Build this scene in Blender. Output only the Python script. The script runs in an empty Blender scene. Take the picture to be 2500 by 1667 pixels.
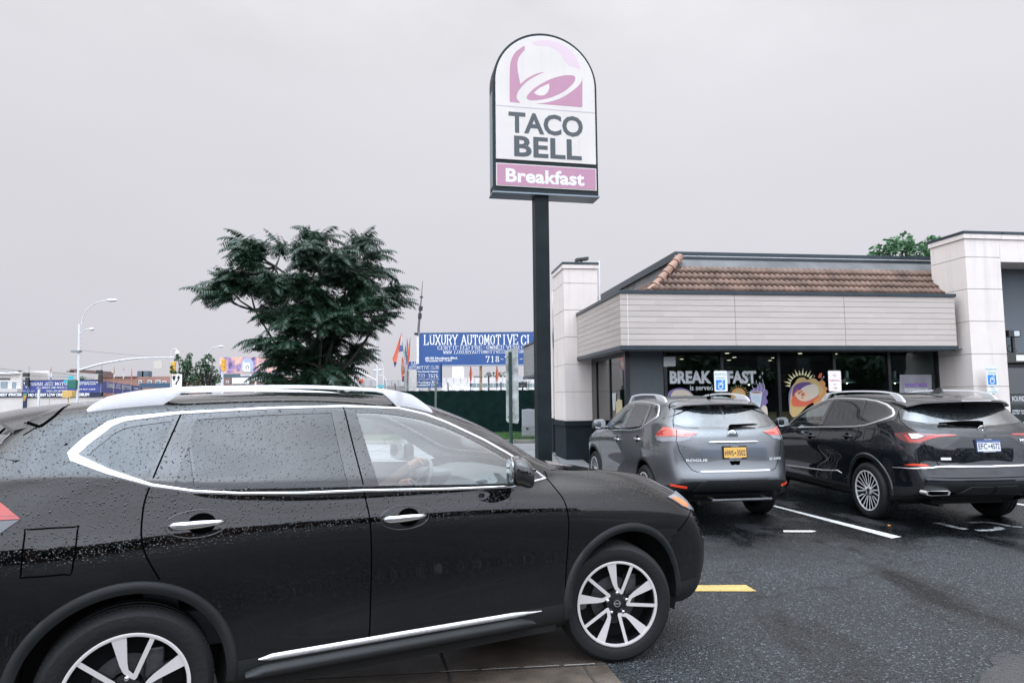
import bpy, bmesh, math, random
import numpy as np
from mathutils import Vector, Matrix
from mathutils.bvhtree import BVHTree
from mathutils.geometry import delaunay_2d_cdt
R_=math.radians
SC=bpy.context.scene
COL=SC.collection
# ------------------------------------------------------------------ camera
FPX=1680.0; PITCH=0.08298; ROLL=-0.00943; CAMH=1.6342
def cam_rows():
    c,s=math.cos(PITCH),math.sin(PITCH)
    W=np.array([[1,0,0],[0,0,-1],[0,1,0.]])
    P=np.array([[1,0,0],[0,c,s],[0,-s,c]])
    c,s=math.cos(ROLL),math.sin(ROLL)
    Q=np.array([[c,-s,0],[s,c,0],[0,0,1]])
    return Q@P@W
CM=cam_rows()
cam=bpy.data.cameras.new('camera'); camo=bpy.data.objects.new('camera',cam); COL.objects.link(camo)
cam.sensor_width=36; cam.lens=36*FPX/2500; cam.clip_end=3000; cam.clip_start=.05
m=Matrix.Identity(4)
for i in range(3):
    m[i][0]=CM[0][i]; m[i][1]=-CM[1][i]; m[i][2]=-CM[2][i]
m[2][3]=CAMH
camo.matrix_world=m; SC.camera=camo
# ------------------------------------------------------------------ overcast sky and soft sun
SUN_EL,SUN_AZ=R_(55),R_(200)
w=bpy.data.worlds.new('World'); SC.world=w; w.use_nodes=True
nt=w.node_tree; N=nt.nodes; L=nt.links
for n in list(N): N.remove(n)
out=N.new('ShaderNodeOutputWorld'); bg=N.new('ShaderNodeBackground')
sky=N.new('ShaderNodeTexSky'); sky.sky_type='NISHITA'; sky.sun_disc=False; sky.sun_elevation=SUN_EL; sky.sun_rotation=SUN_AZ; sky.dust_density=4
tc=N.new('ShaderNodeTexCoord'); sp=N.new('ShaderNodeSeparateXYZ'); L.new(tc.outputs['Generated'],sp.inputs[0])
rp=N.new('ShaderNodeValToRGB'); L.new(sp.outputs['Z'],rp.inputs[0])
e=rp.color_ramp.elements
e[0].position=0.0; e[0].color=(.650,.642,.695,1)
e[1].position=1.0; e[1].color=(.86,.97,1.10,1)
for p,c in ((.10,(.690,.678,.735)),(.30,(.740,.728,.778)),(.52,(.82,.81,.85)),(.7,(.97,.965,1.0))):
    k=e.new(p); k.color=(*c,1)
gain=N.new('ShaderNodeMapRange'); gain.inputs['From Min'].default_value=.58; gain.inputs['From Max'].default_value=.95
gain.inputs['To Min'].default_value=1.0; gain.inputs['To Max'].default_value=3.3
L.new(sp.outputs['Z'],gain.inputs['Value'])
side=N.new('ShaderNodeMapRange'); side.inputs['From Min'].default_value=-.75; side.inputs['From Max'].default_value=.75
side.inputs['To Min'].default_value=.995; side.inputs['To Max'].default_value=1.075
L.new(sp.outputs['X'],side.inputs['Value'])
mu=N.new('ShaderNodeMath'); mu.operation='MULTIPLY'; 
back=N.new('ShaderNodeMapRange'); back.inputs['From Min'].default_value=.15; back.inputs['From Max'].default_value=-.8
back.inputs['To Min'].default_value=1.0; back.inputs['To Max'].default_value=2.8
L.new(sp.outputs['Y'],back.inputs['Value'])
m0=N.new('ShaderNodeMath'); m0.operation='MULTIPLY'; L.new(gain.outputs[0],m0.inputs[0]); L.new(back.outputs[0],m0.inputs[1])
L.new(m0.outputs[0],mu.inputs[0]); L.new(side.outputs[0],mu.inputs[1])
cn=N.new('ShaderNodeTexNoise'); cn.inputs['Scale'].default_value=2.2; cn.inputs['Detail'].default_value=5; cn.inputs['Roughness'].default_value=.55
cm_=N.new('ShaderNodeMapping'); cm_.inputs['Scale'].default_value=(1,1,2.2); L.new(tc.outputs['Generated'],cm_.inputs[0]); L.new(cm_.outputs[0],cn.inputs['Vector'])
ca=N.new('ShaderNodeMapRange'); L.new(cn.outputs[0],ca.inputs['Value']); ca.inputs['From Min'].default_value=.3; ca.inputs['From Max'].default_value=.7; ca.inputs['To Min'].default_value=-1; ca.inputs['To Max'].default_value=1
cb_=N.new('ShaderNodeMapRange'); L.new(sp.outputs['Z'],cb_.inputs['Value']); cb_.inputs['From Min'].default_value=.40; cb_.inputs['From Max'].default_value=.75; cb_.inputs['To Min'].default_value=.022; cb_.inputs['To Max'].default_value=.38
cy=N.new('ShaderNodeMapRange'); L.new(sp.outputs['Y'],cy.inputs['Value']); cy.inputs['From Min'].default_value=.1; cy.inputs['From Max'].default_value=-.5; cy.inputs['To Min'].default_value=0; cy.inputs['To Max'].default_value=.25
cz_=N.new('ShaderNodeMath'); cz_.operation='MAXIMUM'; L.new(cb_.outputs[0],cz_.inputs[0]); L.new(cy.outputs[0],cz_.inputs[1])
cc_=N.new('ShaderNodeMath'); cc_.operation='MULTIPLY_ADD'; L.new(ca.outputs[0],cc_.inputs[0]); L.new(cz_.outputs[0],cc_.inputs[1]); cc_.inputs[2].default_value=1.0
m3=N.new('ShaderNodeMath'); m3.operation='MULTIPLY'; L.new(mu.outputs[0],m3.inputs[0]); L.new(cc_.outputs[0],m3.inputs[1]); mu=m3
vs=N.new('ShaderNodeVectorMath'); vs.operation='SCALE'; L.new(rp.outputs[0],vs.inputs[0]); L.new(mu.outputs[0],vs.inputs['Scale'])
sk=N.new('ShaderNodeVectorMath'); sk.operation='SCALE'; L.new(sky.outputs[0],sk.inputs[0]); sk.inputs['Scale'].default_value=.05
ad=N.new('ShaderNodeMix'); ad.data_type='RGBA'; ad.inputs[0].default_value=.04
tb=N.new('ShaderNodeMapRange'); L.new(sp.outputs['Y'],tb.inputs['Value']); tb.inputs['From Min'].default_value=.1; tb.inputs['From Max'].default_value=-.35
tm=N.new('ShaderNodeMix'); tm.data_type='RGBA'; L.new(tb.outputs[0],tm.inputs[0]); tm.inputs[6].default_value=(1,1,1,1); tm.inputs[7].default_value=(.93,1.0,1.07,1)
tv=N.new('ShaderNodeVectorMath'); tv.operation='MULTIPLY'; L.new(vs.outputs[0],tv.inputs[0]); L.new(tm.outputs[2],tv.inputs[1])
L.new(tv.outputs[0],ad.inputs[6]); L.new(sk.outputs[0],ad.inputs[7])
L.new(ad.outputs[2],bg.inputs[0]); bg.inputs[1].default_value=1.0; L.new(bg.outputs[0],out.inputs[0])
sl=bpy.data.lights.new('sun','SUN'); sl.energy=.5; sl.angle=R_(130); sl.color=(1,.965,.92)
so=bpy.data.objects.new('sun',sl); COL.objects.link(so); so.rotation_euler=(R_(90)-SUN_EL,0,R_(-20))
SC.view_settings.view_transform='Standard'; SC.view_settings.look='None'; SC.view_settings.exposure=0; SC.view_settings.gamma=1
SC.cycles.max_bounces=8; SC.cycles.transparent_max_bounces=16; SC.cycles.glossy_bounces=4
rnd=random.Random(7)
# ------------------------------------------------------------------ helpers: rays
ORG=np.array([0,0,CAMH])
def rdir(px,py): return CM.T@np.array([(px-1250)/FPX,(py-833.5)/FPX,1.])
def at(px,py,Y):
    d=rdir(px,py); return Vector(ORG+d*(Y/d[1]))
def gz(y):
    t=min(1,max(0,(y-4)/5)); return -.03*t*t*(3-2*t)
# ------------------------------------------------------------------ materials
MC={}
def srgb(r,g,b):
    f=lambda c:((c/255+.055)/1.055)**2.4 if c>10 else c/255/12.92
    return (f(r),f(g),f(b))
def mat(name,col,rough=.6,metal=0,coat=0,spec=.5,noise=0,nscale=8,bump=0,bscale=40,emit=0,coatr=.03):
    if name in MC: return MC[name]
    M=bpy.data.materials.new(name); M.use_nodes=True; nt=M.node_tree; P=nt.nodes['Principled BSDF']
    P.inputs['Base Color'].default_value=(*col,1); P.inputs['Roughness'].default_value=rough; P.inputs['Metallic'].default_value=metal
    P.inputs['Coat Weight'].default_value=coat; P.inputs['Coat Roughness'].default_value=coatr; P.inputs['Coat IOR'].default_value=1.5; P.inputs['Specular IOR Level'].default_value=spec
    if emit: P.inputs['Emission Color'].default_value=(*col,1); P.inputs['Emission Strength'].default_value=emit
    if noise or bump:
        tc=nt.nodes.new('ShaderNodeTexCoord')
    if noise:
        nz=nt.nodes.new('ShaderNodeTexNoise'); nz.inputs['Scale'].default_value=nscale; nz.inputs['Detail'].default_value=6
        nt.links.new(tc.outputs['Object'],nz.inputs['Vector'])
        mx=nt.nodes.new('ShaderNodeMapRange'); mx.inputs['From Min'].default_value=.3; mx.inputs['From Max'].default_value=.7
        mx.inputs['To Min'].default_value=1-noise; mx.inputs['To Max'].default_value=1+noise
        nt.links.new(nz.outputs[0],mx.inputs['Value'])
        vm=nt.nodes.new('ShaderNodeVectorMath'); vm.operation='SCALE'; vm.inputs[0].default_value=col
        nt.links.new(mx.outputs[0],vm.inputs['Scale']); nt.links.new(vm.outputs[0],P.inputs['Base Color'])
    if bump:
        nz=nt.nodes.new('ShaderNodeTexNoise'); nz.inputs['Scale'].default_value=bscale; nz.inputs['Detail'].default_value=4
        nt.links.new(tc.outputs['Object'],nz.inputs['Vector'])
        b=nt.nodes.new('ShaderNodeBump'); b.inputs['Strength'].default_value=bump; b.inputs['Distance'].default_value=.01
        nt.links.new(nz.outputs[0],b.inputs['Height']); nt.links.new(b.outputs[0],P.inputs['Normal'])
    MC[name]=M; return M
def droplets(M,scale=60,dist=.0030,lo=-.03,hi=.10,strength=1.0):
    """rain beads as a bump on upward-leaning faces"""
    nt=M.node_tree; P=[n for n in nt.nodes if n.type=='BSDF_PRINCIPLED'][0]
    nn=nt.nodes.new; ln=nt.links.new
    tc=nn('ShaderNodeTexCoord'); hs=[]
    nz=nn('ShaderNodeTexNoise'); nz.inputs['Scale'].default_value=scale*.8; ln(tc.outputs['Object'],nz.inputs['Vector'])
    wp=nn('ShaderNodeVectorMath'); wp.operation='MULTIPLY_ADD'; ln(nz.outputs['Color'],wp.inputs[0]); wp.inputs[1].default_value=(.006,.006,.006); ln(tc.outputs['Object'],wp.inputs[2])
    for k,(s,r) in enumerate(((scale,.29),(scale*1.9,.30))):
        v=nn('ShaderNodeTexVoronoi'); v.inputs['Scale'].default_value=s; ln(wp.outputs[0],v.inputs['Vector'])
        wn=nn('ShaderNodeSeparateColor'); ln(v.outputs['Color'],wn.inputs[0])
        th=nn('ShaderNodeMath'); th.operation='MULTIPLY'; ln(wn.outputs[0],th.inputs[0]); th.inputs[1].default_value=r*1.5
        mr=nn('ShaderNodeMapRange'); mr.interpolation_type='SMOOTHSTEP'; ln(v.outputs['Distance'],mr.inputs['Value'])
        mr.inputs['From Min'].default_value=0; ln(th.outputs[0],mr.inputs['From Max']); mr.inputs['To Min'].default_value=1; mr.inputs['To Max'].default_value=0
        m2=nn('ShaderNodeMath'); m2.operation='MULTIPLY'; ln(mr.outputs[0],m2.inputs[0]); m2.inputs[1].default_value=(1,.5)[k]; hs.append(m2)
    a=nn('ShaderNodeMath'); a.operation='MAXIMUM'; ln(hs[0].outputs[0],a.inputs[0]); ln(hs[1].outputs[0],a.inputs[1])
    g=nn('ShaderNodeNewGeometry'); s=nn('ShaderNodeSeparateXYZ'); ln(g.outputs['Normal'],s.inputs[0])
    k=nn('ShaderNodeMapRange'); ln(s.outputs['Z'],k.inputs['Value']); k.inputs['From Min'].default_value=lo; k.inputs['From Max'].default_value=hi
    so_=nn('ShaderNodeSeparateXYZ'); ln(tc.outputs['Object'],so_.inputs[0]); kz=nn('ShaderNodeMapRange'); ln(so_.outputs['Z'],kz.inputs['Value']); kz.inputs['From Min'].default_value=.84; kz.inputs['From Max'].default_value=.98
    k2=nn('ShaderNodeMath'); k2.operation='MULTIPLY'; ln(k.outputs[0],k2.inputs[0]); ln(kz.outputs[0],k2.inputs[1]); k=k2
    mm=nn('ShaderNodeMath'); mm.operation='MULTIPLY'; ln(a.outputs[0],mm.inputs[0]); ln(k.outputs[0],mm.inputs[1])
    b=nn('ShaderNodeBump'); b.inputs['Distance'].default_value=dist; b.inputs['Strength'].default_value=strength; ln(mm.outputs[0],b.inputs['Height'])
    ln(b.outputs[0],P.inputs['Normal'])
    if P.inputs['Coat Weight'].default_value>0: ln(b.outputs[0],P.inputs['Coat Normal'])
    return M
def glass(name,tint,refl=.12,alpha=.75):
    if name in MC: return MC[name]
    M=bpy.data.materials.new(name); M.use_nodes=True; nt=M.node_tree; nn=nt.nodes.new; ln=nt.links.new
    P=nt.nodes['Principled BSDF']; P.inputs['Base Color'].default_value=(.01,.012,.012,1); P.inputs['Roughness'].default_value=.03; P.inputs['IOR'].default_value=1.55
    P.inputs['Specular IOR Level'].default_value=.5
    T=nn('ShaderNodeBsdfTransparent'); T.inputs[0].default_value=(*tint,1)
    lw=nn('ShaderNodeFresnel'); lw.inputs[0].default_value=1.5
    G=nn('ShaderNodeBsdfGlossy'); G.inputs['Roughness'].default_value=.02
    ma=nn('ShaderNodeMath'); ma.operation='ADD'; ln(lw.outputs[0],ma.inputs[0]); ma.inputs[1].default_value=refl
    mx=nn('ShaderNodeMixShader'); ln(ma.outputs[0],mx.inputs[0]); ln(T.outputs[0],mx.inputs[1]); ln(G.outputs[0],mx.inputs[2])
    O=[n for n in nt.nodes if n.type=='OUTPUT_MATERIAL'][0]; ln(mx.outputs[0],O.inputs[0]); nt.nodes.remove(P)
    MC[name]=M; return M
def emis(name,col,s):
    if name in MC: return MC[name]
    M=mat(name,col,.5,emit=s); return M
# ------------------------------------------------------------------ mesh helpers
class MB:
    def __init__(s): s.v=[]; s.f=[]; s.m=[]; s.n=None
    def add(s,vs,fs,mi=0):
        o=len(s.v); s.v+= [tuple(p) for p in vs]; s.f+=[tuple(i+o for i in f) for f in fs]; s.m+=[mi]*len(fs)
    def box(s,x0,x1,y0,y1,z0,z1,mi=0,mx=None):
        vs=[(x,y,z) for x in (x0,x1) for y in (y0,y1) for z in (z0,z1)]
        if mx is not None: vs=[mx@Vector(p) for p in vs]
        s.add(vs,[(0,1,3,2),(4,6,7,5),(0,4,5,1),(2,3,7,6),(0,2,6,4),(1,5,7,3)],mi)
    def prism(s,pts,n,mi=0,close=True):
        """pts: outline (3d, planar), extruded by vector n"""
        k=len(pts); pts=[Vector(p) for p in pts]; n=Vector(n)
        s.add(pts+[p+n for p in pts],[tuple(range(k))[::-1],tuple(range(k,2*k))]+[(i,(i+1)%k,(i+1)%k+k,i+k) for i in range(k)],mi)
    def tube(s,pts,r,seg=8,mi=0,cap=True):
        pts=[Vector(p) for p in pts]; n=len(pts)
        if not hasattr(r,'__len__'): r=[r]*n
        vs=[];fs=[]; prev=None
        for i,p in enumerate(pts):
            t=(pts[min(i+1,n-1)]-pts[max(i-1,0)]).normalized()
            if prev is None:
                a=t.cross(Vector((0,0,1)));
                if a.length<.1: a=t.cross(Vector((1,0,0)))
                a.normalize()
            else:
                a=(prev-t*prev.dot(t)).normalized()
            prev=a; b=t.cross(a)
            for k in range(seg):
                q=2*math.pi*k/seg; vs.append(p+(a*math.cos(q)+b*math.sin(q))*r[i])
        for i in range(n-1):
            for k in range(seg):
                fs.append((i*seg+k,i*seg+(k+1)%seg,(i+1)*seg+(k+1)%seg,(i+1)*seg+k))
        if cap: fs.append(tuple(range(seg))[::-1]); fs.append(tuple(range((n-1)*seg,n*seg)))
        s.add(vs,fs,mi)
    def lathe(s,prof,seg=48,axis='y',c=(0,0,0),mi=0):
        """prof: (r, h) pairs, axis direction h"""
        vs=[];fs=[];n=len(prof)
        for k in range(seg):
            q=2*math.pi*k/seg
            for r,h in prof:
                a,b=r*math.cos(q),r*math.sin(q)
                p=(a,h,b) if axis=='y' else ((a,b,h) if axis=='z' else (h,a,b))
                vs.append((p[0]+c[0],p[1]+c[1],p[2]+c[2]))
        for k in range(seg):
            k2=(k+1)%seg
            for i in range(n-1): fs.append((k*n+i,k*n+i+1,k2*n+i+1,k2*n+i))
        s.add(vs,fs,mi)
    def build(s,name,mats,parent=None,smooth=False,normals=None,bevel=0):
        me=bpy.data.meshes.new(name); me.from_pydata([tuple(p) for p in s.v],[],s.f); 
        if not isinstance(mats,(list,tuple)): mats=[mats]
        for m_ in mats: me.materials.append(m_)
        me.polygons.foreach_set('material_index',s.m)
        if smooth: me.polygons.foreach_set('use_smooth',[True]*len(s.f))
        me.update()
        if normals is not None:
            me.normals_split_custom_set_from_vertices([tuple(n) for n in normals])
        o=bpy.data.objects.new(name,me); COL.objects.link(o)
        if parent: o.parent=parent
        if bevel:
            b=o.modifiers.new('b','BEVEL'); b.width=bevel; b.segments=2; b.limit_method='ANGLE'; b.angle_limit=R_(40)
        if smooth and normals is None and smooth!='all':
            me.set_sharp_from_angle(angle=R_(40))
        return o
def tag(o,label=None,cat=None,group=None,kind=None):
    if label: o['label']=label
    if cat: o['category']=cat
    if group: o['group']=group
    if kind: o['kind']=kind
    return o
def empty(name,loc,rz=0,label=None,cat=None,group=None):
    o=bpy.data.objects.new(name,None); COL.objects.link(o); o.location=loc; o.rotation_euler=(0,0,rz); o.empty_display_size=.2
    return tag(o,label,cat,group)
def copy_tree(o,parent=None):
    c=o.copy(); COL.objects.link(c); c.parent=parent
    for ch in list(o.children): copy_tree(ch,c)
    return c
# text -> mesh verts in plane
_tc={}
def text_mesh(s,bold=0.0,space=1.0):
    k=(s,bold,space)
    if k in _tc: return _tc[k]
    cu=bpy.data.curves.new('t','FONT'); cu.body=s; cu.offset=bold; cu.resolution_u=3; cu.space_character=space; cu.fill_mode='FRONT'
    ob=bpy.data.objects.new('t',cu); COL.objects.link(ob)
    dg=bpy.context.evaluated_depsgraph_get(); me=bpy.data.meshes.new_from_object(ob.evaluated_get(dg))
    vs=np.array([v.co[:2] for v in me.vertices]); fs=[tuple(p.vertices) for p in me.polygons]
    bpy.data.objects.remove(ob); bpy.data.curves.remove(cu); bpy.data.meshes.remove(me)
    vs-=vs.min(0); _tc[k]=(vs,fs); return _tc[k]
def text(mb,s,O,X,Y,w=None,h=None,bold=.012,mi=0,align='l',space=1.0,off=.003):
    """lay text with lower-left (or centre) at O, along unit X, up unit Y; w,h size"""
    vs,fs=text_mesh(s,bold,space); sz=vs.max(0)
    sy=h/sz[1] if h else None; sx=w/sz[0] if w else sy
    if sy is None: sy=sx
    O,X,Y=Vector(O),Vector(X).normalized(),Vector(Y).normalized(); Z=X.cross(Y)
    ox=-sz[0]*sx/2 if align=='c' else 0
    mb.add([O+X*(x*sx+ox)+Y*(y*sy)+Z*off for x,y in vs],fs,mi)
    return sz[0]*sx
# slab-serif capital strokes on a 4x6 grid
_G={'A':[(0,0,2,6,4,0),(.8,2.2,3.2,2.2)],'B':[(.4,0,.4,6),(.4,6,2.8,6,3.6,5.3,3.6,4,2.8,3.2,.4,3.2),(2.8,3.2,3.8,2.5,3.8,.8,2.9,0,.4,0)],
'C':[(3.7,4.6,3.2,5.7,2,6,.9,5.4,.4,4,.4,2,.9,.6,2,0,3.2,.3,3.7,1.4)],'D':[(.4,0,.4,6),(.4,6,2.4,6,3.5,5,3.7,3,3.5,1,2.4,0,.4,0)],
'E':[(.4,0,.4,6),(.4,6,3.6,6,3.6,4.9),(.4,3.1,2.8,3.1),(.4,0,3.7,0,3.7,1.1)],'F':[(.4,0,.4,6),(.4,6,3.6,6,3.6,4.9),(.4,3.1,2.8,3.1)],
'H':[(.4,0,.4,6),(3.6,0,3.6,6),(.4,3,3.6,3)],'I':[(2,0,2,6)],'J':[(2.8,6,2.8,1.2,2,0,1,0,.4,1.4)],'L':[(.4,0,.4,6),(.4,0,3.6,0,3.6,1.3)],
'M':[(.2,0,.3,6,2,1.4,3.7,6,3.8,0)],'N':[(.4,0,.4,6,3.6,0,3.6,6)],'O':[(2,6,.8,5.3,.3,3,.8,.7,2,0,3.2,.7,3.7,3,3.2,5.3,2,6)],
'R':[(.4,0,.4,6),(.4,6,2.8,6,3.6,5.3,3.6,4,2.8,3.1,.4,3.1),(2.3,3.1,3.7,0)],'S':[(3.5,5,2.7,5.9,1.3,5.9,.5,5,.6,3.9,3.3,2.4,3.6,1.2,2.7,.1,1.3,.1,.4,1.1)],
'T':[(2,0,2,6),(.2,4.8,.2,6,3.8,6,3.8,4.8)],'U':[(.4,6,.4,1.6,1.2,.2,2.8,.2,3.6,1.6,3.6,6)],'V':[(0,6,2,0,4,6)],'X':[(.1,0,3.9,6),(.1,6,3.9,0)],'Y':[(0,6,2,2.8,4,6),(2,2.8,2,0)],
'0':[(2,6,.8,5.3,.4,3,.8,.7,2,0,3.2,.7,3.6,3,3.2,5.3,2,6)],'1':[(1,5,2,6,2,0),(1,0,3,0)],'2':[(.5,4.8,1.2,5.9,2.8,5.9,3.5,4.6,.5,0,3.6,0)],
'3':[(.6,5,1.3,5.9,2.8,5.9,3.4,4.8,2.8,3.3,1.6,3.2),(2.8,3.2,3.6,1.8,2.8,.1,1.2,.1,.5,1)],'6':[(3.3,5.6,2,5.9,.8,4.6,.4,2,1,.2,2.8,.1,3.6,1.8,2.8,3.4,.8,3)],
'7':[(.4,4.8,.4,6,3.6,6,1.6,0)],'8':[(2,6,.9,5.4,.9,3.8,3.3,2.2,3.3,.6,2,0,.7,.6,.7,2.2,3.1,3.8,3.1,5.4,2,6)],'P':[(.4,0,.4,6),(.4,6,2.8,6,3.7,5.2,3.7,3.8,2.8,3,.4,3)],'W':[(0,6,1,0,2,4.6,3,0,4,6)],'K':[(.4,0,.4,6),(3.6,6,.6,2.8),(1.6,3.6,3.7,0)],'G':[(3.6,4.7,3.1,5.7,2,6,.9,5.4,.4,4,.4,2,.9,.6,2,0,3.4,.5,3.5,2.6,2.4,2.6)],'5':[(3.4,6,.8,6,.7,3.4,2.4,3.8,3.5,2.8,3.4,.9,2.3,0,.6,.5)],'4':[(2.8,0,2.8,6,.3,1.8,3.8,1.8)],'-':[(.6,2.8,3.4,2.8)],'.':[(1.7,.2,2.3,.2)]}
def slab(mb,s,O,X,Y,w,h,mi=0,off=.004,th=.80,gap=1.15):
    adv=[(2.4 if c==' ' else (2.6 if c=='.' else 4)+gap) for c in s]; W=sum(adv)-gap
    O,X,Y=Vector(O),Vector(X).normalized(),Vector(Y).normalized(); Z=X.cross(Y); k=w/W; ky=h/6.0
    x0=0; cnt=0
    def quad(ax,ay,bx,by,t):
        nonlocal cnt
        d=Vector((bx-ax,by-ay)); 
        if d.length<1e-6: return
        d.normalize(); n=Vector((-d.y,d.x))*t/2; e=d*t*.35
        cnt+=1; o_=off+(cnt%5)*.0004
        q=[(ax-e.x+n.x,ay-e.y+n.y),(ax-e.x-n.x,ay-e.y-n.y),(bx+e.x-n.x,by+e.y-n.y),(bx+e.x+n.x,by+e.y+n.y)]
        mb.add([O+X*((x0+x)*k)+Y*(y*ky)+Z*o_ for x,y in q],[(0,1,2,3)],mi)
    for c,a in zip(s,adv):
        for st in _G.get(c,[]):
            P=[(st[i],st[i+1]) for i in range(0,len(st),2)]
            for (ax,ay),(bx,by) in zip(P,P[1:]): quad(ax,ay,bx,by,th*(1.15 if abs(bx-ax)<abs(by-ay) else .62))
            for (px_,py_),(qx,qy) in ((P[0],P[1]),(P[-1],P[-2])):
                if py_ in (0,6) and abs(qx-px_)<abs(qy-py_)*.75 and c not in 'OC0368J': quad(px_-.75,py_,px_+.75,py_,.55)
        x0+=a

def worn(M,thr=.56,scale=34,under=(.018,.02,.022)):
    """paint worn through to the asphalt in flecks"""
    nt=M.node_tree; P=nt.nodes['Principled BSDF']; l=P.inputs['Base Color'].links[0].from_socket; nn=nt.nodes.new; ln=nt.links.new
    tc=nn('ShaderNodeTexCoord'); n=nn('ShaderNodeTexNoise'); n.inputs['Scale'].default_value=scale; n.inputs['Detail'].default_value=7; n.inputs['Roughness'].default_value=.7; ln(tc.outputs['Object'],n.inputs['Vector'])
    n2=nn('ShaderNodeTexNoise'); n2.inputs['Scale'].default_value=2.5; ln(tc.outputs['Object'],n2.inputs['Vector'])
    a=nn('ShaderNodeMath'); a.operation='MULTIPLY_ADD'; ln(n2.outputs[0],a.inputs[0]); a.inputs[1].default_value=.35; ln(n.outputs[0],a.inputs[2])
    m=nn('ShaderNodeMapRange'); ln(a.outputs[0],m.inputs['Value']); m.inputs['From Min'].default_value=thr+.175; m.inputs['From Max'].default_value=thr+.21
    x=nn('ShaderNodeMix'); x.data_type='RGBA'; ln(m.outputs[0],x.inputs[0]); ln(l,x.inputs[6]); x.inputs[7].default_value=(*under,1); ln(x.outputs[2],P.inputs['Base Color']); return M
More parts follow.
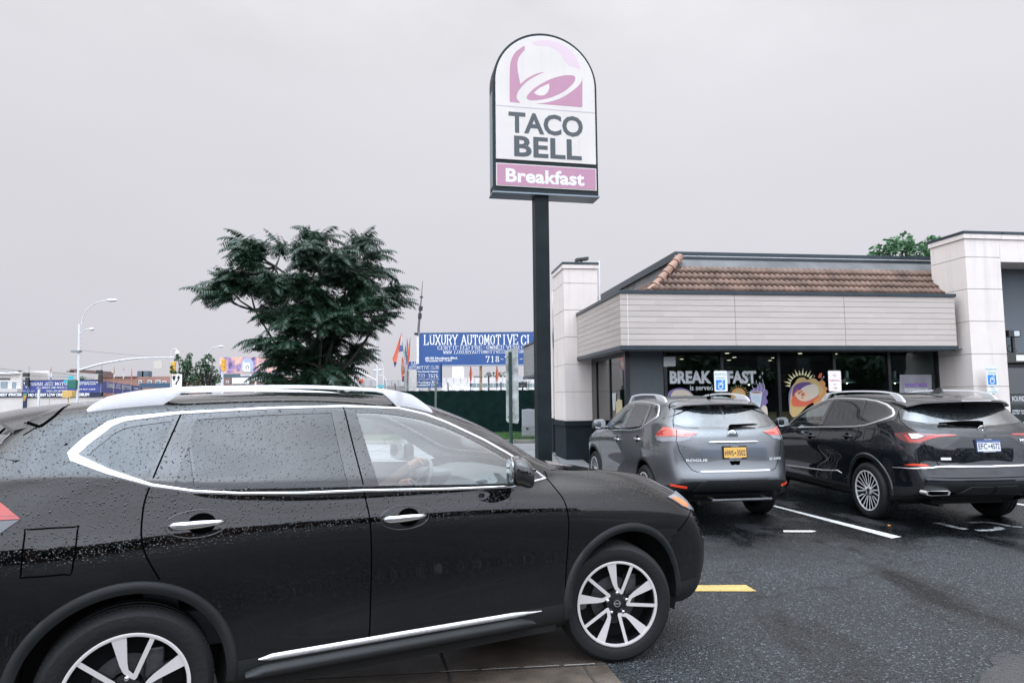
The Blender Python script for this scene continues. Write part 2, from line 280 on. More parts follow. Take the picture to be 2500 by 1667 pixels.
# ------------------------------------------------------------------ car surface: cubic B-spline net, left half (y>=0)
SX=[1.98,1.75,1.38,.95,.55,.10,-.30,-.75,-1.20,-1.55,-1.85,-2.08]   # side columns 4..15
def row(front,side,rear):   # front: 4 pts, side: 12 (x,y,z) , rear: 4 pts
    return list(front)+list(side)+list(rear)
def sd(ws,zs,xs=SX): return [(x,y,z) for x,y,z in zip(xs,ws,zs)]
WB_=[.845,.89,.905,.903,.898,.895,.895,.897,.903,.905,.885,.83]
def off(d,z,xs=SX): 
    d=d if hasattr(d,'__len__') else [d]*12; z=z if hasattr(z,'__len__') else [z]*12
    return sd([a-b for a,b in zip(WB_,d)],z,xs)
NETA=[
 row([(2.14,0,.22),(2.13,.28,.22),(2.09,.52,.22),(2.02,.68,.22)], off(.14,[.24]*10+[.29,.36]),[(-2.12,.66,.41),(-2.17,.5,.43),(-2.19,.25,.43),(-2.19,0,.43)]),
 row([(2.25,0,.28),(2.24,.28,.28),(2.19,.54,.28),(2.11,.72,.28)], off(.035,[.31]*10+[.35,.40]),[(-2.20,.70,.44),(-2.27,.5,.455),(-2.29,.25,.455),(-2.30,0,.455)]),
 row([(2.31,0,.42),(2.30,.28,.42),(2.26,.55,.42),(2.17,.75,.42)], off(.02,[.43]*10+[.46,.49]),[(-2.25,.72,.52),(-2.33,.5,.53),(-2.36,.25,.53),(-2.37,0,.53)]),
 row([(2.33,0,.60),(2.32,.28,.60),(2.28,.56,.60),(2.19,.755,.60)], off([.020]*3+[.026,.030,.032,.032,.030,.024,.018,.02,.02],.60),[(-2.26,.725,.63),(-2.34,.5,.64),(-2.37,.25,.64),(-2.38,0,.64)]),
 row([(2.30,0,.74),(2.29,.28,.74),(2.25,.55,.74),(2.16,.745,.74)], off([.005,.002,.0,.006,.012,.014,.014,.010,.0,-.005,0,0],.78),[(-2.22,.715,.76),(-2.29,.5,.77),(-2.32,.25,.77),(-2.33,0,.77)]),
 row([(2.27,0,.86),(2.25,.28,.86),(2.20,.52,.865),(2.09,.72,.875)], off([.03,.005,-.003,-.003,0,0,0,0,-.006,-.01,-.004,.0],[.88,.90,.92,.93,.935,.94,.945,.95,.95,.95,.95,.95]),[(-2.20,.71,.93),(-2.28,.5,.93),(-2.305,.25,.93),(-2.31,0,.93)]),
 row([(2.22,0,.935),(2.20,.28,.94),(2.13,.50,.95),(2.00,.69,.965)], off([.055,.035,.02,.012,.01,.008,.008,.008,.006,.008,.015,.02],[.975,.99,1.01,1.02,1.03,1.04,1.045,1.055,1.065,1.07,1.07,1.07],[1.86,1.68,1.37]+SX[3:]),[(-2.19,.71,1.06),(-2.265,.5,1.06),(-2.29,.25,1.06),(-2.295,0,1.06)]),
 row([(2.10,0,1.00),(2.08,.27,1.005),(2.00,.47,1.02),(1.88,.62,1.035)], off([.125,.10,.075,.055,.035,.03,.03,.028,.028,.032,.045,.06],[1.055,1.075,1.095,1.10,1.095,1.105,1.115,1.135,1.165,1.195,1.20,1.18],[1.76,1.60,1.34,.95]+SX[4:]),[(-2.17,.70,1.16),(-2.24,.49,1.155),(-2.265,.25,1.15),(-2.27,0,1.15)]),
 row([(1.78,0,1.095),(1.77,.28,1.10),(1.72,.46,1.115),(1.65,.58,1.13)], [(1.55,.65,1.145),(1.43,.70,1.16),(1.22,.745,1.175),(.92,.80,1.165),(.58,.855,1.135),(.10,.862,1.155),(-.30,.865,1.172),(-.75,.866,1.198),(-1.20,.864,1.24),(-1.52,.855,1.29),(-1.80,.82,1.30),(-1.98,.765,1.28)],[(-2.12,.675,1.245),(-2.19,.48,1.235),(-2.215,.25,1.23),(-2.22,0,1.23)]),
 row([(1.20,0,1.165),(1.18,.28,1.167),(1.12,.47,1.172),(1.06,.59,1.178)], [(1.01,.665,1.183),(.965,.72,1.187),(.91,.765,1.19),(.79,.805,1.20),(.50,.842,1.195),(.08,.845,1.215),(-.32,.848,1.232),(-.76,.848,1.255),(-1.19,.843,1.29),(-1.50,.832,1.335),(-1.78,.795,1.345),(-1.94,.745,1.325)],[(-2.06,.66,1.285),(-2.13,.475,1.28),(-2.155,.25,1.28),(-2.16,0,1.28)]),
 row([(.80,0,1.405),(.785,.27,1.403),(.745,.44,1.40),(.705,.55,1.395)], [(.67,.615,1.39),(.63,.66,1.385),(.585,.70,1.38),(.49,.742,1.375),(.30,.755,1.375),(.03,.76,1.385),(-.33,.765,1.395),(-.77,.768,1.405),(-1.17,.765,1.42),(-1.45,.755,1.44),(-1.71,.73,1.445),(-1.86,.695,1.43)],[(-1.96,.62,1.41),(-2.02,.455,1.405),(-2.05,.24,1.405),(-2.055,0,1.405)]),
 row([(.33,0,1.595),(.32,.25,1.592),(.29,.41,1.586),(.255,.505,1.578)], [(.225,.565,1.570),(.19,.605,1.562),(.14,.64,1.556),(.06,.662,1.556),(-.10,.675,1.568),(-.26,.68,1.578),(-.47,.685,1.585),(-.80,.686,1.585),(-1.15,.682,1.578),(-1.40,.676,1.566),(-1.61,.66,1.553),(-1.74,.63,1.545)],[(-1.82,.57,1.54),(-1.87,.43,1.54),(-1.89,.23,1.545),(-1.90,0,1.547)]),
 row([(.13,0,1.650),(.12,.24,1.646),(.10,.38,1.639),(.07,.465,1.631)], [(.03,.52,1.624),(-.01,.555,1.619),(-.06,.582,1.617),(-.13,.602,1.619),(-.23,.612,1.627),(-.36,.617,1.634),(-.53,.62,1.641),(-.82,.62,1.641),(-1.13,.617,1.633),(-1.36,.612,1.622),(-1.54,.598,1.61),(-1.65,.565,1.603)],[(-1.71,.515,1.598),(-1.75,.40,1.60),(-1.77,.21,1.604),(-1.775,0,1.606)]),
 row([(-.05,0,1.672),(-.06,.2,1.669),(-.08,.32,1.664),(-.10,.38,1.661)], [(-.13,.415,1.659),(-.16,.435,1.657),(-.2,.45,1.657),(-.25,.46,1.659),(-.33,.465,1.663),(-.44,.467,1.667),(-.6,.467,1.671),(-.85,.467,1.669),(-1.11,.463,1.66),(-1.30,.457,1.65),(-1.45,.445,1.64),(-1.53,.415,1.634)],[(-1.58,.375,1.63),(-1.61,.29,1.632),(-1.63,.15,1.634),(-1.635,0,1.636)]),
 [(x,0,z) for x,z in zip([-.20,-.205,-.21,-.22,-.23,-.25,-.28,-.32,-.4,-.5,-.65,-.87,-1.1,-1.24,-1.36,-1.42,-1.46,-1.48,-1.495,-1.50],[1.684,1.684,1.684,1.684,1.684,1.685,1.686,1.687,1.689,1.69,1.69,1.686,1.676,1.668,1.661,1.656,1.653,1.652,1.651,1.650])],
]
class Surf:
    def __init__(s,net,fn=None):
        A=np.array(net,float)
        if fn: A=fn(A)
        s.R,s.C=A.shape[:2]; s.T=A; s.P=A.copy()
        for _ in range(2):
            cc,rr=np.meshgrid(np.arange(s.C),np.arange(s.R)); E=s.ev(cc.ravel().astype(float),rr.ravel().astype(float))[0].reshape(A.shape)
            s.P+= .75*(A-E)
    def pad(s):
        P=s.P; M=np.array([1,-1,1.])
        Q=np.concatenate([P[:,1:2]*M,P,P[:,-2:-1]*M],1)
        return np.concatenate([2*Q[:1]-Q[1:2],Q,Q[-2:-1]*M],0)
    def ev(s,c,r,d=False):
        Q=s.pad(); c=np.clip(c,0,s.C-1); r=np.clip(r,0,s.R-1)
        ic=np.minimum(c.astype(int),s.C-2); ir=np.minimum(r.astype(int),s.R-2); u=c-ic; v=r-ir
        def B(t): return np.stack([(1-t)**3,3*t**3-6*t**2+4,-3*t**3+3*t**2+3*t+1,t**3],-1)/6
        def D(t): return np.stack([-(1-t)**2,3*t**2-4*t,-3*t**2+2*t+1,t**2],-1)/2
        idx=ir[:,None]+np.arange(4); jdx=ic[:,None]+np.arange(4)
        G=Q[idx[:,:,None],jdx[:,None,:]]
        bu,bv=B(u),B(v)
        P=np.einsum('na,nb,nabk->nk',bv,bu,G)
        if not d: return P,None
        Pc=np.einsum('na,nb,nabk->nk',bv,D(u),G); Pr=np.einsum('na,nb,nabk->nk',D(v),bu,G)
        s.Pc,s.Pr=Pc,Pr
        n=np.cross(Pc,Pr); l=np.linalg.norm(n,axis=1,keepdims=True); n=np.where(l>1e-7,n/np.maximum(l,1e-9),np.array([0,0,1.]))
        return P,n
    def prep(s):
        k=6; cs=np.linspace(0,s.C-1,(s.C-1)*k+1); rs=np.linspace(0,s.R-1,(s.R-1)*k+1)
        cc,rr=np.meshgrid(cs,rs); P,_=s.ev(cc.ravel(),rr.ravel()); s.gc,s.gr=cc.ravel(),rr.ravel(); s.gP=P; w=len(cs)
        F=[(j*w+i,j*w+i+1,(j+1)*w+i+1,(j+1)*w+i) for j in range(len(rs)-1) for i in range(w-1)]
        s.F=F; s.bvh=BVHTree.FromPolygons([Vector(p) for p in P],F)
    def param(s,q,dirn=None):
        q=Vector(q); hit=None
        if dirn is not None:
            dv=Vector(dirn); hit=s.bvh.ray_cast(q-dv*4,dv)
        if hit is None or hit[0] is None: hit=s.bvh.find_nearest(q)
        loc,_,fi,_=hit; f=s.F[fi]; d=[(s.gP[i]-np.array(loc)) for i in f]; j=f[int(np.argmin([x@x for x in d]))]
        c,r=s.gc[j],s.gr[j]; t=np.array(loc)
        for _ in range(3):
            P,_n=s.ev(np.array([c]),np.array([r]),True); J=np.stack([s.Pc[0],s.Pr[0]],1)
            dl,*_x=np.linalg.lstsq(J,t-P[0],rcond=None); c+=float(np.clip(dl[0],-.3,.3)); r+=float(np.clip(dl[1],-.3,.3)); c=min(max(c,0),s.C-1); r=min(max(r,0),s.R-1)
        return (c,r)
def dens(pts,step=.035,closed=True):
    o=[]; n=len(pts)
    for i in range(n if closed else n-1):
        a=np.array(pts[i],float); b=np.array(pts[(i+1)%n],float); k=max(1,int(np.linalg.norm(b-a)/step)); o+= [tuple(a+(b-a)*t/k) for t in range(k)]
    if not closed: o.append(tuple(pts[-1]))
    return o
def cr(pts,closed=True,k=5):
    P=[np.array(p,float) for p in pts]; n=len(P); o=[]
    for i in range(n if closed else n-1):
        g=lambda j:P[j%n] if closed else P[min(max(j,0),n-1)]
        a,b,c,d=g(i-1),g(i),g(i+1),g(i+2)
        for t in range(k):
            t/=k; o.append(tuple(.5*((2*b)+(c-a)*t+(2*a-5*b+4*c-d)*t*t+(3*b-a-3*c+d)*t**3)))
    if not closed: o.append(tuple(P[-1]))
    return o
def inpoly(pts,poly):
    x,y=pts[:,0],pts[:,1]; ins=np.zeros(len(pts),bool); n=len(poly); j=n-1
    for i in range(n):
        xi,yi=poly[i]; xj,yj=poly[j]
        if yi!=yj:
            c=((yi>y)!=(yj>y))&(x<(xj-xi)*(y-yi)/(yj-yi)+xi); ins^=c
        j=i
    return ins
def toparam(S,view,pts,step=.035,closed=True):
    """view S: (x,z) side, R: (y,z) rear, F: (y,z) front, T:(x,y) top, P: params"""
    if view=='P': return [tuple(p) for p in pts]
    o=[]
    for a,b in dens(pts,step,closed):
        if view=='S': o.append(S.param((a,1.0,b),(0,-1,0)))
        elif view=='R': o.append(S.param((-2.3,a,b),(1,0,0)))
        elif view=='F': o.append(S.param((2.3,a,b),(-1,0,0)))
        elif view=='T': o.append(S.param((a,b,1.7),(0,0,-1)))
    return o
def cdt(S,polys,sub,box=None):
    """triangulate param domain with polys as constraint edges"""
    V=[];E=[]
    c0,c1,r0,r1=box or (0,S.C-1,0,S.R-1)
    cs=np.linspace(c0,c1,max(2,int(round((c1-c0)*sub))+1)); rs=np.linspace(r0,r1,max(2,int(round((r1-r0)*sub))+1))
    for r in rs:
        for c in cs: V.append((c,r))
    for p in polys:
        o=len(V); V+=list(p); E+=[(o+i,o+(i+1)%len(p)) for i in range(len(p))]
    vs,es,fs,*_=delaunay_2d_cdt([Vector(v) for v in V],E,[],0,1e-5)
    return np.array([tuple(v) for v in vs]),[tuple(f) for f in fs]
def patch(S,P2,T,name,mats,parent,offs=0.0,sides='LR',two=False,mi=None):
    """build mesh(es) for triangle list T of param verts P2. sides: 'LR' one mesh both, 'L','R' single"""
    if not len(T): return None
    T=np.array(T); u,inv=np.unique(T.ravel(),return_inverse=True); T2=inv.reshape(T.shape)
    P,n=S.ev(P2[u,0],P2[u,1],True); P=P+n*offs
    # orient
    a,b,c=P[T2[:,0]],P[T2[:,1]],P[T2[:,2]]; fn=np.cross(b-a,c-a); fl=np.einsum('ij,ij->i',fn,n[T2[:,0]])<0
    T2[fl]=T2[fl][:,::-1]
    ar=np.linalg.norm(fn,axis=1)>1e-9; T2=T2[ar]
    mb=MB(); nr=[]; M=np.array([1,-1,1.])
    if 'L' in sides: mb.add(P,[tuple(t) for t in T2]); nr+=list(n)
    if 'R' in sides: mb.add(P*M,[tuple(t[::-1]) for t in T2]); nr+=list(n*M)
    if mi is not None:
        mi=np.array(mi)[ar]; mb.m=list(np.tile(mi,len(mb.m)//len(mi)))
    return mb.build(name,mats,parent,True,nr)
def overlay(S,view,pts,name,m_,parent,offs=.003,sides='R',sub=10,step=.03,thick=.0,closed=True):
    q=toparam(S,view,pts,step); A=np.array(q); b=(A[:,0].min(),A[:,0].max(),A[:,1].min(),A[:,1].max())
    P2,T=cdt(S,[q],sub,b); T=np.array(T); cen=P2[T].mean(1); T=T[inpoly(cen,q)]
    if not len(T): return None
    o=patch(S,P2,T,name,m_,parent,offs,sides)
    if thick:   # skirt
        B,n=S.ev(A[:,0],A[:,1],True); k=len(A); me=MB(); M=np.array([1,-1,1.])
        for sg in sides:
            f=np.array([1,1,1.]) if sg=='L' else M
            me.add(list((B+n*offs)*f)+list((B+n*(offs-thick))*f),[(i,(i+1)%k,(i+1)%k+k,i+k) for i in range(k)])
        o2=me.build(name+'_edge',m_,parent)
        join(o,o2)
    return o
def join(a,b):
    bm=bmesh.new(); bm.from_mesh(a.data); 
    # keep custom normals of a by skipping if heavy: edges only add geometry
    bm.from_mesh(b.data); me=a.data; 
    nr=None
    bm.to_mesh(me); bm.free(); me.update(); bpy.data.objects.remove(b)
    me.set_sharp_from_angle(angle=R_(50))
def ribbon(S,params,w,name,m_,parent,sides='R',h=.004,mb=None,mi=0):
    """raised strip along param path; w half width (scalar or list), h height"""
    A=np.array(params); P,n=S.ev(A[:,0],A[:,1],True); k=len(A); w=np.array(w)*np.ones(k)
    t=np.gradient(P,axis=0); t/=np.maximum(np.linalg.norm(t,axis=1,keepdims=True),1e-9); s_=np.cross(n,t); s_/=np.maximum(np.linalg.norm(s_,axis=1,keepdims=True),1e-9)
    own=mb is None
    if own: mb=MB()
    ring=[P-s_*w[:,None]-n*.001,P-s_*(w*.8)[:,None]+n*h*.75,P+n*h,P+s_*(w*.8)[:,None]+n*h*.75,P+s_*w[:,None]-n*.001]
    for sg in sides:
        f=np.array([1,1,1.]) if sg=='L' else np.array([1,-1,1.]); vs=[]
        for r in ring: vs+=list(r*f)
        fs=[(j*k+i,j*k+i+1,(j+1)*k+i+1,(j+1)*k+i) for j in range(4) for i in range(k-1)]
        if sg=='L': fs=[q[::-1] for q in fs]
        mb.add(vs,fs,mi)
    if own: return mb.build(name,m_,parent,'all')
def arcpts(xc,zc,r,a0,a1,n=40): return [(xc+r*math.cos(R_(a0+(a1-a0)*i/n)),zc+r*math.sin(R_(a0+(a1-a0)*i/n))) for i in range(n+1)]
# ------------------------------------------------------------------ wheels (axis = y, outer face toward -y, local origin at centre)
def wheel(parent,style,rt,rr,wd,mats,loc,flip=1,steer=0,detail=True):
    W=empty('wheel',loc,steer); W.parent=parent
    tyre=MB(); h=wd/2
    prof=[(rr*.97,-h+.012),(rr*1.0,-h+.004),(rr+ (rt-rr)*.35,-h-.006),(rr+(rt-rr)*.7,-h-.002),(rt-.018,-h+.012),(rt-.006,-h+.028),(rt,-h+.05),(rt,-.06),(rt-.008,-.057),(rt-.008,-.05),(rt,-.047),(rt,-.012),(rt-.008,-.009),(rt-.008,.009),(rt,.012),(rt,.047),(rt-.008,.05),(rt-.008,.057),(rt,.06),(rt,h-.05),(rt-.006,h-.028),(rt-.02,h-.01),(rr*1.1,h),(rr*.97,h-.01)]
    prof=[(r,y*flip) for r,y in prof]
    tyre.lathe(prof,96)
    if detail:   # shoulder tread blocks
        for k in range(96):
            a=2*math.pi*k/96; q=Matrix.Rotation(a,4,'Y')
            for sg in (-1,1):
                y0,y1=sorted((sg*(h-.060),sg*(h-.036)))
                tyre.box(-.006,.006,y0,y1,rt-.014,rt-.0005,0,q)
    tyre.build('tyre',mats['tyre'],W,True)
    rim=MB(); f=-1*flip
    # barrel (inner) and back plate
    yf=-h*flip
    rim.lathe([(rr*.93,yf+.01*flip),(rr*.90,yf+.03*flip),(rr*.88,yf+.10*flip),(rr*.90,yf+.19*flip)],64,mi=1)
    rim.lathe([(rr*.90,yf+.14*flip),(.10,yf+.14*flip),(.0,yf+.13*flip)],48,mi=2)
    # rotor
    rim.lathe([(.145,yf+.105*flip),(.145,yf+.098*flip),(.07,yf+.098*flip)],48,mi=3)
    rim.lathe([(rr*.985,yf+.006*flip),(rr*.99,yf-.002*flip),(rr*.965,yf-.004*flip),(rr*.93,yf-.001*flip),(rr*.925,yf+.02*flip)],96,mi=0)
    def spoke(poly,dep,mi,y0=.0,bend=.0):
        k=len(poly); 
        def yy(x,z): 
            r=math.hypot(x,z)/rr; return yf+(y0+bend*(1-r))*flip
        fr=[(x,yy(x,z),z) for x,z in poly]; bk=[(x*.98,yy(x,z)+dep*flip,z*.98) for x,z in poly]
        vs,_e,fs,*_=delaunay_2d_cdt([Vector(p) for p in poly],[(i,(i+1)%k) for i in range(k)],[],1,1e-6)
        if len(vs)==k:
            base=[(v.x,yy(v.x,v.y),v.y) for v in vs]; rim.add(base,[tuple(q) for q in fs],mi)
        rim.add(fr+bk,[(i,(i+1)%k,(i+1)%k+k,i+k) for i in range(k)],1)
    if style=='five':
        base=[(-.20,.93),(.03,.945),(.032,.50),(.045,.38),(.115,.295),(.385,.86),(.455,.825),(.165,.215),(.125,.19),(.06,.24),(-.035,.34),(-.085,.47)]
        off_=[(a*1.0+sa*.02,b) for (a,b),sa in zip(base,[-1,1,1,1,0,0,1,1,0,-1,-1,-1])]
        for k in range(5):
            c_,s_=math.cos(R_(72*k+3)),math.sin(R_(72*k+3))
            pl=[((a*c_-b*s_)*rr*flip,(a*s_+b*c_)*rr) for a,b in base]; spoke(pl,.035,0,.0,.018)
            a0,b0=.11,0
            for ang in (72*k+3-18,): pass
        hubr=.205
    elif style=='mesh':
        for k in range(10):
            for s1 in (-1,1):
                a=R_(36*k); c_,s_=math.cos(a),math.sin(a)
                q=[(s1*.02,.17),(s1*.075,.17),(s1*(.185),.94),(s1*.12,.94)]
                if s1<0: q=q[::-1]
                pl=[((x*c_-y*s_)*rr,(x*s_+y*c_)*rr) for x,y in q]; spoke(pl,.03,0,.002,.03)
        hubr=.19
    else:
        for k in range(5):
            for s1 in (-.07,.07):
                a=R_(72*k); c_,s_=math.cos(a),math.sin(a); q=[(s1-.045,.15),(s1+.045,.15),(s1*1.6+.05,.94),(s1*1.6-.05,.94)]
                pl=[((x*c_-y*s_)*rr,(x*s_+y*c_)*rr) for x,y in q]; spoke(pl,.03,0,.002,.02)
        hubr=.2
    yh=yf+.017*flip
    rim.lathe([(rr*hubr*1.25,yh+.05*flip),(rr*hubr*1.15,yh+.006*flip),(rr*hubr,yh+.004*flip),(0,yh+.004*flip)],32,mi=1 if style=='five' else 0)
    rim.build('rim',[mats['rim'],mats['rimdark'],mats['black'],mats['rotor']],W,True)
    for k in range(5):
        hub=MB(); a=R_(72*k+18); hub.lathe([(.011,yh+.004*flip),(.010,yh-.010*flip),(.004,yh-.013*flip),(0,yh-.013*flip)],10,c=(rr*.245*math.cos(a)*1,0,rr*.245*math.sin(a))); hub.build('lug_nut',mats['chrome'],W,True)
    cap=MB(); cap.lathe([(.031,yh+.004*flip),(.031,yh-.004*flip),(.028,yh-.006*flip),(0,yh-.006*flip)],32,mi=1)
    cap.lathe([(.0215,yh-.0055*flip),(.0215,yh-.009*flip),(.016,yh-.009*flip),(.016,yh-.0055*flip)],32,mi=0)
    if style=='five': cap.box(-.024,.024,min(yh-.0065*flip,yh-.010*flip),max(yh-.0065*flip,yh-.010*flip),-.004,.004,0)
    cap.build('centre_cap',[mats['chrome'],mats['black']],W,True)
    cal=MB(); cal.box(.07,.15,*sorted((yf+.07*flip,yf+.12*flip)),.03,.16); cal.build('brake_caliper',mats['rotor'],W,bevel=.008)
    return W
# ------------------------------------------------------------------ car materials
def carmats(paint):
    d=dict(paint=paint)
    d['tyre']=mat('tyre_rubber',(.009,.0095,.010),.62,spec=.3,bump=.25,bscale=60)
    d['rim']=mat('machined_alloy',(.68,.64,.625),.42,.35,coat=.3)
    d['rimdark']=mat('wheel_gloss_black',(.008,.008,.009),.18,coat=.6)
    d['black']=mat('wheel_well_black',(.004,.004,.004),.9)
    d['rotor']=mat('cast_metal',(.10,.10,.105),.45,.6,noise=.3,nscale=30)
    d['chrome']=mat('chrome',(.82,.82,.83),.10,1.0)
    d['gloss']=droplets(mat('gloss_black_trim',(.006,.0065,.007),.10,coat=1)) if 'gloss_black_trim' not in MC else MC['gloss_black_trim']
    d['clad']=mat('textured_cladding',(.010,.0115,.012),.45,spec=.35,bump=.25,bscale=260,noise=.2,nscale=12)
    d['seam']=mat('seam_black',(.0015,.0015,.0015),.8,spec=.0)
    d['tint']=droplets(mat('privacy_glass',(.006,.009,.011),.03,coat=.0,spec=.85),scale=74,dist=.0022) if 'privacy_glass' not in MC else MC['privacy_glass']
    d['rtint']=droplets(mat('rear_privacy_glass',(.010,.014,.016),.03,coat=1,spec=1.6),scale=62,dist=.0016) if 'rear_privacy_glass' not in MC else MC['rear_privacy_glass']
    d['clear']=glass('car_glass',(.93,.97,.96),.12)
    d['intl']=mat('interior_light',(.78,.78,.76),.8)
    d['intd']=mat('interior_dark',(.20,.21,.21),.7,noise=.15)
    d['seat']=mat('seat_fabric',(.07,.075,.08),.9,noise=.2)
    d['silver']=mat('silver_rail',(.62,.62,.63),.32,.25,coat=.5)
    d['lred']=mat('lamp_red',(.42,.018,.012),.12,coat=1,spec=.8)
    d['lpink']=mat('lamp_pink',(.60,.13,.10),.10,coat=1,spec=.8)
    d['lclear']=mat('lamp_clear',(.26,.27,.29),.12,.1,coat=1)
    d['amber']=mat('lamp_amber',(.75,.20,.02),.15,coat=1)
    d['white']=mat('badge_white',(.78,.78,.79),.3,.2)
    return d
def paint(name,col,metal=.0,rough=.35,flake=.0):
    M=mat(name,col,rough,metal,coat=1,spec=.0 if metal==0 else .5,coatr=.02); M.node_tree.nodes['Principled BSDF'].inputs['Coat IOR'].default_value=1.64 if metal==0 else 1.5; droplets(M,scale=74,dist=.0032); return M
# ------------------------------------------------------------------ feature tables, (x,z) side view, (y,z) rear view
FA=dict(
 fw=[(-.205,1.180),(.1,1.164),(.4,1.147),(.60,1.139),(.72,1.146),(.785,1.158),(.72,1.205),(.62,1.268),(.48,1.352),(.36,1.417),(.25,1.470),(.10,1.520),(-.05,1.549),(-.18,1.562),(-.28,1.565)],
 rw=[(-.372,1.188),(-.60,1.195),(-.85,1.208),(-1.088,1.230),(-1.116,1.45),(-1.098,1.53),(-1.085,1.546),(-.75,1.562),(-.42,1.567)],
 tri=[(-1.10,1.238),(-1.185,1.252),(-1.125,1.42)],
 qw=[(-1.292,1.278),(-1.40,1.320),(-1.50,1.370),(-1.535,1.395),(-1.52,1.418),(-1.44,1.490),(-1.40,1.512),(-1.34,1.524),(-1.195,1.541)],
 gh=[(.855,1.150),(.6,1.120),(.2,1.135),(-.28,1.160),(-.6,1.170),(-.9,1.190),(-1.10,1.213),(-1.28,1.252),(-1.45,1.320),(-1.59,1.388),(-1.60,1.408),(-1.55,1.462),(-1.46,1.535),(-1.40,1.555),(-1.16,1.580),(-.75,1.597),(-.35,1.602),(-.02,1.588),(.14,1.550),(.27,1.498),(.49,1.388),(.627,1.306),(.76,1.220)],
 ghw=[.006,.008,.008,.008,.008,.008,.009,.011,.016,.022,.023,.023,.020,.016,.011,.010,.010,.010,.010,.010,.010,.010,.008],
 fd=[(.862,1.150),(.90,1.09),(.941,1.013),(.962,.877),(.955,.6),(.939,.418),(-.255,.418),(-.245,.7),(-.26,1.0),(-.285,1.165)],
 rd=[(-.279,1.165),(-.26,1.0),(-.245,.7),(-.255,.418),(-.885,.418)]+arcpts(-1.36,.37,.476,8,74,10)+[(-1.305,.98),(-1.313,1.119),(-1.29,1.253)],
 seams=[[(.862,1.150),(.90,1.09),(.941,1.013),(.962,.877),(.955,.6),(.939,.418)],[(-.35,1.60),(-.285,1.165),(-.26,1.0),(-.245,.7),(-.255,.418),(-.29,.405)],[(-1.655,1.645),(-1.672,1.60),(-1.70,1.56),(-1.745,1.530),(-1.80,1.49)],[(-1.158,1.575),(-1.285,1.255),(-1.313,1.119),(-1.305,.98),(-1.235,.835)],
        [(2.02,.86),(1.93,.80),(1.84,.745)],[(.86,1.19),(.87,1.155)]],
 fuel=[(-1.560,1.085),(-1.572,1.097),(-1.735,1.100),(-1.750,1.085),(-1.755,.925),(-1.74,.908),(-1.60,.905),(-1.573,.915)],
 archc=((1.40,.375),(-1.36,.37)), wheelx=(1.353,-1.353), rt=.362, rr=.262, wx=.905,
 handles=[(-.068,1.006),(-1.085,1.066)], mirror=(.575,1.225),
 tg=[(-.01,.700),(.50,.700),(.575,.73),(.64,.83),(.70,.96),(.722,1.06),(.722,1.24),(.70,1.32),(.66,1.42),(.60,1.53),(-.01,1.54)],
 rg=[(-.01,1.250),(.42,1.253),(.60,1.268),(.70,1.300),(.685,1.36),(.635,1.46),(.58,1.52),(-.01,1.53)],
 blk=[(-.01,1.240),(.42,1.243),(.62,1.258),(.722,1.300),(.705,1.37),(.655,1.48),(.60,1.545),(-.01,1.56)],
)
def xz(f,pts): return [f(*p) for p in pts]
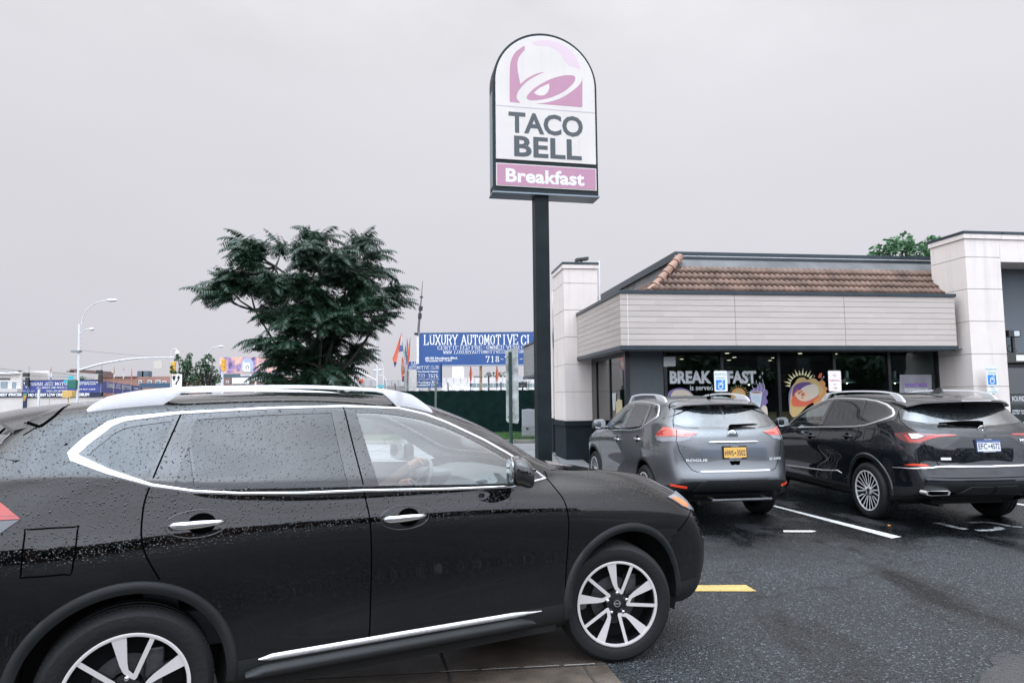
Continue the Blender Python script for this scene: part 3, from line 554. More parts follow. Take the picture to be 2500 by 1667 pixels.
def build_suv(name,label,cat,kind,paintm,loc,rz,sub,style='five',rimm=None,group=None,opts=None):
    op=opts or {}
    D=carmats(paintm); 
    if rimm: D['rim']=rimm
    root=empty(name,loc,rz,label,cat,group)
    A=kind=='A'
    if A: S=Surf(NETA)
    else:
        def fn(T):
            T=T.copy(); x,y,z=T[...,0],T[...,1],T[...,2]
            T[...,0]=x*1.068; T[...,1]=y*1.06; T[...,2]=np.where(z>1.15,1.15+(z-1.15)*1.03,z)
            return T
        S=Surf(NETA,fn)
    S.prep(); F=FA if A else FB
    NM=lambda v,p,cl=True,st=.035:toparam(S,v,p,st,cl)
    # regions
    reg=[]
    for k,v in (('front_window',F['fw']),('rear_window',F['rw']),('quarter_tri',F.get('tri')),('quarter_window',F['qw']),('pillar',F['gh'])):
        if v: reg.append((k,NM('S',v)))
    ws=[(0,9.12),(5.3,9.12),(6.1,9.25),(6.25,10),(6.1,10.8),(5.0,11.0),(0,11.05)]
    ws=[q for i,p in enumerate(ws) for q in dens([p,ws[(i+1)%len(ws)]],.15,False)[:-1]]
    reg.append(('windshield',[(max(c,-.01),r) for c,r in ws]))
    reg.append(('rear_glass',NM('R',F['rg'])))
    reg.append(('clad',[(p[0],p[1]) for p in dens([(0,-.01),(19,-.01),(19,2.55),(16.6,2.55),(15.5,2.3),(14.6,2.3),(13.6,2.3),(13.4,1.85),(6,1.85),(0,1.85)],.25)] if A or 1 else None))
    reg.append(('fuel_flap',NM('S',cr(F['fuel'],True,2))))
    reg.append(('front_door',NM('S',F['fd']))); reg.append(('rear_door',NM('S',F['rd'])))
    reg.append(('tailgate',NM('R',F['tg'])))
    holes=[]
    for (xc,zc) in F['archc']:
        pts=arcpts(xc,zc,F.get('ra',.425),-20,200,44); pts=[p for p in pts if p[1]>.235]
        q=[S.param((a,1.0,b),(0,-1,0)) for a,b in pts]; q+=[(q[-1][0],-.02),(q[0][0],-.02)]; holes.append(q)
    polys=[p for _,p in reg]+holes
    P2,T=cdt(S,polys,sub); T=np.array(T); cen=P2[T].mean(1)
    used=np.zeros(len(T),bool)
    for h in holes: used|=inpoly(cen,h)
    got={}
    for k,p in reg:
        ins=inpoly(cen,p)&~used; got[k]=T[ins]; used|=ins
    rest=T[~used]
    body=patch(S,P2,rest,'body',D['paint'],root)
    for k in ('front_door','rear_door'):
        for sdx in 'LR':
            d=patch(S,P2,got[k],k,D['paint'],root,0,sdx)
            if sdx=='R': got[k+'R']=d
            else: got[k+'L']=d
    patch(S,P2,got['tailgate'],'tailgate',D['paint'],root)
    patch(S,P2,got['clad'],'lower_cladding',D['clad'] if A or True else D['paint'],root)
    patch(S,P2,got['pillar'],'window_pillar_trim',D['gloss'],root)
    for sdx in 'LR':
        patch(S,P2,got['front_window'],'front_window',D['clear'],root,-.002,sdx)
        patch(S,P2,got['rear_window'],'rear_window',D['tint'],root,-.003,sdx)
        patch(S,P2,got['quarter_window'],'quarter_window',D['tint'],root,-.003,sdx)
        if F.get('tri'): patch(S,P2,got['quarter_tri'],'corner_window',D['tint'],root,-.006,sdx)
    patch(S,P2,got['windshield'],'windshield',D['clear'],root,0)
    patch(S,P2,got['rear_glass'],'rear_glass',D['rtint'],root,-.002)
    # inner lining of roof and pillars
    inn=[t for t in np.concatenate([rest,got['pillar'],got['rear_window'][:0]]) if P2[t].mean(0)[1]>8.9]
    patch(S,P2,np.array(inn),'interior_lining',D['intl'],root,-.022)
    inn=[t for t in np.concatenate([got['front_door'],got['rear_door'],rest]) if 4.5<P2[t].mean(0)[1]<=8.9 and 7<P2[t].mean(0)[0]<15.5]
    patch(S,P2,np.array(inn),'interior_panel',D['intd'],root,-.03)
    # chrome window surround
    gp=F['gh']+[F['gh'][0]]; gw=F['ghw']+[F['ghw'][0]]
    P_=[];W_=[]
    for i in range(len(gp)-1):
        a,b=np.array(gp[i]),np.array(gp[i+1]); k=max(1,int(np.linalg.norm(b-a)/.03))
        for t in range(k): P_.append(tuple(a+(b-a)*t/k)); W_.append(gw[i]+(gw[i+1]-gw[i])*t/k)
    P_.append(gp[-1]); W_.append(gw[-1])
    q=[S.param((a,1.0,b),(0,-1,0)) for a,b in P_]
    for sdx in 'LR': ribbon(S,q,W_,'chrome_trim',D['silver'] if op.get('satin') else mat('bright_trim',(.80,.80,.81),.22,.9),root,sdx,.005)
    # black gap line outside the chrome
    # seams
    for s_ in F['seams']:
        q=[S.param((a,1.0,b),(0,-1,0)) for a,b in dens(cr(s_,False,4),.03,False)]
        for sdx in 'LR': ribbon(S,q,.0045,'panel_gap',D['seam'],root,sdx,.0012)
    q=NM('R',[p for p in F['tg'][1:-1]],False)
    for sdx in 'LR': ribbon(S,q,.005,'panel_gap',D['seam'],root,sdx,.0012)
    if A:
        q=[S.param(p) for p in dens([(2.0,.50,1.03),(1.75,.62,1.11),(1.4,.70,1.16),(1.1,.74,1.18),(.92,.77,1.19)],.06,False)]
        for sdx in 'LR': ribbon(S,q,.004,'hood_gap',D['seam'],root,sdx,.001)
    for sdx in 'LR':
        q=NM('S',cr(F['fuel'],True,2),True,.03)
        if (sdx=='R')!=A: patch(S,P2,got['fuel_flap'],'quarter_panel_insert',D['paint'],root,0,sdx)
        else:
            ribbon(S,q+[q[0]],.004,'fuel_flap_gap',D['seam'],root,sdx,.0012); patch(S,P2,got['fuel_flap'],'fuel_flap',D['paint'],root,0,sdx)
    # arches and liners
    wl=F['wheelx']
    for (xc,zc),wx_ in zip(F['archc'],wl):
        r1,r2=F.get('ra',.425),F.get('ro',.472)
        for sg in (-1,1):
            mb=MB(); a0,a1=(-6,187); n=44; rings=[]
            zcut=.30
            for i in range(n+1):
                a=R_(a0+(a1-a0)*i/n)
                def sf(r):
                    x,z=xc+r*math.cos(a),zc+r*math.sin(a); z2=max(z,.26)
                    h=S.bvh.ray_cast(Vector((x,3,z2)),Vector((0,-1,0))); y=h[0].y if h[0] is not None else .8
                    return x,y,z
                xo,yo,zo=sf(r2); xm,ym,zm=sf(r2-.02); xi,yi,zi=sf(r1+.008)
                xk,yk,zk=sf(r1-.006)
                rings.append([(xo,(yo-.003)*sg,zo),(xo+(xm-xo)*.25,(yo+.008)*sg,zo+(zm-zo)*.25),(xm,(ym+.016)*sg,zm),(xi,(max(yi,ym-.006)+.015)*sg,zi),(xk,(max(yi,ym-.006)+.008)*sg,zk),(xk,(yk-.07)*sg,zk)])
            vs=[p for r in rings for p in r]; k=6
            fs=[(i*k+j,i*k+j+1,(i+1)*k+j+1,(i+1)*k+j) for i in range(n) for j in range(k-1)]
            if sg>0: fs=[f[::-1] for f in fs]
            mb.add(vs,fs); mb.build('wheel_arch_trim',D['clad'] if A else mat('arch_gloss',(.008,.009,.011),.25,coat=.4),root,True)
            mb=MB(); n=24; vs=[]
            for i in range(n+1):
                a=R_(-18+216*i/n); c_,s_=math.cos(a),math.sin(a)
                for y in (.86,.50): vs.append((xc+r1*1.0*c_,y*sg,zc+r1*1.0*s_))
            mb.add(vs,[(2*i,2*i+1,2*i+3,2*i+2) for i in range(n)])
            mb.add([(xc-.42,.50*sg,.24),(xc+.42,.50*sg,.24),(xc+.42,.50*sg,.86),(xc-.42,.50*sg,.86)],[(0,1,2,3)])
            mb.build('wheel_well',D['black'],root)
    mb=MB(); xr,xf=(-2.18,2.1) if A else (-2.3,2.25)
    mb.box(xr+.25,xf,-.49,.49,.27,.34); mb.box(-.88,.9,-.84,.84,.25,.30); mb.box(xr+.05,xr+.25,-.49,.49,.36,.40)
    mb.build('underbody',D['black'],root)
    mb=MB(); mb.box(-.6,.25,-.1,.1,.17,.24); mb.box(wl[1]-.05,wl[1]+.05,-.72,.72,.28,.36); mb.tube([(wl[1]-.6,.35,.26),(wl[1]-.2,.30,.24),(.2,.1,.22)],.03,8)
    mb.build('axle_and_exhaust',D['clad'],root)
    # wheels
    st=op.get('steer',0); wd=.235
    for i,wx_ in enumerate(wl):
        for sg in (-1,1):
            wheel(root,style,F['rt'],F['rr'],wd,D,(wx_,sg*(F['wx']-wd/2),F['rt']-.004),1 if sg<0 else -1,st if i==0 else 0,op.get('detail',False))
    # door handles
    for j,(hx,hz) in enumerate(F['handles']):
        for sg in 'LR':
            par=got[('front_door' if j==0 else 'rear_door')+sg]; f=-1 if sg=='R' else 1
            h=S.bvh.ray_cast(Vector((hx,3,hz)),Vector((0,-1,0))); y=h[0].y
            cup=overlay(S,'S',[(hx+.02+.062*math.cos(t),hz+.048*math.sin(t)) for t in np.linspace(0,6.28,18)[:-1]],'handle_recess',D['seam'],par,.0012,sg,16)
            q=[S.param((hx+.137*math.cos(t),1,hz+.062*math.sin(t)),(0,-1,0)) for t in np.linspace(0,2*math.pi,28)]
            if A: ribbon(S,q,.003,'handle_surround',D['gloss'],par,sg,.0015)
            mb=MB(); n=10; vs=[]
            for i in range(n+1):
                t=i/n; x=hx-.122+.244*t; yy=y+.034-.05*abs(2*t-1)**4*.55; hh=.0175*(1-.5*max(0,t-.55)/.45)*(1 if 0<i<n else .55); dz=.004*t
                for a in range(8):
                    q_=2*math.pi*a/8+math.pi/8; vs.append((x,(yy+.009*math.cos(q_))*f,hz+dz+hh*1.08*math.sin(q_)))
            mb.add(vs,[(i*8+a,i*8+(a+1)%8,(i+1)*8+(a+1)%8,(i+1)*8+a) for i in range(n) for a in range(8)]+[tuple(range(8))[::-1],tuple(range(n*8,n*8+8))])
            mb.build('door_handle',D['chrome'] if A else D['paint'],par,'all')
    # mirrors
    mx_,mz=F['mirror']
    for sg in (-1,1):
        mb=MB(); vs=[]; nU,nV=20,14; y0=F['wx']+.115
        for i in range(nV+1):
            v=math.pi*i/nV-math.pi/2
            for k in range(nU):
                u=2*math.pi*k/nU; pw=lambda c,e:math.copysign(abs(c)**e,c)
                X=pw(math.cos(v),.55)*pw(math.cos(u),.7); Y=pw(math.sin(v),.62); Z=pw(math.cos(v),.55)*pw(math.sin(u),.62)
                x=mx_+(.062*X if X<0 else .085*X)-.02*(Y+1)*.5; z=mz+.083*Z*(1-.10*Y)-(.03*max(X,0)); y=y0+.112*Y
                qa=(R_(36) if op.get('blackcar') else R_(8)); dx_,dy_=x-mx_,y-y0; x=mx_+dx_*math.cos(qa)-dy_*math.sin(qa)*.5; y=y0+dx_*math.sin(qa)*.8+dy_
                vs.append((x,y*sg,z))
        fs=[(i*nU+k,i*nU+(k+1)%nU,(i+1)*nU+(k+1)%nU,(i+1)*nU+k) for i in range(nV) for k in range(nU)]
        if sg>0: fs=[f[::-1] for f in fs]
        mb.add(vs,fs); mi=mb.build('wing_mirror',D['gloss'] if op.get('blackcar') else D['paint'],root,'all')
        g=MB(); qa=(R_(36) if op.get('blackcar') else R_(8)); pts=[(mx_-.0665*math.cos(qa)-.092*math.copysign(abs(math.cos(t))**.5,math.cos(t))*math.sin(qa)*.5,y0-.0665*math.sin(qa)*.8+.092*math.copysign(abs(math.cos(t))**.5,math.cos(t)),mz+.068*math.copysign(abs(math.sin(t))**.5,math.sin(t))) for t in np.linspace(0,2*math.pi,28)[:-1]]
        g.prism([(a,b*sg,c) for a,b,c in pts],(-.003,0,0)); g.build('mirror_glass',mat('mirror_glass',(.75,.82,.84),.03,1),mi)
        g=MB(); g.box(mx_+.0,mx_+.07,*sorted((sg*(F['wx']-.06),sg*(y0-.07))),mz-.085,mz-.05); g.build('mirror_stalk',D['gloss'],root,bevel=.008)
        g=MB(); g.tube([(mx_-.05,(y0-.08)*sg,mz+.016),(mx_+.04,(y0-.0)*sg,mz+.010),(mx_+.03,(y0+.11)*sg,mz+.012)],.006,6); g.build('mirror_trim',D['gloss'],mi)
    # roof rails
    rt_=F['rails'] if 'rails' in F else [(-1.56,1.640),(-1.50,1.657),(-1.40,1.682),(-1.28,1.700),(-1.1,1.712),(-.8,1.718),(-.5,1.718),(-.2,1.704),(-.05,1.690),(.05,1.670),(.13,1.642),(.20,1.610)]
    for sg in (-1,1):
        mb=MB(); vs=[]; n=len(rt_); gap0,gap1=F.get('gap',(-1.24,-.02))
        pts=cr(rt_,False,4); 
        for x,zt in pts:
            yc=F.get('raily',.615)-(.02 if x>0 else 0); h=S.bvh.ray_cast(Vector((x,yc,3)),Vector((0,0,-1))); zr=h[0].z-.012 if h[0] is not None else zt-.05
            n0=min(1,max(0,(x-pts[0][0])/.16)); n1=min(1,max(0,(pts[-1][0]-x)/.18)); zt=min(zt,zr+.016+.085*(n0*n1)**.8); b0=zt-.020
            k1=min(1,max(0,(x-gap0)/.10)); k2=min(1,max(0,(gap1-x)/.10)); kk=min(k1,k2); zb=zr+(b0-zr)*kk if b0>zr else zr
            wv=.018
            for a,b in ((-1,0),(-1,.55),(-.62,1),(.62,1),(1,.55),(1,0)):
                if b==0: vs.append((x,(yc+a*wv)*sg,zb))
                else: vs.append((x,(yc+a*wv)*sg,zb+(zt-zb)*b if zt>zb else zb))
        n=len(pts); fs=[(i*6+a,i*6+(a+1)%6,(i+1)*6+(a+1)%6,(i+1)*6+a) for i in range(n-1) for a in range(6)]+[tuple(range(6))[::-1],tuple(range((n-1)*6,n*6))]
        mb.add(vs,fs); mb.build('roof_rail',D['silver'],root,True)
    # rear spoiler
    sp=F['spoiler']; mb=MB(); vs=[]; ys=np.linspace(-sp['w'],sp['w'],21)
    for y in ys:
        t=abs(y)/sp['w']; dx=sp.get('swp',.13)*t**2.2; dz=-.03*t**2-.035*max(0,t-.8)/.2
        for x,z in sp['sec']: vs.append((x+dx,y,z+dz))
    k=len(sp['sec']); nb=sp['under']
    mb.add(vs,[(i*k+a,i*k+a+1,(i+1)*k+a+1,(i+1)*k+a) for i in range(20) for a in range(nb)],0)
    mb.add(vs,[(i*k+a,i*k+(a+1)%k,(i+1)*k+(a+1)%k,(i+1)*k+a) for i in range(20) for a in range(nb,k)]+[tuple(range(k)),tuple(range(20*k,21*k))[::-1]],1)
    spo=mb.build('rear_spoiler',[D['paint'],D['gloss']],root,True)
    # rear glass black border
    q=NM('R',F['rg'][:-1][1:],False)
    for sdx in 'LR': ribbon(S,q,.010,'rear_glass_seal',D['gloss'],root,sdx,.002)
    # interior
    mb=MB()
    sx=1.0 if A else 1.05
    for sg in (-1,1):
        y=.37*sg
        mb.box(-.40,.12,y-.25,y+.25,.42,.62); 
        q=Matrix.Translation((-.38,y,.60))@Matrix.Rotation(R_(-14),4,'Y'); mb.box(-.07,.07,-.24,.24,0,.60,0,q); mb.box(-.05,.05,-.13,.13,.64,.84,0,q); mb.box(-.01,.01,-.06,.06,.58,.66,0,q)
    q=Matrix.Translation((-1.20,0,.60))@Matrix.Rotation(R_(-14),4,'Y'); mb.box(-.07,.07,-.62,.62,0,.58,0,q); mb.box(-1.2,-.75,-.62,.62,.42,.60)
    mb.build('seat',D['seat'],root,bevel=.035)
    mb=MB(); pr=[(.60,.55),(.56,.86),(.60,1.02),(.66,1.09),(.85,1.13),(1.08,1.13),(1.10,.55)]
    mb.prism([(x*sx,-.72,z) for x,z in pr],(0,1.44,0)); mb.box(-.6,1.2,-.75,.75,.30,.36)
    pr=[(.50,.22,1.02),(.50,.52,1.02)]; mb.box(.50,.68,.20,.54,1.02,1.125)
    mb.build('dashboard',D['intd'],root,bevel=.03)
    mb=MB(); c=Vector((.47,.37,1.02)); ax=Vector((-.9,0,.42)).normalized(); u=Vector((0,1,0)); v=ax.cross(u)
    pts=[c+(u*math.cos(t)+v*math.sin(t))*.185 for t in np.linspace(0,2*math.pi,33)]; mb.tube(pts,.015,8); mb.tube([c,c-ax*.12],.05,12)
    for t in (0,2.2,4.1): mb.tube([c,c+(u*math.cos(t)+v*math.sin(t))*.18],.014,6)
    mb.build('steering_wheel',D['intd'],root,'all')
    mb=MB(); mb.box(.55,.585,-.12,.12,1.385,1.45); mb.tube([(.58,0,1.43),(.66,0,1.49)],.012,6); mb.build('rear_view_mirror',D['clad'],root,bevel=.012)
    return root,S,D,got
FB=dict(
 fw=[(-.18,1.205),(.2,1.185),(.5,1.165),(.70,1.16),(.78,1.168),(.66,1.262),(.50,1.36),(.36,1.438),(.2,1.505),(.05,1.555),(-.1,1.578),(-.26,1.588)],
 rw=[(-.32,1.212),(-.7,1.225),(-1.22,1.248),(-1.14,1.578),(-.75,1.592),(-.35,1.592)],
 qw=[(-1.27,1.255),(-1.42,1.278),(-1.62,1.33),(-1.77,1.385),(-1.80,1.41),(-1.76,1.455),(-1.62,1.51),(-1.42,1.555),(-1.18,1.578)],
 gh=[(.90,1.155),(.6,1.140),(.2,1.160),(-.28,1.188),(-.7,1.203),(-1.1,1.222),(-1.40,1.252),(-1.62,1.303),(-1.80,1.365),(-1.855,1.40),(-1.85,1.425),(-1.78,1.480),(-1.62,1.540),(-1.40,1.585),(-1.1,1.612),(-.7,1.625),(-.3,1.622),(-.05,1.605),(.10,1.572),(.27,1.512),(.45,1.425),(.65,1.31),(.80,1.215)],
 ghw=[.006,.008,.008,.008,.008,.009,.011,.013,.016,.018,.018,.016,.014,.012,.011,.011,.011,.011,.011,.011,.010,.009,.008],
 fd=[(.92,1.150),(.96,1.05),(1.0,.9),(.99,.6),(.98,.418),(-.15,.418),(-.16,.7),(-.20,1.0),(-.28,1.19)],
 rd=[(-.28,1.19),(-.20,1.0),(-.16,.7),(-.15,.418),(-.93,.418)]+arcpts(-1.445,.39,.50,6,62,9)+[(-1.17,.98),(-1.26,1.15),(-1.32,1.24)],
 seams=[[(.92,1.150),(.96,1.05),(1.0,.9),(.99,.6),(.98,.418)],[(-.32,1.62),(-.28,1.19),(-.20,1.0),(-.16,.7),(-.15,.418)],[(-1.16,1.60),(-1.24,1.24),(-1.26,1.15),(-1.19,.98),(-1.20,.83)]],
 fuel=[(-1.42,1.20),(-1.45,1.21),(-1.60,1.21),(-1.62,1.19),(-1.58,1.06),(-1.55,1.045),(-1.43,1.045),(-1.40,1.06)],
 archc=((1.45,.385),(-1.445,.385)), wheelx=(1.445,-1.445), rt=.380, rr=.272, wx=.965, ra=.445, ro=.505,
 handles=[(.0,1.035),(-1.0,1.085)], mirror=(.68,1.235),
 tg=[(-.01,.79),(.62,.79),(.66,.86),(.74,1.02),(.77,1.16),(.82,1.26),(.82,1.34),(.76,1.45),(.66,1.56),(-.01,1.58)],
 rg=[(-.01,1.272),(.30,1.277),(.60,1.298),(.78,1.335),(.80,1.355),(.74,1.44),(.64,1.545),(-.01,1.555)],
 blk=None,
 rails=[(-1.95,1.672),(-1.88,1.687),(-1.7,1.708),(-1.3,1.728),(-.8,1.736),(-.4,1.730),(-.1,1.708),(.05,1.685),(.15,1.655)],gap=(-1.75,-.05),raily=.66,
 spoiler=dict(w=.72,sec=[(-1.80,1.655),(-1.95,1.645),(-2.15,1.620),(-2.30,1.590),(-2.305,1.572),(-2.10,1.53),(-2.02,1.50),(-1.95,1.50)],under=3,swp=.30),
)
FA['spoiler']=dict(w=.63,sec=[(-1.60,1.640),(-1.75,1.628),(-1.90,1.606),(-2.03,1.578),(-2.032,1.563),(-1.94,1.540),(-1.90,1.50),(-1.85,1.50)],under=3,swp=.19)
# ------------------------------------------------------------------ ground
def asphalt():
    M=mat('asphalt',(.045,.047,.050),.5); nt=M.node_tree; P=nt.nodes['Principled BSDF']; nn=nt.nodes.new; ln=nt.links.new
    tc=nn('ShaderNodeTexCoord')
    def noise(s,d=4,w=None):
        z=nn('ShaderNodeTexNoise'); z.inputs['Scale'].default_value=s; z.inputs['Detail'].default_value=d; ln(tc.outputs['Object'],z.inputs['Vector']); return z.outputs[0]
    def mr(i,a,b,c,d):
        z=nn('ShaderNodeMapRange'); ln(i,z.inputs['Value'])
        for k,v in zip(('From Min','From Max','To Min','To Max'),(a,b,c,d)): z.inputs[k].default_value=v
        return z.outputs[0]
    def ma(op,a,b):
        z=nn('ShaderNodeMath'); z.operation=op
        for i,v in enumerate((a,b)):
            if isinstance(v,(int,float)): z.inputs[i].default_value=v
            else: ln(v,z.inputs[i])
        return z.outputs[0]
    v=nn('ShaderNodeTexVoronoi'); v.inputs['Scale'].default_value=84; ln(tc.outputs['Object'],v.inputs['Vector'])
    sc=nn('ShaderNodeSeparateColor'); ln(v.outputs['Color'],sc.inputs[0])
    stone=mr(sc.outputs[0],.0,1,.0,2.0); pale=mr(sc.outputs[1],.93,.94,0,1)
    v2=nn('ShaderNodeTexVoronoi'); v2.inputs['Scale'].default_value=150; ln(tc.outputs['Object'],v2.inputs['Vector'])
    s2=nn('ShaderNodeSeparateColor'); ln(v2.outputs['Color'],s2.inputs[0]); st2=mr(s2.outputs[0],0,1,.7,1.3)
    # damp streaks and worn patches (real stains on the lot)
    mp=nn('ShaderNodeMapping'); mp.inputs['Rotation'].default_value=(0,0,R_(58)); mp.inputs['Scale'].default_value=(1,.28,1); ln(tc.outputs['Object'],mp.inputs[0])
    z=nn('ShaderNodeTexNoise'); z.inputs['Scale'].default_value=.75; z.inputs['Detail'].default_value=5; z.inputs['Roughness'].default_value=.6; ln(mp.outputs[0],z.inputs['Vector'])
    wet=mr(z.outputs[0],.50,.60,0,1)
    # wetter towards the stalls
    sp=nn('ShaderNodeSeparateXYZ'); ln(tc.outputs['Object'],sp.inputs[0]); far=mr(sp.outputs[1],6.6,8.6,0,1)
    wet=ma('MINIMUM',ma('ADD',ma('MULTIPLY',wet,.9),ma('MULTIPLY',far,mr(noise(.9,3),.40,.52,.35,1))),1)
    br=ma('MULTIPLY',ma('MULTIPLY',stone,st2),mr(wet,0,1,1.40,.22)); br=ma('MULTIPLY',br,mr(noise(1.6,5),.3,.7,.85,1.15))
    br=ma('MULTIPLY',br,mr(noise(.33,3),.35,.65,.72,1.28))
    br=ma('ADD',br,ma('MULTIPLY',pale,mr(wet,0,1,6.5,2.2)))
    dn_=nn('ShaderNodeTexNoise'); dn_.inputs['Scale'].default_value=1.6; dn_.inputs['Detail'].default_value=6; ln(tc.outputs['Object'],dn_.inputs['Vector'])
    dv=nn('ShaderNodeVectorMath'); dv.operation='MULTIPLY_ADD'; ln(dn_.outputs['Color'],dv.inputs[0]); dv.inputs[1].default_value=(.9,.9,0); ln(tc.outputs['Object'],dv.inputs[2])
    ck=nn('ShaderNodeTexVoronoi'); ck.feature='DISTANCE_TO_EDGE'; ck.inputs['Scale'].default_value=.38; ln(dv.outputs[0],ck.inputs['Vector'])
    br=ma('MULTIPLY',br,mr(ck.outputs['Distance'],.0015,.005,.25,1))
    vm=nn('ShaderNodeVectorMath'); vm.operation='SCALE'; vm.inputs[0].default_value=(.0128,.0146,.0158); ln(br,vm.inputs['Scale']); ln(vm.outputs[0],P.inputs['Base Color'])
    ro=ma('ADD',mr(wet,0,1,.50,.20),mr(sc.outputs[2],0,1,-.08,.10)); ln(ro,P.inputs['Roughness'])
    b=nn('ShaderNodeBump'); b.inputs['Distance'].default_value=.012; ln(mr(wet,0,1,1.0,.35),b.inputs['Strength'])
    ln(ma('ADD',v.outputs['Distance'],ma('MULTIPLY',noise(60,3),.6)),b.inputs['Height']); ln(b.outputs[0],P.inputs['Normal'])
    P.inputs['Specular IOR Level'].default_value=.5
    return M
def sheet(name,xs,ys,m_,dz=0,kind='structure'):
    mb=MB(); w=len(xs); vs=[(x,y,gz(y)+dz) for y in ys for x in xs]
    mb.add(vs,[(j*w+i,j*w+i+1,(j+1)*w+i+1,(j+1)*w+i) for j in range(len(ys)-1) for i in range(w-1)])
    o=mb.build(name,m_); o['kind']=kind; return o
def strip(name,poly,m_,dz,kind='structure'):
    mb=MB(); n=len(poly); mb.add([(x,y,gz(y)+dz) for x,y in poly],[tuple(range(n))]); o=mb.build(name,m_); o['kind']=kind; return o
ASP=asphalt()
sheet('ground',[-800,-40,0,40,800],[-60,-5,3.99]+[4+.5*i for i in range(11)]+[14,30,80,900],ASP)
conc=mat('wet_concrete',(.11,.088,.070),.38,noise=.35,nscale=5,bump=.35,bscale=120)
# ------------------------------------------------------------------ vehicles
PB=paint('black_car_paint',(.0008,.0009,.001),.0,.4)
yaw=.49144; ex=Vector((math.cos(yaw),math.sin(yaw),0)); ey=Vector((-math.sin(yaw),math.cos(yaw),0))
pos=Vector((.67694,4.41293,0))-ex*1.353+ey*.905
BK,BS,BD,BG=build_suv('black_suv','glossy black wet crossover SUV filling the foreground, pulling out across the footpath','SUV','A',PB,pos,yaw,8,'five',opts=dict(steer=-.315,blackcar=True,detail=True))
GP=paint('grey_car_paint',(.155,.165,.175),.85,.34)
MP=paint('dark_blue_black_paint',(.006,.0075,.010),.0,.4)
r8=mat('silver_alloy',(.74,.75,.76),.35,.4,coat=.4)
GR,GS,GD,GG=build_suv('grey_suv','gunmetal grey wet crossover SUV parked nose-in with an orange licence plate','SUV','A',GP,(2.548,11.314,-.03),R_(98.1),5,'mesh',r8)
MR,MS,MD,MG=build_suv('dark_suv','dark blue-black wet SUV with chrome strip across its rear bumper, right of the grey one','SUV','B',MP,(5.64,11.05,-.03),R_(95.5),5,'mesh',r8)
# ------------------------------------------------------------------ lamps, plates, badges, rear furniture
def N3(S,pts,step=.04):
    o=[]
    for p in dens(pts,step): o.append(S.param(p))
    return o
def lamp3(S,pts,name,m_,par,sides,offs=.006,thick=.008,step=.04):
    q=N3(S,pts,step); return overlay(S,'P',q,name,m_,par,offs,sides,14,thick=thick)
def rearpt(S,y,z,o=0.0):
    h=S.bvh.ray_cast(Vector((-4,abs(y),z)),Vector((1,0,0)))
    x=h[0].x if h[0] is not None else -2.3
    return Vector((x-o,y,z))
def rear_text(S,par,name,s,y0,z0,w,h,m_,bold=.02,o=.016):
    """y0 = left edge as seen from behind (car +y is left)"""
    mb=MB(); a=rearpt(S,y0,z0+h/2,o); b=rearpt(S,y0-w,z0+h/2,o); X=(b-a).normalized(); t=rearpt(S,y0-w/2,z0+h,o)-rearpt(S,y0-w/2,z0,o)
    X3=Vector((b.x-a.x,b.y-a.y,0)); text(mb,s,(a.x,a.y,z0),X3,t.normalized(),w,h,bold,off=.0)
    return mb.build(name,m_,par)
def plate(S,par,y,z,lines,basec,inkc,framec,o=.03,topband=None,main=None,sub=None):
    c=rearpt(S,y,z,0); X=Vector((0,-1,0)); up=(rearpt(S,y,z+.07)-rearpt(S,y,z-.07)).normalized(); up=Vector((up.x*.5,0,up.z)).normalized(); Zn=X.cross(up); c=c+Zn*o
    def P(a,b,d): return c+X*a+up*b+Zn*d
    mb=MB(); mb.prism([P(a,b,-.03) for a,b in ((-.162,-.083),(.162,-.083),(.162,.083),(-.162,.083))],Zn*.034)
    fr=mb.build('licence_plate',framec,par,bevel=.004)
    mb=MB(); mb.prism([P(a,b,.004) for a,b in ((-.152,-.066),(.152,-.066),(.152,.064),(-.152,.064))],Zn*.003); mb.build('plate_face',basec,fr)
    if topband: mb=MB(); mb.prism([P(a,b,.0075) for a,b in ((-.152,.040),(.152,.040),(.152,.064),(-.152,.064))],Zn*.0006); mb.build('plate_band',topband,fr)
    mb=MB(); a,b=main; text(mb,a,P(-.14,-.042,.0085),X,up,.118,.072,.012,off=0); text(mb,b,P(.022,-.042,.0085),X,up,.118,.072,.012,off=0)
    mb.prism([P(a_,b_,.0082) for a_,b_ in ((-.012,-.016),(.008,-.018),(.012,-.004),(.0,.006),(-.010,-.004))],Zn*.001)
    text(mb,sub[0],P(0,.068,.0065) if not topband else P(0,.045,.0088),X,up,.11,.012,.02,align='c',off=0); mb.build('plate_number',inkc,fr)
    mb=MB(); text(mb,sub[1],P(0,-.079,.0065),X,up,.16,.010,.02,align='c',off=0); text(mb,sub[2],P(0,.070,.0065),X,up,.10,.010,.02,align='c',off=0); mb.build('plate_frame_text',mat('badge_white',(.78,.78,.79),.3,.2),fr)
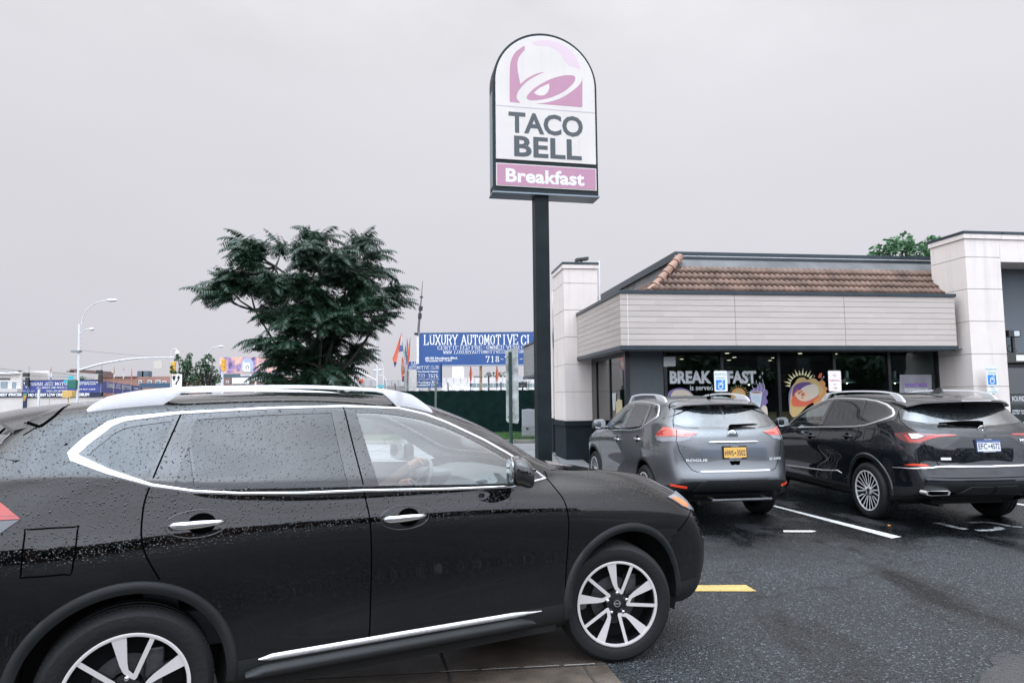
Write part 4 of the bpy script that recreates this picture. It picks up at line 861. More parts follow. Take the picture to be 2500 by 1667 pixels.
# ---- crossover A lamps
def detailA(root,S,D,full):
    for sg in 'LR':
        lamp3(S,[(-1.772,.885,1.150),(-1.84,.87,1.215),(-1.93,.84,1.285),(-2.03,.77,1.275),(-2.125,.70,1.258),(-2.185,.60,1.240),(-2.235,.455,1.205),(-2.235,.53,1.165),(-2.21,.62,1.150),(-2.15,.70,1.145),(-1.98,.83,1.145)],'tail_lamp',D['lpink'] if full else D['lred'],root,sg)
        lamp3(S,[(-1.775,.885,1.146),(-1.98,.83,1.140),(-2.15,.70,1.140),(-2.21,.62,1.145),(-2.235,.54,1.160),(-2.235,.58,1.115),(-2.20,.70,1.09),(-2.0,.84,1.080),(-1.85,.89,1.090)],'reversing_lamp',D['lclear'] if full else mat('lamp_clear_dark',(.12,.125,.135),.15,coat=.3),root,sg)
        lamp3(S,[(-1.79,.885,1.165),(-1.90,.85,1.225),(-1.99,.80,1.235),(-1.93,.83,1.195),(-2.0,.82,1.17)],'brake_lamp',D['lred'],root,sg,.0085,.003)
        lamp3(S,[(-2.18,.62,1.185),(-2.235,.47,1.205),(-2.23,.51,1.175),(-2.18,.64,1.160)],'brake_lamp',D['lred'],root,sg,.0085,.003)
        q=N3(S,[(-2.13,.715,1.262),(-2.155,.712,1.17),(-2.155,.718,1.085),(-2.15,.716,1.17)],.03); ribbon(S,q[:len(q)//2+1],.005,'lamp_gap',D['seam'],root,sg,.011)
        # headlamp
        lamp3(S,[(1.80,.865,.995),(1.90,.80,1.00),(2.02,.66,.985),(2.10,.58,.965),(2.17,.55,.93),(2.16,.66,.865),(2.09,.76,.845),(2.0,.81,.865),(1.91,.84,.90)],'headlamp',D['lclear'],root,sg,.008)
        lamp3(S,[(1.83,.855,.978),(1.90,.82,.972),(1.965,.79,.93),(2.0,.79,.885),(1.96,.82,.880),(1.90,.84,.915)],'turn_lamp',D['amber'],root,sg,.0105,.004)
        # side sill chrome strip
        q=toparam(S,'S',[(-.80,.400),(.775,.392)],.06,False)
        w=[.002]+[.016]*(len(q)-4)+[.012,.006,.002]; ribbon(S,q,w,'sill_chrome',mat('brushed_strip',(.70,.70,.71),.38,.8,noise=.15,nscale=60),root,sg,.009)
        q=toparam(S,'S',[(-.86,.345),(.72,.345)],.08,False); ribbon(S,q,[.004]+[.028]*(len(q)-2)+[.004],'side_step_moulding',D['clad'],root,sg,.045)
        # reflector in bumper
        overlay(S,'R',[(.80,.515),(.64,.495),(.645,.52),(.80,.54)],'reflector',mat('reflector_red',(.85,.06,.02),.2,coat=1),root,.012,sg,16,thick=.01)
    for sg in 'LR': lamp3(S,[(.97,.715,1.19),(1.05,.665,1.18),(1.20,.60,1.165),(1.27,.60,1.155),(1.20,.655,1.165),(1.08,.71,1.18)],'hood_vent',D['seam'],root,sg,.003,0)
    for sg in 'LR':
        q=toparam(S,'S',cr([(-1.655,1.640),(-1.668,1.605),(-1.69,1.572),(-1.738,1.527)],False,4),.02,False); ribbon(S,q,.010,'spoiler_gap',D['seam'],root,sg,.002)
        q=toparam(S,'S',[(-1.738,1.526),(-1.81,1.550),(-1.885,1.582)],.02,False); ribbon(S,q,.009,'spoiler_gap',D['seam'],root,sg,.002)
        overlay(S,'S',[(-1.80,1.543),(-1.885,1.578),(-1.90,1.53),(-1.862,1.512),(-1.84,1.520)],'spoiler_side_fin',D['seam'],root,.003,sg,16)
    grille=overlay(S,'F',[(-.01,.62),(.33,.62),(.42,.80),(.40,.88),(-.01,.88)],'grille',D['gloss'],root,.006,'LR',12,thick=.02)
    overlay(S,'F',[(.10,.46),(.62,.46),(.60,.36),(.10,.34)],'lower_grille',D['clad'],root,.006,'LR',12)
    if not full: return
    # tailgate furniture
    par=root
    overlay(S,'R',[(-.01,.600),(.40,.600),(.46,.575),(.54,.50),(.56,.465),(-.01,.455)],'bumper_skid_panel',D['clad'],root,.022,'LR',10,thick=.025)
    overlay(S,'R',[(-.01,.545),(.11,.545),(.09,.50),(-.01,.50)],'tow_cover',D['black'],root,.0235,'LR',12)
    q=toparam(S,'R',[(.0,.706),(.47,.706)],.04,False); ribbon(S,q,[.016]*len(q),'bumper_sill_plate',D['rim'],root,'LR',.010)
    overlay(S,'R',[(-.01,1.065),(.28,1.065),(.40,1.05),(.47,.935),(.45,.90),(.40,.885),(-.01,.885)],'plate_recess',mat('recess_paint',(.13,.15,.175),.30,.5,coat=.8),root,.002,'LR',12)
    q=toparam(S,'R',[(.34,1.075),(.0,1.075)],.04,False); ribbon(S,q,[.006]+[.016]*(len(q)-1),'tailgate_chrome_bar',D['chrome'],root,'LR',.022)
    overlay(S,'R',[(-.01,.835),(.075,.835),(.055,.785),(-.01,.785)],'tailgate_grip',D['seam'],root,.004,'LR',16)
    plate(S,root,0,.945,None,mat('plate_orange',(.72,.42,.10),.5),mat('plate_ink_blue',(.02,.02,.05),.5),D['clad'],.022,main=('HWS','3502'),sub=('NEW YORK','EMPIRE STATE','718-784-4942'))
    # badge: ring with bar
    mb=MB(); c=rearpt(S,0,1.165,.010); n=Vector((-1,0,-.25)).normalized(); u=Vector((0,1,0)); v=n.cross(u)
    mb.tube([c+(u*math.cos(t)+v*math.sin(t))*.058 for t in np.linspace(0,2*math.pi,33)],.0095,8); 
    mb.prism([c+u*a+v*b-n*-.002 for a,b in ((-.075,-.014),(.075,-.014),(.075,.014),(-.075,.014))],n*.012); mb.build('badge',D['chrome'],root,True)
    mb=MB(); text(mb,'NISSAN',c+n*.0145-v*.009,-u,-v if v.z<0 else v,.11,.017,.02,align='c',off=0); mb.build('badge_lettering',D['seam'],root)
    rear_text(S,root,'model_badge','ROGUE',.635,.835,.27,.032,D['white'],.02)
    rear_text(S,root,'trim_badge','SV AWD',-.49,.835,.20,.032,D['white'],.02)
    # wiper
    mb=MB(); P=lambda y,z,o:rearpt(S,y,z,o)
    mb.prism([P(.02,1.272,.03),P(-.02,1.30,.03),P(-.34,1.308,.04),P(-.40,1.300,.04),P(-.38,1.288,.04),P(-.2,1.274,.03),P(.02,1.256,.03)],(-.02,0,0)); mb.build('rear_wiper',D['seam'],root)
    mb=MB(); mb.tube([(-1.62,.02,1.63),(-1.63,.02,1.665)],.03,10); mb.tube([(-1.63,.02,1.66),(-1.80,.02,1.86)],.006,6); mb.build('roof_aerial',D['seam'],root)
    mb=MB(); mb.box(-1.985,-1.975,-.11,.11,1.548,1.566); mb.build('high_brake_lamp',D['lred'],root)
    mb=MB(); mb.tube([(-2.42,.37,.355),(-2.42,-.43,.355)],.018,10); mb.tube([(-2.42,.33,.355),(-2.2,.33,.37)],.015,8); mb.tube([(-2.42,-.39,.355),(-2.2,-.39,.37)],.015,8); mb.build('tow_bar',D['rotor'],root,True)
detailA(BK,BS,BD,False); detailA(GR,GS,GD,True)
# ---- three-row B
def detailB(root,S,D):
    dg=mat('lamp_smoked_red',(.10,.006,.005),.1,coat=1,spec=.8)
    for sg in 'LR':
        lamp3(S,[(-1.99,.945,1.185),(-2.15,.86,1.200),(-2.33,.77,1.200),(-2.41,.60,1.198),(-2.44,.36,1.192),(-2.44,.375,1.165),(-2.42,.60,1.150),(-2.37,.72,1.11),(-2.32,.77,1.06),(-2.2,.85,1.055),(-2.08,.91,1.11)],'tail_lamp',dg,root,sg)
        for i,pl in enumerate(([(-2.33,.775,1.19),(-2.41,.60,1.185),(-2.44,.38,1.182),(-2.44,.38,1.165),(-2.42,.58,1.160),(-2.37,.74,1.105),(-2.31,.79,1.075),(-2.22,.85,1.07),(-2.16,.88,1.145),(-2.14,.89,1.175),(-2.18,.86,1.16),(-2.24,.83,1.10),(-2.31,.78,1.11),(-2.36,.73,1.155),(-2.40,.62,1.17)],)):
            lamp3(S,pl,'brake_lamp',D['lred'],root,sg,.0095,.003,.025)
        lamp3(S,[(-2.19,.85,1.18),(-2.31,.785,1.182),(-2.35,.75,1.16),(-2.29,.80,1.12),(-2.24,.83,1.115)],'reversing_lamp',D['white'],root,sg,.010,.003)
        overlay(S,'R',[(.05,.0),(0,0),(0,.01)],'x',D['seam'],root,0,sg) if False else None
        overlay(S,'R',[(.74,1.045),(.56,1.0),(.33,1.13),(.33,1.165),(.42,1.165),(.60,1.15),(.75,1.08)],'tailgate_garnish',D['gloss'],root,.003,sg,12)
        overlay(S,'R',[(.90,.785),(.72,.785),(.76,.81),(.86,.81)],'reflector',mat('reflector_red',(.85,.06,.02),.2,coat=1),root,.008,sg,14,thick=.01)
        # sill chrome
        q=toparam(S,'S',[(-.80,.54),(-.68,.565),(-.3,.53),(.88,.50)],.06,False); ribbon(S,q,[.002,.008]+[.013]*(len(q)-3)+[.004],'sill_chrome',mat('bright_trim',(.80,.80,.81),.22,.9),root,sg,.010)
        f=1 if sg=='L' else -1
        mb=MB(); pts=[(.86,.475),(.84,.50),(.58,.500),(.555,.485),(.575,.445),(.80,.440),(.85,.45)]
        cen=np.mean(pts,0); ins=[tuple(cen+(np.array(p)-cen)*.84) for p in pts]; o=[Vector((-2.50+.10*max(0,y-.6),y*f,z)) for y,z in pts]; i_=[Vector((-2.50+.10*max(0,y-.6),y*f,z)) for y,z in ins]; k=len(pts)
        bk=[p+Vector((.12,0,0)) for p in o]; bi=[p+Vector((.10,0,0)) for p in i_]
        mb.add(o+i_+bk+bi,[(a,(a+1)%k,(a+1)%k+k,a+k) for a in range(k)]+[(a,(a+1)%k,(a+1)%k+2*k,a+2*k) for a in range(k)]+[(a+k,(a+1)%k+k,(a+1)%k+3*k,a+3*k) for a in range(k)])
        mb.add(bi,[tuple(range(k))],1); mb.build('exhaust_finisher',[D['chrome'],D['seam']],root)
        lamp3(S,[(1.92,.915,.99),(2.03,.84,1.00),(2.2,.68,.985),(2.30,.60,.95),(2.26,.74,.90),(2.1,.86,.91)],'headlamp',D['lclear'],root,sg,.008)
    overlay(S,'R',[(-.01,1.165),(.36,1.165),(.33,1.135),(.24,1.128),(-.01,1.125)],'tailgate_garnish',D['gloss'],root,.0032,'LR',12)
    # chrome strip across bumper, around both corners
    q=[S.param(p) for p in dens([(-1.98,.955,.735),(-2.12,.91,.745),(-2.30,.80,.752),(-2.40,.70,.765),(-2.45,.62,.785),(-2.50,.40,.785),(-2.53,.0,.785)],.05,False)]
    n=len(q); ribbon(S,q,[.003+.016*min(1,i/(n*.5)) for i in range(n)],'bumper_chrome_strip',D['chrome'],root,'LR',.012)
    q=toparam(S,'R',[(.80,.66),(.0,.655)],.05,False); ribbon(S,q,[.002]+[.012]*(len(q)-1),'bumper_crease',D['paint'],root,'LR',.012)
    overlay(S,'R',[(-.01,.545),(.30,.545),(.36,.51),(.44,.455),(.40,.43),(-.01,.43)],'diffuser',D['clad'],root,.02,'LR',12,thick=.02)
    plate(S,root,0,1.03,None,mat('plate_white',(.68,.69,.72),.5),mat('plate_ink_blue',(.02,.02,.05),.5),mat('plate_frame_navy',(.03,.045,.10),.4),.018,topband=mat('plate_band_blue',(.10,.16,.35),.5),main=('EFC','4572'),sub=('NEW YORK','EMPIRE STATE','NEW YORK'))
    c=rearpt(S,0,1.225,.010); n_=Vector((-1,0,-.35)).normalized(); u=Vector((0,1,0)); v=Vector((-.35,0,1)).normalized(); mb=MB()
    v=n_.cross(u); v=v if v.z>0 else -v
    mb.tube([c+u*math.cos(t)*.060+v*math.sin(t)*.050 for t in np.linspace(0,2*math.pi,33)],.0055,8)
    for s_ in (-1,1): mb.tube([c+u*.036*s_-v*.034,c+u*.008*s_+v*.036],.0055,6); mb.tube([c+u*.02*s_-v*.002,c-v*.010+u*.0*s_],.004,6)
    mb.build('badge',D['chrome'],root,True)
    rear_text(S,root,'model_badge','MDX',-.46,1.075,.17,.034,D['white'],.02)
    rear_text(S,root,'drive_badge','SH-AWD',-.50,.855,.16,.022,D['chrome'],.02)
    mb=MB(); mb.prism([rearpt(S,.60,.862,.004),rearpt(S,.485,.862,.004),rearpt(S,.485,.892,.004),rearpt(S,.60,.892,.004)],(-.004,0,0)); mb.build('trim_badge',D['white'],root)
    rear_text(S,root,'trim_badge_lettering','A-SPEC',.59,.871,.095,.014,D['seam'],.02,.0085) if False else None
    P=lambda y,z,o:rearpt(S,y,z,o)
    mb=MB(); mb.prism([P(.50,1.315,.035),P(.20,1.335,.035),P(-.02,1.335,.035),P(-.07,1.325,.035),P(-.04,1.275,.03),P(.06,1.285,.03),P(.50,1.298,.03)],(-.02,0,0)); mb.build('rear_wiper',D['seam'],root)
    mb=MB(); vs=[(-1.50,-.012,1.69),(-1.50,.012,1.69),(-1.74,-.02,1.69),(-1.74,.02,1.69),(-1.72,0,1.755),(-1.66,0,1.765)]; mb.add(vs,[(0,2,4,5),(1,5,4,3),(0,5,1),(2,3,4),(0,1,3,2)]); mb.build('shark_fin_aerial',D['paint'],root,True)
    mb=MB(); mb.box(-2.33,-2.32,-.20,.20,1.578,1.588); mb.build('high_brake_lamp',D['white'],root)
detailB(MR,MS,MD)
# ------------------------------------------------------------------ restaurant
YB=.13494
BO=Vector((2.349,14.80,-.03))
BU=Vector((math.cos(YB),math.sin(YB),0)); BV=Vector((-math.sin(YB),math.cos(YB),0))
def onv(px,py,v):
    d=Vector(rdir(px,py)); o=Vector(ORG); t=((BO-o).dot(BV)+v)/d.dot(BV); P=o+d*t; return ((P-BO).dot(BU),P.z+.03)
bld=empty('restaurant',BO,YB,'low fast food restaurant with white pillars, grey plank fascia and clay tile roof','restaurant')
def jointed(name,col,period,z0,rough=.75):
    """render finish with horizontal reveal joints every period metres from z0"""
    M=mat(name,col,rough,noise=.035,nscale=2.2,bump=.12,bscale=90); return M
stucco=jointed('white_render',(.735,.665,.615),.745,0)
def streaks(M,amp=.07):
    nt=M.node_tree; P=nt.nodes['Principled BSDF']; l=P.inputs['Base Color'].links[0].from_socket; nn=nt.nodes.new; ln=nt.links.new
    tc=nn('ShaderNodeTexCoord'); mp=nn('ShaderNodeMapping'); mp.inputs['Scale'].default_value=(5,5,.35); ln(tc.outputs['Object'],mp.inputs[0])
    n=nn('ShaderNodeTexNoise'); n.inputs['Scale'].default_value=1.5; n.inputs['Detail'].default_value=6; ln(mp.outputs[0],n.inputs['Vector'])
    m=nn('ShaderNodeMapRange'); ln(n.outputs[0],m.inputs['Value']); m.inputs['From Min'].default_value=.5; m.inputs['From Max'].default_value=.75; m.inputs['To Min'].default_value=1; m.inputs['To Max'].default_value=1-amp*2
    v=nn('ShaderNodeVectorMath'); v.operation='SCALE'; ln(l,v.inputs[0]); ln(m.outputs[0],v.inputs['Scale']); ln(v.outputs[0],P.inputs['Base Color'])
streaks(stucco,.06)
grey_st=mat('grey_render',(.135,.155,.172),.75,noise=.06,nscale=1.5,bump=.15,bscale=80)
dkbase=mat('dark_base_paint',(.012,.018,.022),.7,spec=.2,noise=.12,nscale=3,bump=.2,bscale=60)
trim=mat('slate_metal_trim',(.026,.040,.050),.35,.3,noise=.2,nscale=3)
joint=mat('reveal_joint',(.30,.28,.27),.9)
frame=mat('dark_window_frame',(.004,.006,.007),.35,coat=.3)
def bpart(name,m_,fn,bevel=0,smooth=False,par=None):
    mb=MB(); fn(mb); return mb.build(name,m_,par or bld,smooth,None,bevel)
def pillar(u0,u1,v0,v1,top,joints,base=1.05,lip=.14):
    def body(mb): 
        zs=[base]+[j for j in joints if j<top-.3]; 
        for i,z in enumerate(zs):
            z2=zs[i+1] if i+1<len(zs) else top-.18
            mb.box(u0,u1,v0,v1,z+(.006 if i else 0),z2-.006)
    bpart('pillar_wall',stucco,body,.004)
    bpart('pillar_joint',joint,lambda mb:mb.box(u0+.012,u1-.012,v0+.012,v1-.012,base,top-.17))
    bpart('pillar_cornice',stucco,lambda mb:(mb.box(u0-.03,u1+.03,v0-.03,v1+.03,top-.178,top-.067)),.004)
    bpart('pillar_capping',trim,lambda mb:mb.box(u0-.042,u1+.042,v0-.042,v1+.042,top-.065,top),.004)
    bpart('pillar_base',dkbase,lambda mb:(mb.box(u0-.0,u1+.0,v0-.0,v1+.0,0,base-lip),mb.box(u0-.04,u1+.04,v0-.04,v1+.04,base-lip,base-.002)),.006)
J=[1.84,2.585,3.335,4.085,4.83]
pillar(-.36,.60,4.10,5.6,5.42,J)
pillar(8.20,9.10,-.20,.88,5.44,[1.84,2.585,3.335,4.085,4.83])
# lintel and second pillar of the right tower
bpart('tower_lintel',stucco,lambda mb:mb.box(9.105,12.6,-.20,.6,4.73,5.255),.004)
bpart('pillar_cornice',stucco,lambda mb:mb.box(9.14,12.6,-.23,.6,5.258,5.373),.004)
bpart('pillar_capping',trim,lambda mb:mb.box(9.165,12.6,-.242,.6,5.375,5.44))
bpart('tower_wall',grey_st,lambda mb:mb.box(9.1,13.0,.62,.9,2.62,4.9))
bpart('tower_wall',grey_st,lambda mb:mb.box(12.9,13.4,-.2,.9,0,4.7))
bpart('entrance_canopy',mat('bronze_panel',(.055,.050,.042),.5,noise=.2),lambda mb:mb.box(9.12,12.9,.10,.62,2.40,2.63),.006)
bpart('canopy_sign_panel',mat('white_panel',(.75,.75,.75),.5),lambda mb:mb.box(9.62,12.5,.09,.11,2.44,2.58))
bpart('entrance_window',mat('shopfront_glass',(.008,.014,.016),.04,spec=1.0),lambda mb:mb.box(9.12,12.9,.64,.66,0.1,2.42))
bpart('window_frame',frame,lambda mb:(mb.box(9.12,9.2,.58,.68,0,2.42),mb.box(9.2,12.9,.60,.67,2.30,2.42),mb.box(9.2,12.9,.60,.67,1.62,1.67),mb.box(10.4,10.48,.60,.67,0,2.42)))
doorT=mat('window_lettering',(.70,.72,.73),.6)
def wtext(name,s,u,z,w,h,v=.59,bold=.02,m_=doorT,par=None,al='l'):
    mb=MB(); text(mb,s,(u,v,z),(1,0,0),(0,0,1),w,h,bold,off=.002,align=al); return mb.build(name,m_,par or bld)
for s,px,py,w,h in (('ROUND UP',2470,973,.50,.125),('OPEN DAILY',2470,1003,.46,.055),('8:00 AM - 10:00 PM',2470,1009,.46,.04),('DRIVE-IN',2476,1038,.70,.15)):
    u,z=onv(px,py,.6); wtext('door_lettering',s,u,z-h/2,w,h)
# fascia: plank cladding with boards
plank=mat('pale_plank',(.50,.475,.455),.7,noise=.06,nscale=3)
def plankmat():
    M=plank; nt=M.node_tree; P=nt.nodes['Principled BSDF']; nn=nt.nodes.new; ln=nt.links.new
    tc=nn('ShaderNodeTexCoord'); mp=nn('ShaderNodeMapping'); mp.inputs['Scale'].default_value=(1.2,1.2,1/.1245); ln(tc.outputs['Object'],mp.inputs[0])
    sp=nn('ShaderNodeSeparateXYZ'); ln(mp.outputs[0],sp.inputs[0]); fl=nn('ShaderNodeMath'); fl.operation='FLOOR'; 
    a=nn('ShaderNodeMath'); a.operation='ADD'; ln(sp.outputs[2],a.inputs[0]); a.inputs[1].default_value=-22.30; ln(a.outputs[0],fl.inputs[0])
    ad=nn('ShaderNodeMath'); ad.operation='ADD'; ln(sp.outputs[0],ad.inputs[0]); ln(sp.outputs[1],ad.inputs[1])
    wn=nn('ShaderNodeTexWhiteNoise'); wn.noise_dimensions='1D'; ln(fl.outputs[0],wn.inputs['W'])
    sh=nn('ShaderNodeMath'); sh.operation='MULTIPLY_ADD'; ln(wn.outputs[0],sh.inputs[0]); sh.inputs[1].default_value=7; ln(ad.outputs[0],sh.inputs[2])
    f2=nn('ShaderNodeMath'); f2.operation='FLOOR'; ln(sh.outputs[0],f2.inputs[0]); cb=nn('ShaderNodeCombineXYZ'); ln(f2.outputs[0],cb.inputs[0]); ln(fl.outputs[0],cb.inputs[1])
    w2=nn('ShaderNodeTexWhiteNoise'); ln(cb.outputs[0],w2.inputs['Vector'])
    nz=nn('ShaderNodeTexNoise'); nz.inputs['Scale'].default_value=3; nz.inputs['Detail'].default_value=8; m2=nn('ShaderNodeMapping'); m2.inputs['Scale'].default_value=(1,1,22); ln(tc.outputs['Object'],m2.inputs[0]); ln(m2.outputs[0],nz.inputs['Vector'])
    r1=nn('ShaderNodeMapRange'); ln(w2.outputs[0],r1.inputs['Value']); r1.inputs['To Min'].default_value=.95; r1.inputs['To Max'].default_value=1.04
    r2=nn('ShaderNodeMapRange'); ln(nz.outputs[0],r2.inputs['Value']); r2.inputs['From Min'].default_value=.3; r2.inputs['From Max'].default_value=.7; r2.inputs['To Min'].default_value=.94; r2.inputs['To Max'].default_value=1.05
    mm=nn('ShaderNodeMath'); mm.operation='MULTIPLY'; ln(r1.outputs[0],mm.inputs[0]); ln(r2.outputs[0],mm.inputs[1])
    vm=nn('ShaderNodeVectorMath'); vm.operation='SCALE'; vm.inputs[0].default_value=(.50,.445,.405); ln(mm.outputs[0],vm.inputs['Scale']); ln(vm.outputs[0],P.inputs['Base Color'])
plankmat()
FZ0,FZ1=2.785,3.92
def boards(mb):
    nb=9; h=(FZ1-FZ0)/nb
    for i in range(nb):
        z0=FZ0+i*h+.004; z1=FZ0+(i+1)*h-.004
        for a,b in ((0,2.62),(2.63,5.24),(5.25,8.02)): mb.box(a+(.0 if a==0 else 0),b,0,.03,z0,z1)
        mb.box(0,.03,.032,4.09,z0,z1)
bpart('fascia_boards',plank,boards)
bpart('fascia_core',mat('fascia_shadow_gap',(.14,.125,.12),.9),lambda mb:(mb.box(.012,8.0,.014,.25,FZ0,FZ1),mb.box(.014,.2,.25,4.08,FZ0,FZ1)))
bpart('fascia_joint_strip',mat('aluminium_bead',(.75,.72,.70),.4,.4),lambda mb:[mb.box(u,u+.012,-.006,0,FZ0,FZ1) for u in (.16,)])
bpart('fascia_cap',trim,lambda mb:(mb.box(-.03,8.05,-.03,.30,FZ1+.002,FZ1+.075),mb.box(-.03,.30,.30,4.09,FZ1+.002,FZ1+.075)))
bpart('fascia_drip_trim',trim,lambda mb:(mb.box(-.02,8.04,-.02,.06,FZ0-.09,FZ0-.002),mb.box(-.02,.06,.06,4.09,FZ0-.09,FZ0-.002),mb.box(.03,8.0,.03,.10,FZ0-.115,FZ0-.088)))
bpart('soffit',mat('soffit_panel',(.33,.32,.31),.8,noise=.05),lambda mb:(mb.box(.06,8.19,.06,.95,FZ0-.055,FZ0-.03),mb.box(.06,.55,.95,4.09,FZ0-.055,FZ0-.03)))
# shopfront
WV=.85; WZ1=2.70
mul=[1.29,2.66,4.06,5.47,6.89,8.19]
bpart('corner_wall',mat('slate_panel',(.075,.088,.098),.6,noise=.06),lambda mb:(mb.box(.40,1.25,WV,WV+.2,0,2.74)))
bpart('corner_post',frame,lambda mb:mb.box(.34,.44,WV-.03,WV+.10,0,2.74),.004)
def frames(mb):
    for i,u in enumerate(mul):
        mb.box(u-.035,u+.035,WV-.03,WV+.10,.50,WZ1)
    mb.box(1.255,8.2,WV-.028,WV+.098,WZ1-.002,2.74); mb.box(1.255,8.2,WV-.028,WV+.098,.44,.52)
bpart('window_frame',frame,frames)
bpart('stall_riser',dkbase,lambda mb:mb.box(.44,8.2,WV-.01,WV+.18,0,.44))
sg_=glass('shopfront_clear_glass',(.72,.82,.80),.0)
for i in range(5):
    bpart('window_pane',sg_,lambda mb:mb.box(mul[i]+.035,mul[i+1]-.035,WV+.02,WV+.028,.52,WZ1))
# side window of the dining room
bpart('window_frame',frame,lambda mb:(mb.box(.38,.46,3.60,4.08,0,2.74),mb.box(.38,.46,WV+.1,3.6,2.62,2.74),mb.box(.38,.46,WV+.1,3.6,0,.5),mb.box(.38,.46,2.3,2.38,.5,2.62)))
bpart('window_pane',glass('side_clear_glass',(.60,.66,.63),.10),lambda mb:mb.box(.41,.416,WV+.1,3.6,.5,2.62))
# interior
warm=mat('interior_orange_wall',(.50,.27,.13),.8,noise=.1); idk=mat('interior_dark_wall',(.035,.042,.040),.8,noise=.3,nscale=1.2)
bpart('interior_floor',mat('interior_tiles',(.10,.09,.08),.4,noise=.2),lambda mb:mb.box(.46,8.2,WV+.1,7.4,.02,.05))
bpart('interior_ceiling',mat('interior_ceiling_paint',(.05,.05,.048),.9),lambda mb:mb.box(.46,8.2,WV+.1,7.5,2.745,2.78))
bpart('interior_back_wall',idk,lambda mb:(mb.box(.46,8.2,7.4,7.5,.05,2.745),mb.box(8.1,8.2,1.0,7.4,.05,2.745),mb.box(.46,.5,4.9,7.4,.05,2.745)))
bpart('interior_wall_band',warm,lambda mb:(mb.box(2.5,5.6,2.9,3.0,.05,1.25)))
bpart('menu_board_wall',mat('menu_glow_wall',(.20,.17,.12),.8,noise=.3),lambda mb:mb.box(3.9,5.6,7.36,7.4,2.1,2.5))
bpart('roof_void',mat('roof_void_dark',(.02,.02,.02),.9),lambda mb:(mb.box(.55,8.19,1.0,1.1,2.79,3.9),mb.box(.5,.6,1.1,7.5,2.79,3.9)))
bpart('rear_wall',mat('rear_render',(.55,.53,.52),.8),lambda mb:(mb.box(.6,13.2,11.0,11.2,0,4.4),))
for u,v in ((3.3,1.9),(4.3,3.6),(5.3,2.0),(5.6,3.9),(6.4,2.2),(4.8,5.0),(6.2,5.2),(3.1,4.4)):
    o=bpart('recessed_ceiling_light',emis('downlight_glow',(1,.86,.62),6),lambda mb:mb.lathe([(.055,2.742),(.0,2.742)],14,'z',(u,v,0)))
# pendant lamps, each hangs in the dining room
steel=mat('brushed_steel_shade',(.60,.66,.68),.35,.6)
def pendant(u,v,z,label):
    P=BO+BU*u+BV*v; r=empty('pendant_lamp',P,0,label,'lamp','steel pendant lamps in the dining room')
    mb=MB(); mb.lathe([(.020,.34),(.045,.33),(.055,.16),(.06,.14),(.13,.10),(.21,.045),(.215,.02),(.205,.02),(.12,.085),(.05,.12)],32,'z',(0,0,z)); mb.build('lamp_shade',steel,r,True)
    mb=MB(); mb.tube([(0,0,z+.33),(0,0,2.76)],.008,6); mb.build('cable',frame,r)
    mb=MB(); mb.lathe([(.0,.09),(.035,.07),(.035,.03),(0,.0)],12,'z',(0,0,z)); mb.build('bulb',emis('bulb_glow',(1,.82,.55),14),r,True)
u,z=onv(2068,934,1.9); pendant(u,1.9,z-.03,'steel pendant lamp seen in full through the window right of the no parking sign')
u,z=onv(2185,934,1.9); pendant(u,1.9,z-.03,'steel pendant lamp next to the grey WANT MAS poster')
u,z=onv(1828,938,2.3); pendant(u,2.3,z-.03,'dim pendant lamp behind the last letters of the BREAKFAST lettering')
# mansard roof
def tiles(mb):
    # front slope: bottom (v .35,z 3.86) to top (v 1.25,z 4.74)
    P=.1385; n=int(7.3/P); rows=5; v0,z0,v1,z1=.36,3.87,1.25,4.735
    nv=Vector((0,-(z1-z0),(v1-v0))).normalized()
    k=8; us=[.55+P*i/k for i in range(int((9.05-.55)/P*k)+1)]
    for r in range(rows):
        vs=[]
        for t in (0,.5,1.0):
            s=(r+t*1.06)/rows; lift=.055*(1-t)+.004
            for u in us:
                ph=(u/P)%1.0; h=.042*max(0,math.sin(math.pi*ph))**.8 if ph<.62 else .0
                h=.062*abs(math.sin(math.pi*ph))**.8
                um=max(u,.60+(s)*1.30)
                p=Vector((um,v0+(v1-v0)*s,z0+(z1-z0)*s))+nv*(h+lift); vs.append(p)
        w_=len(us); vs+= [p-nv*.05 for p in vs[:w_]]
        mb.add(vs,[(j*w_+i,j*w_+i+1,(j+1)*w_+i+1,(j+1)*w_+i) for j in range(2) for i in range(w_-1)]+[(3*w_+i,3*w_+i+1,i+1,i) for i in range(w_-1)],0)
    # left slope (mirror across the hip)
    us=[.36+P*i/k for i in range(int((8.4-.36)/P*k)+1)]; nl=Vector((-(z1-z0),0,1.30)).normalized()
    for r in range(rows):
        vs=[]
        for t in (0,.5,1.0):
            s=(r+t*1.06)/rows; lift=.030*(1-t)+.004
            for q in us:
                ph=(q/P)%1.0; h=.035*(.5+.5*math.sin(2*math.pi*ph)); vm=max(q,.36+s*.89)
                vs.append(Vector((.60+1.30*s,vm,z0+(z1-z0)*s))+nl*(h+lift))
        w_=len(us); vs+=[p-nl*.05 for p in vs[:w_]]
        mb.add(vs,[(j*w_+i,j*w_+i+1,(j+1)*w_+i+1,(j+1)*w_+i) for j in range(2) for i in range(w_-1)]+[(3*w_+i,3*w_+i+1,i+1,i) for i in range(w_-1)],0)
clay=mat('clay_tile',(.150,.094,.070),.8,noise=.45,nscale=2.2,bump=.3,bscale=30)
bpart('clay_tile_roof',clay,tiles,0,'all')
def ridge(mb):
    a=Vector((.86,.56,4.03)); b=Vector((1.93,1.37,5.03)); d=(b-a); n=6
    for i in range(n):
        p=a+d*(i/n); q=a+d*((i+1.10)/n); mb.tube([p,p+(q-p)*.06,q],[.112,.108,.086],16)
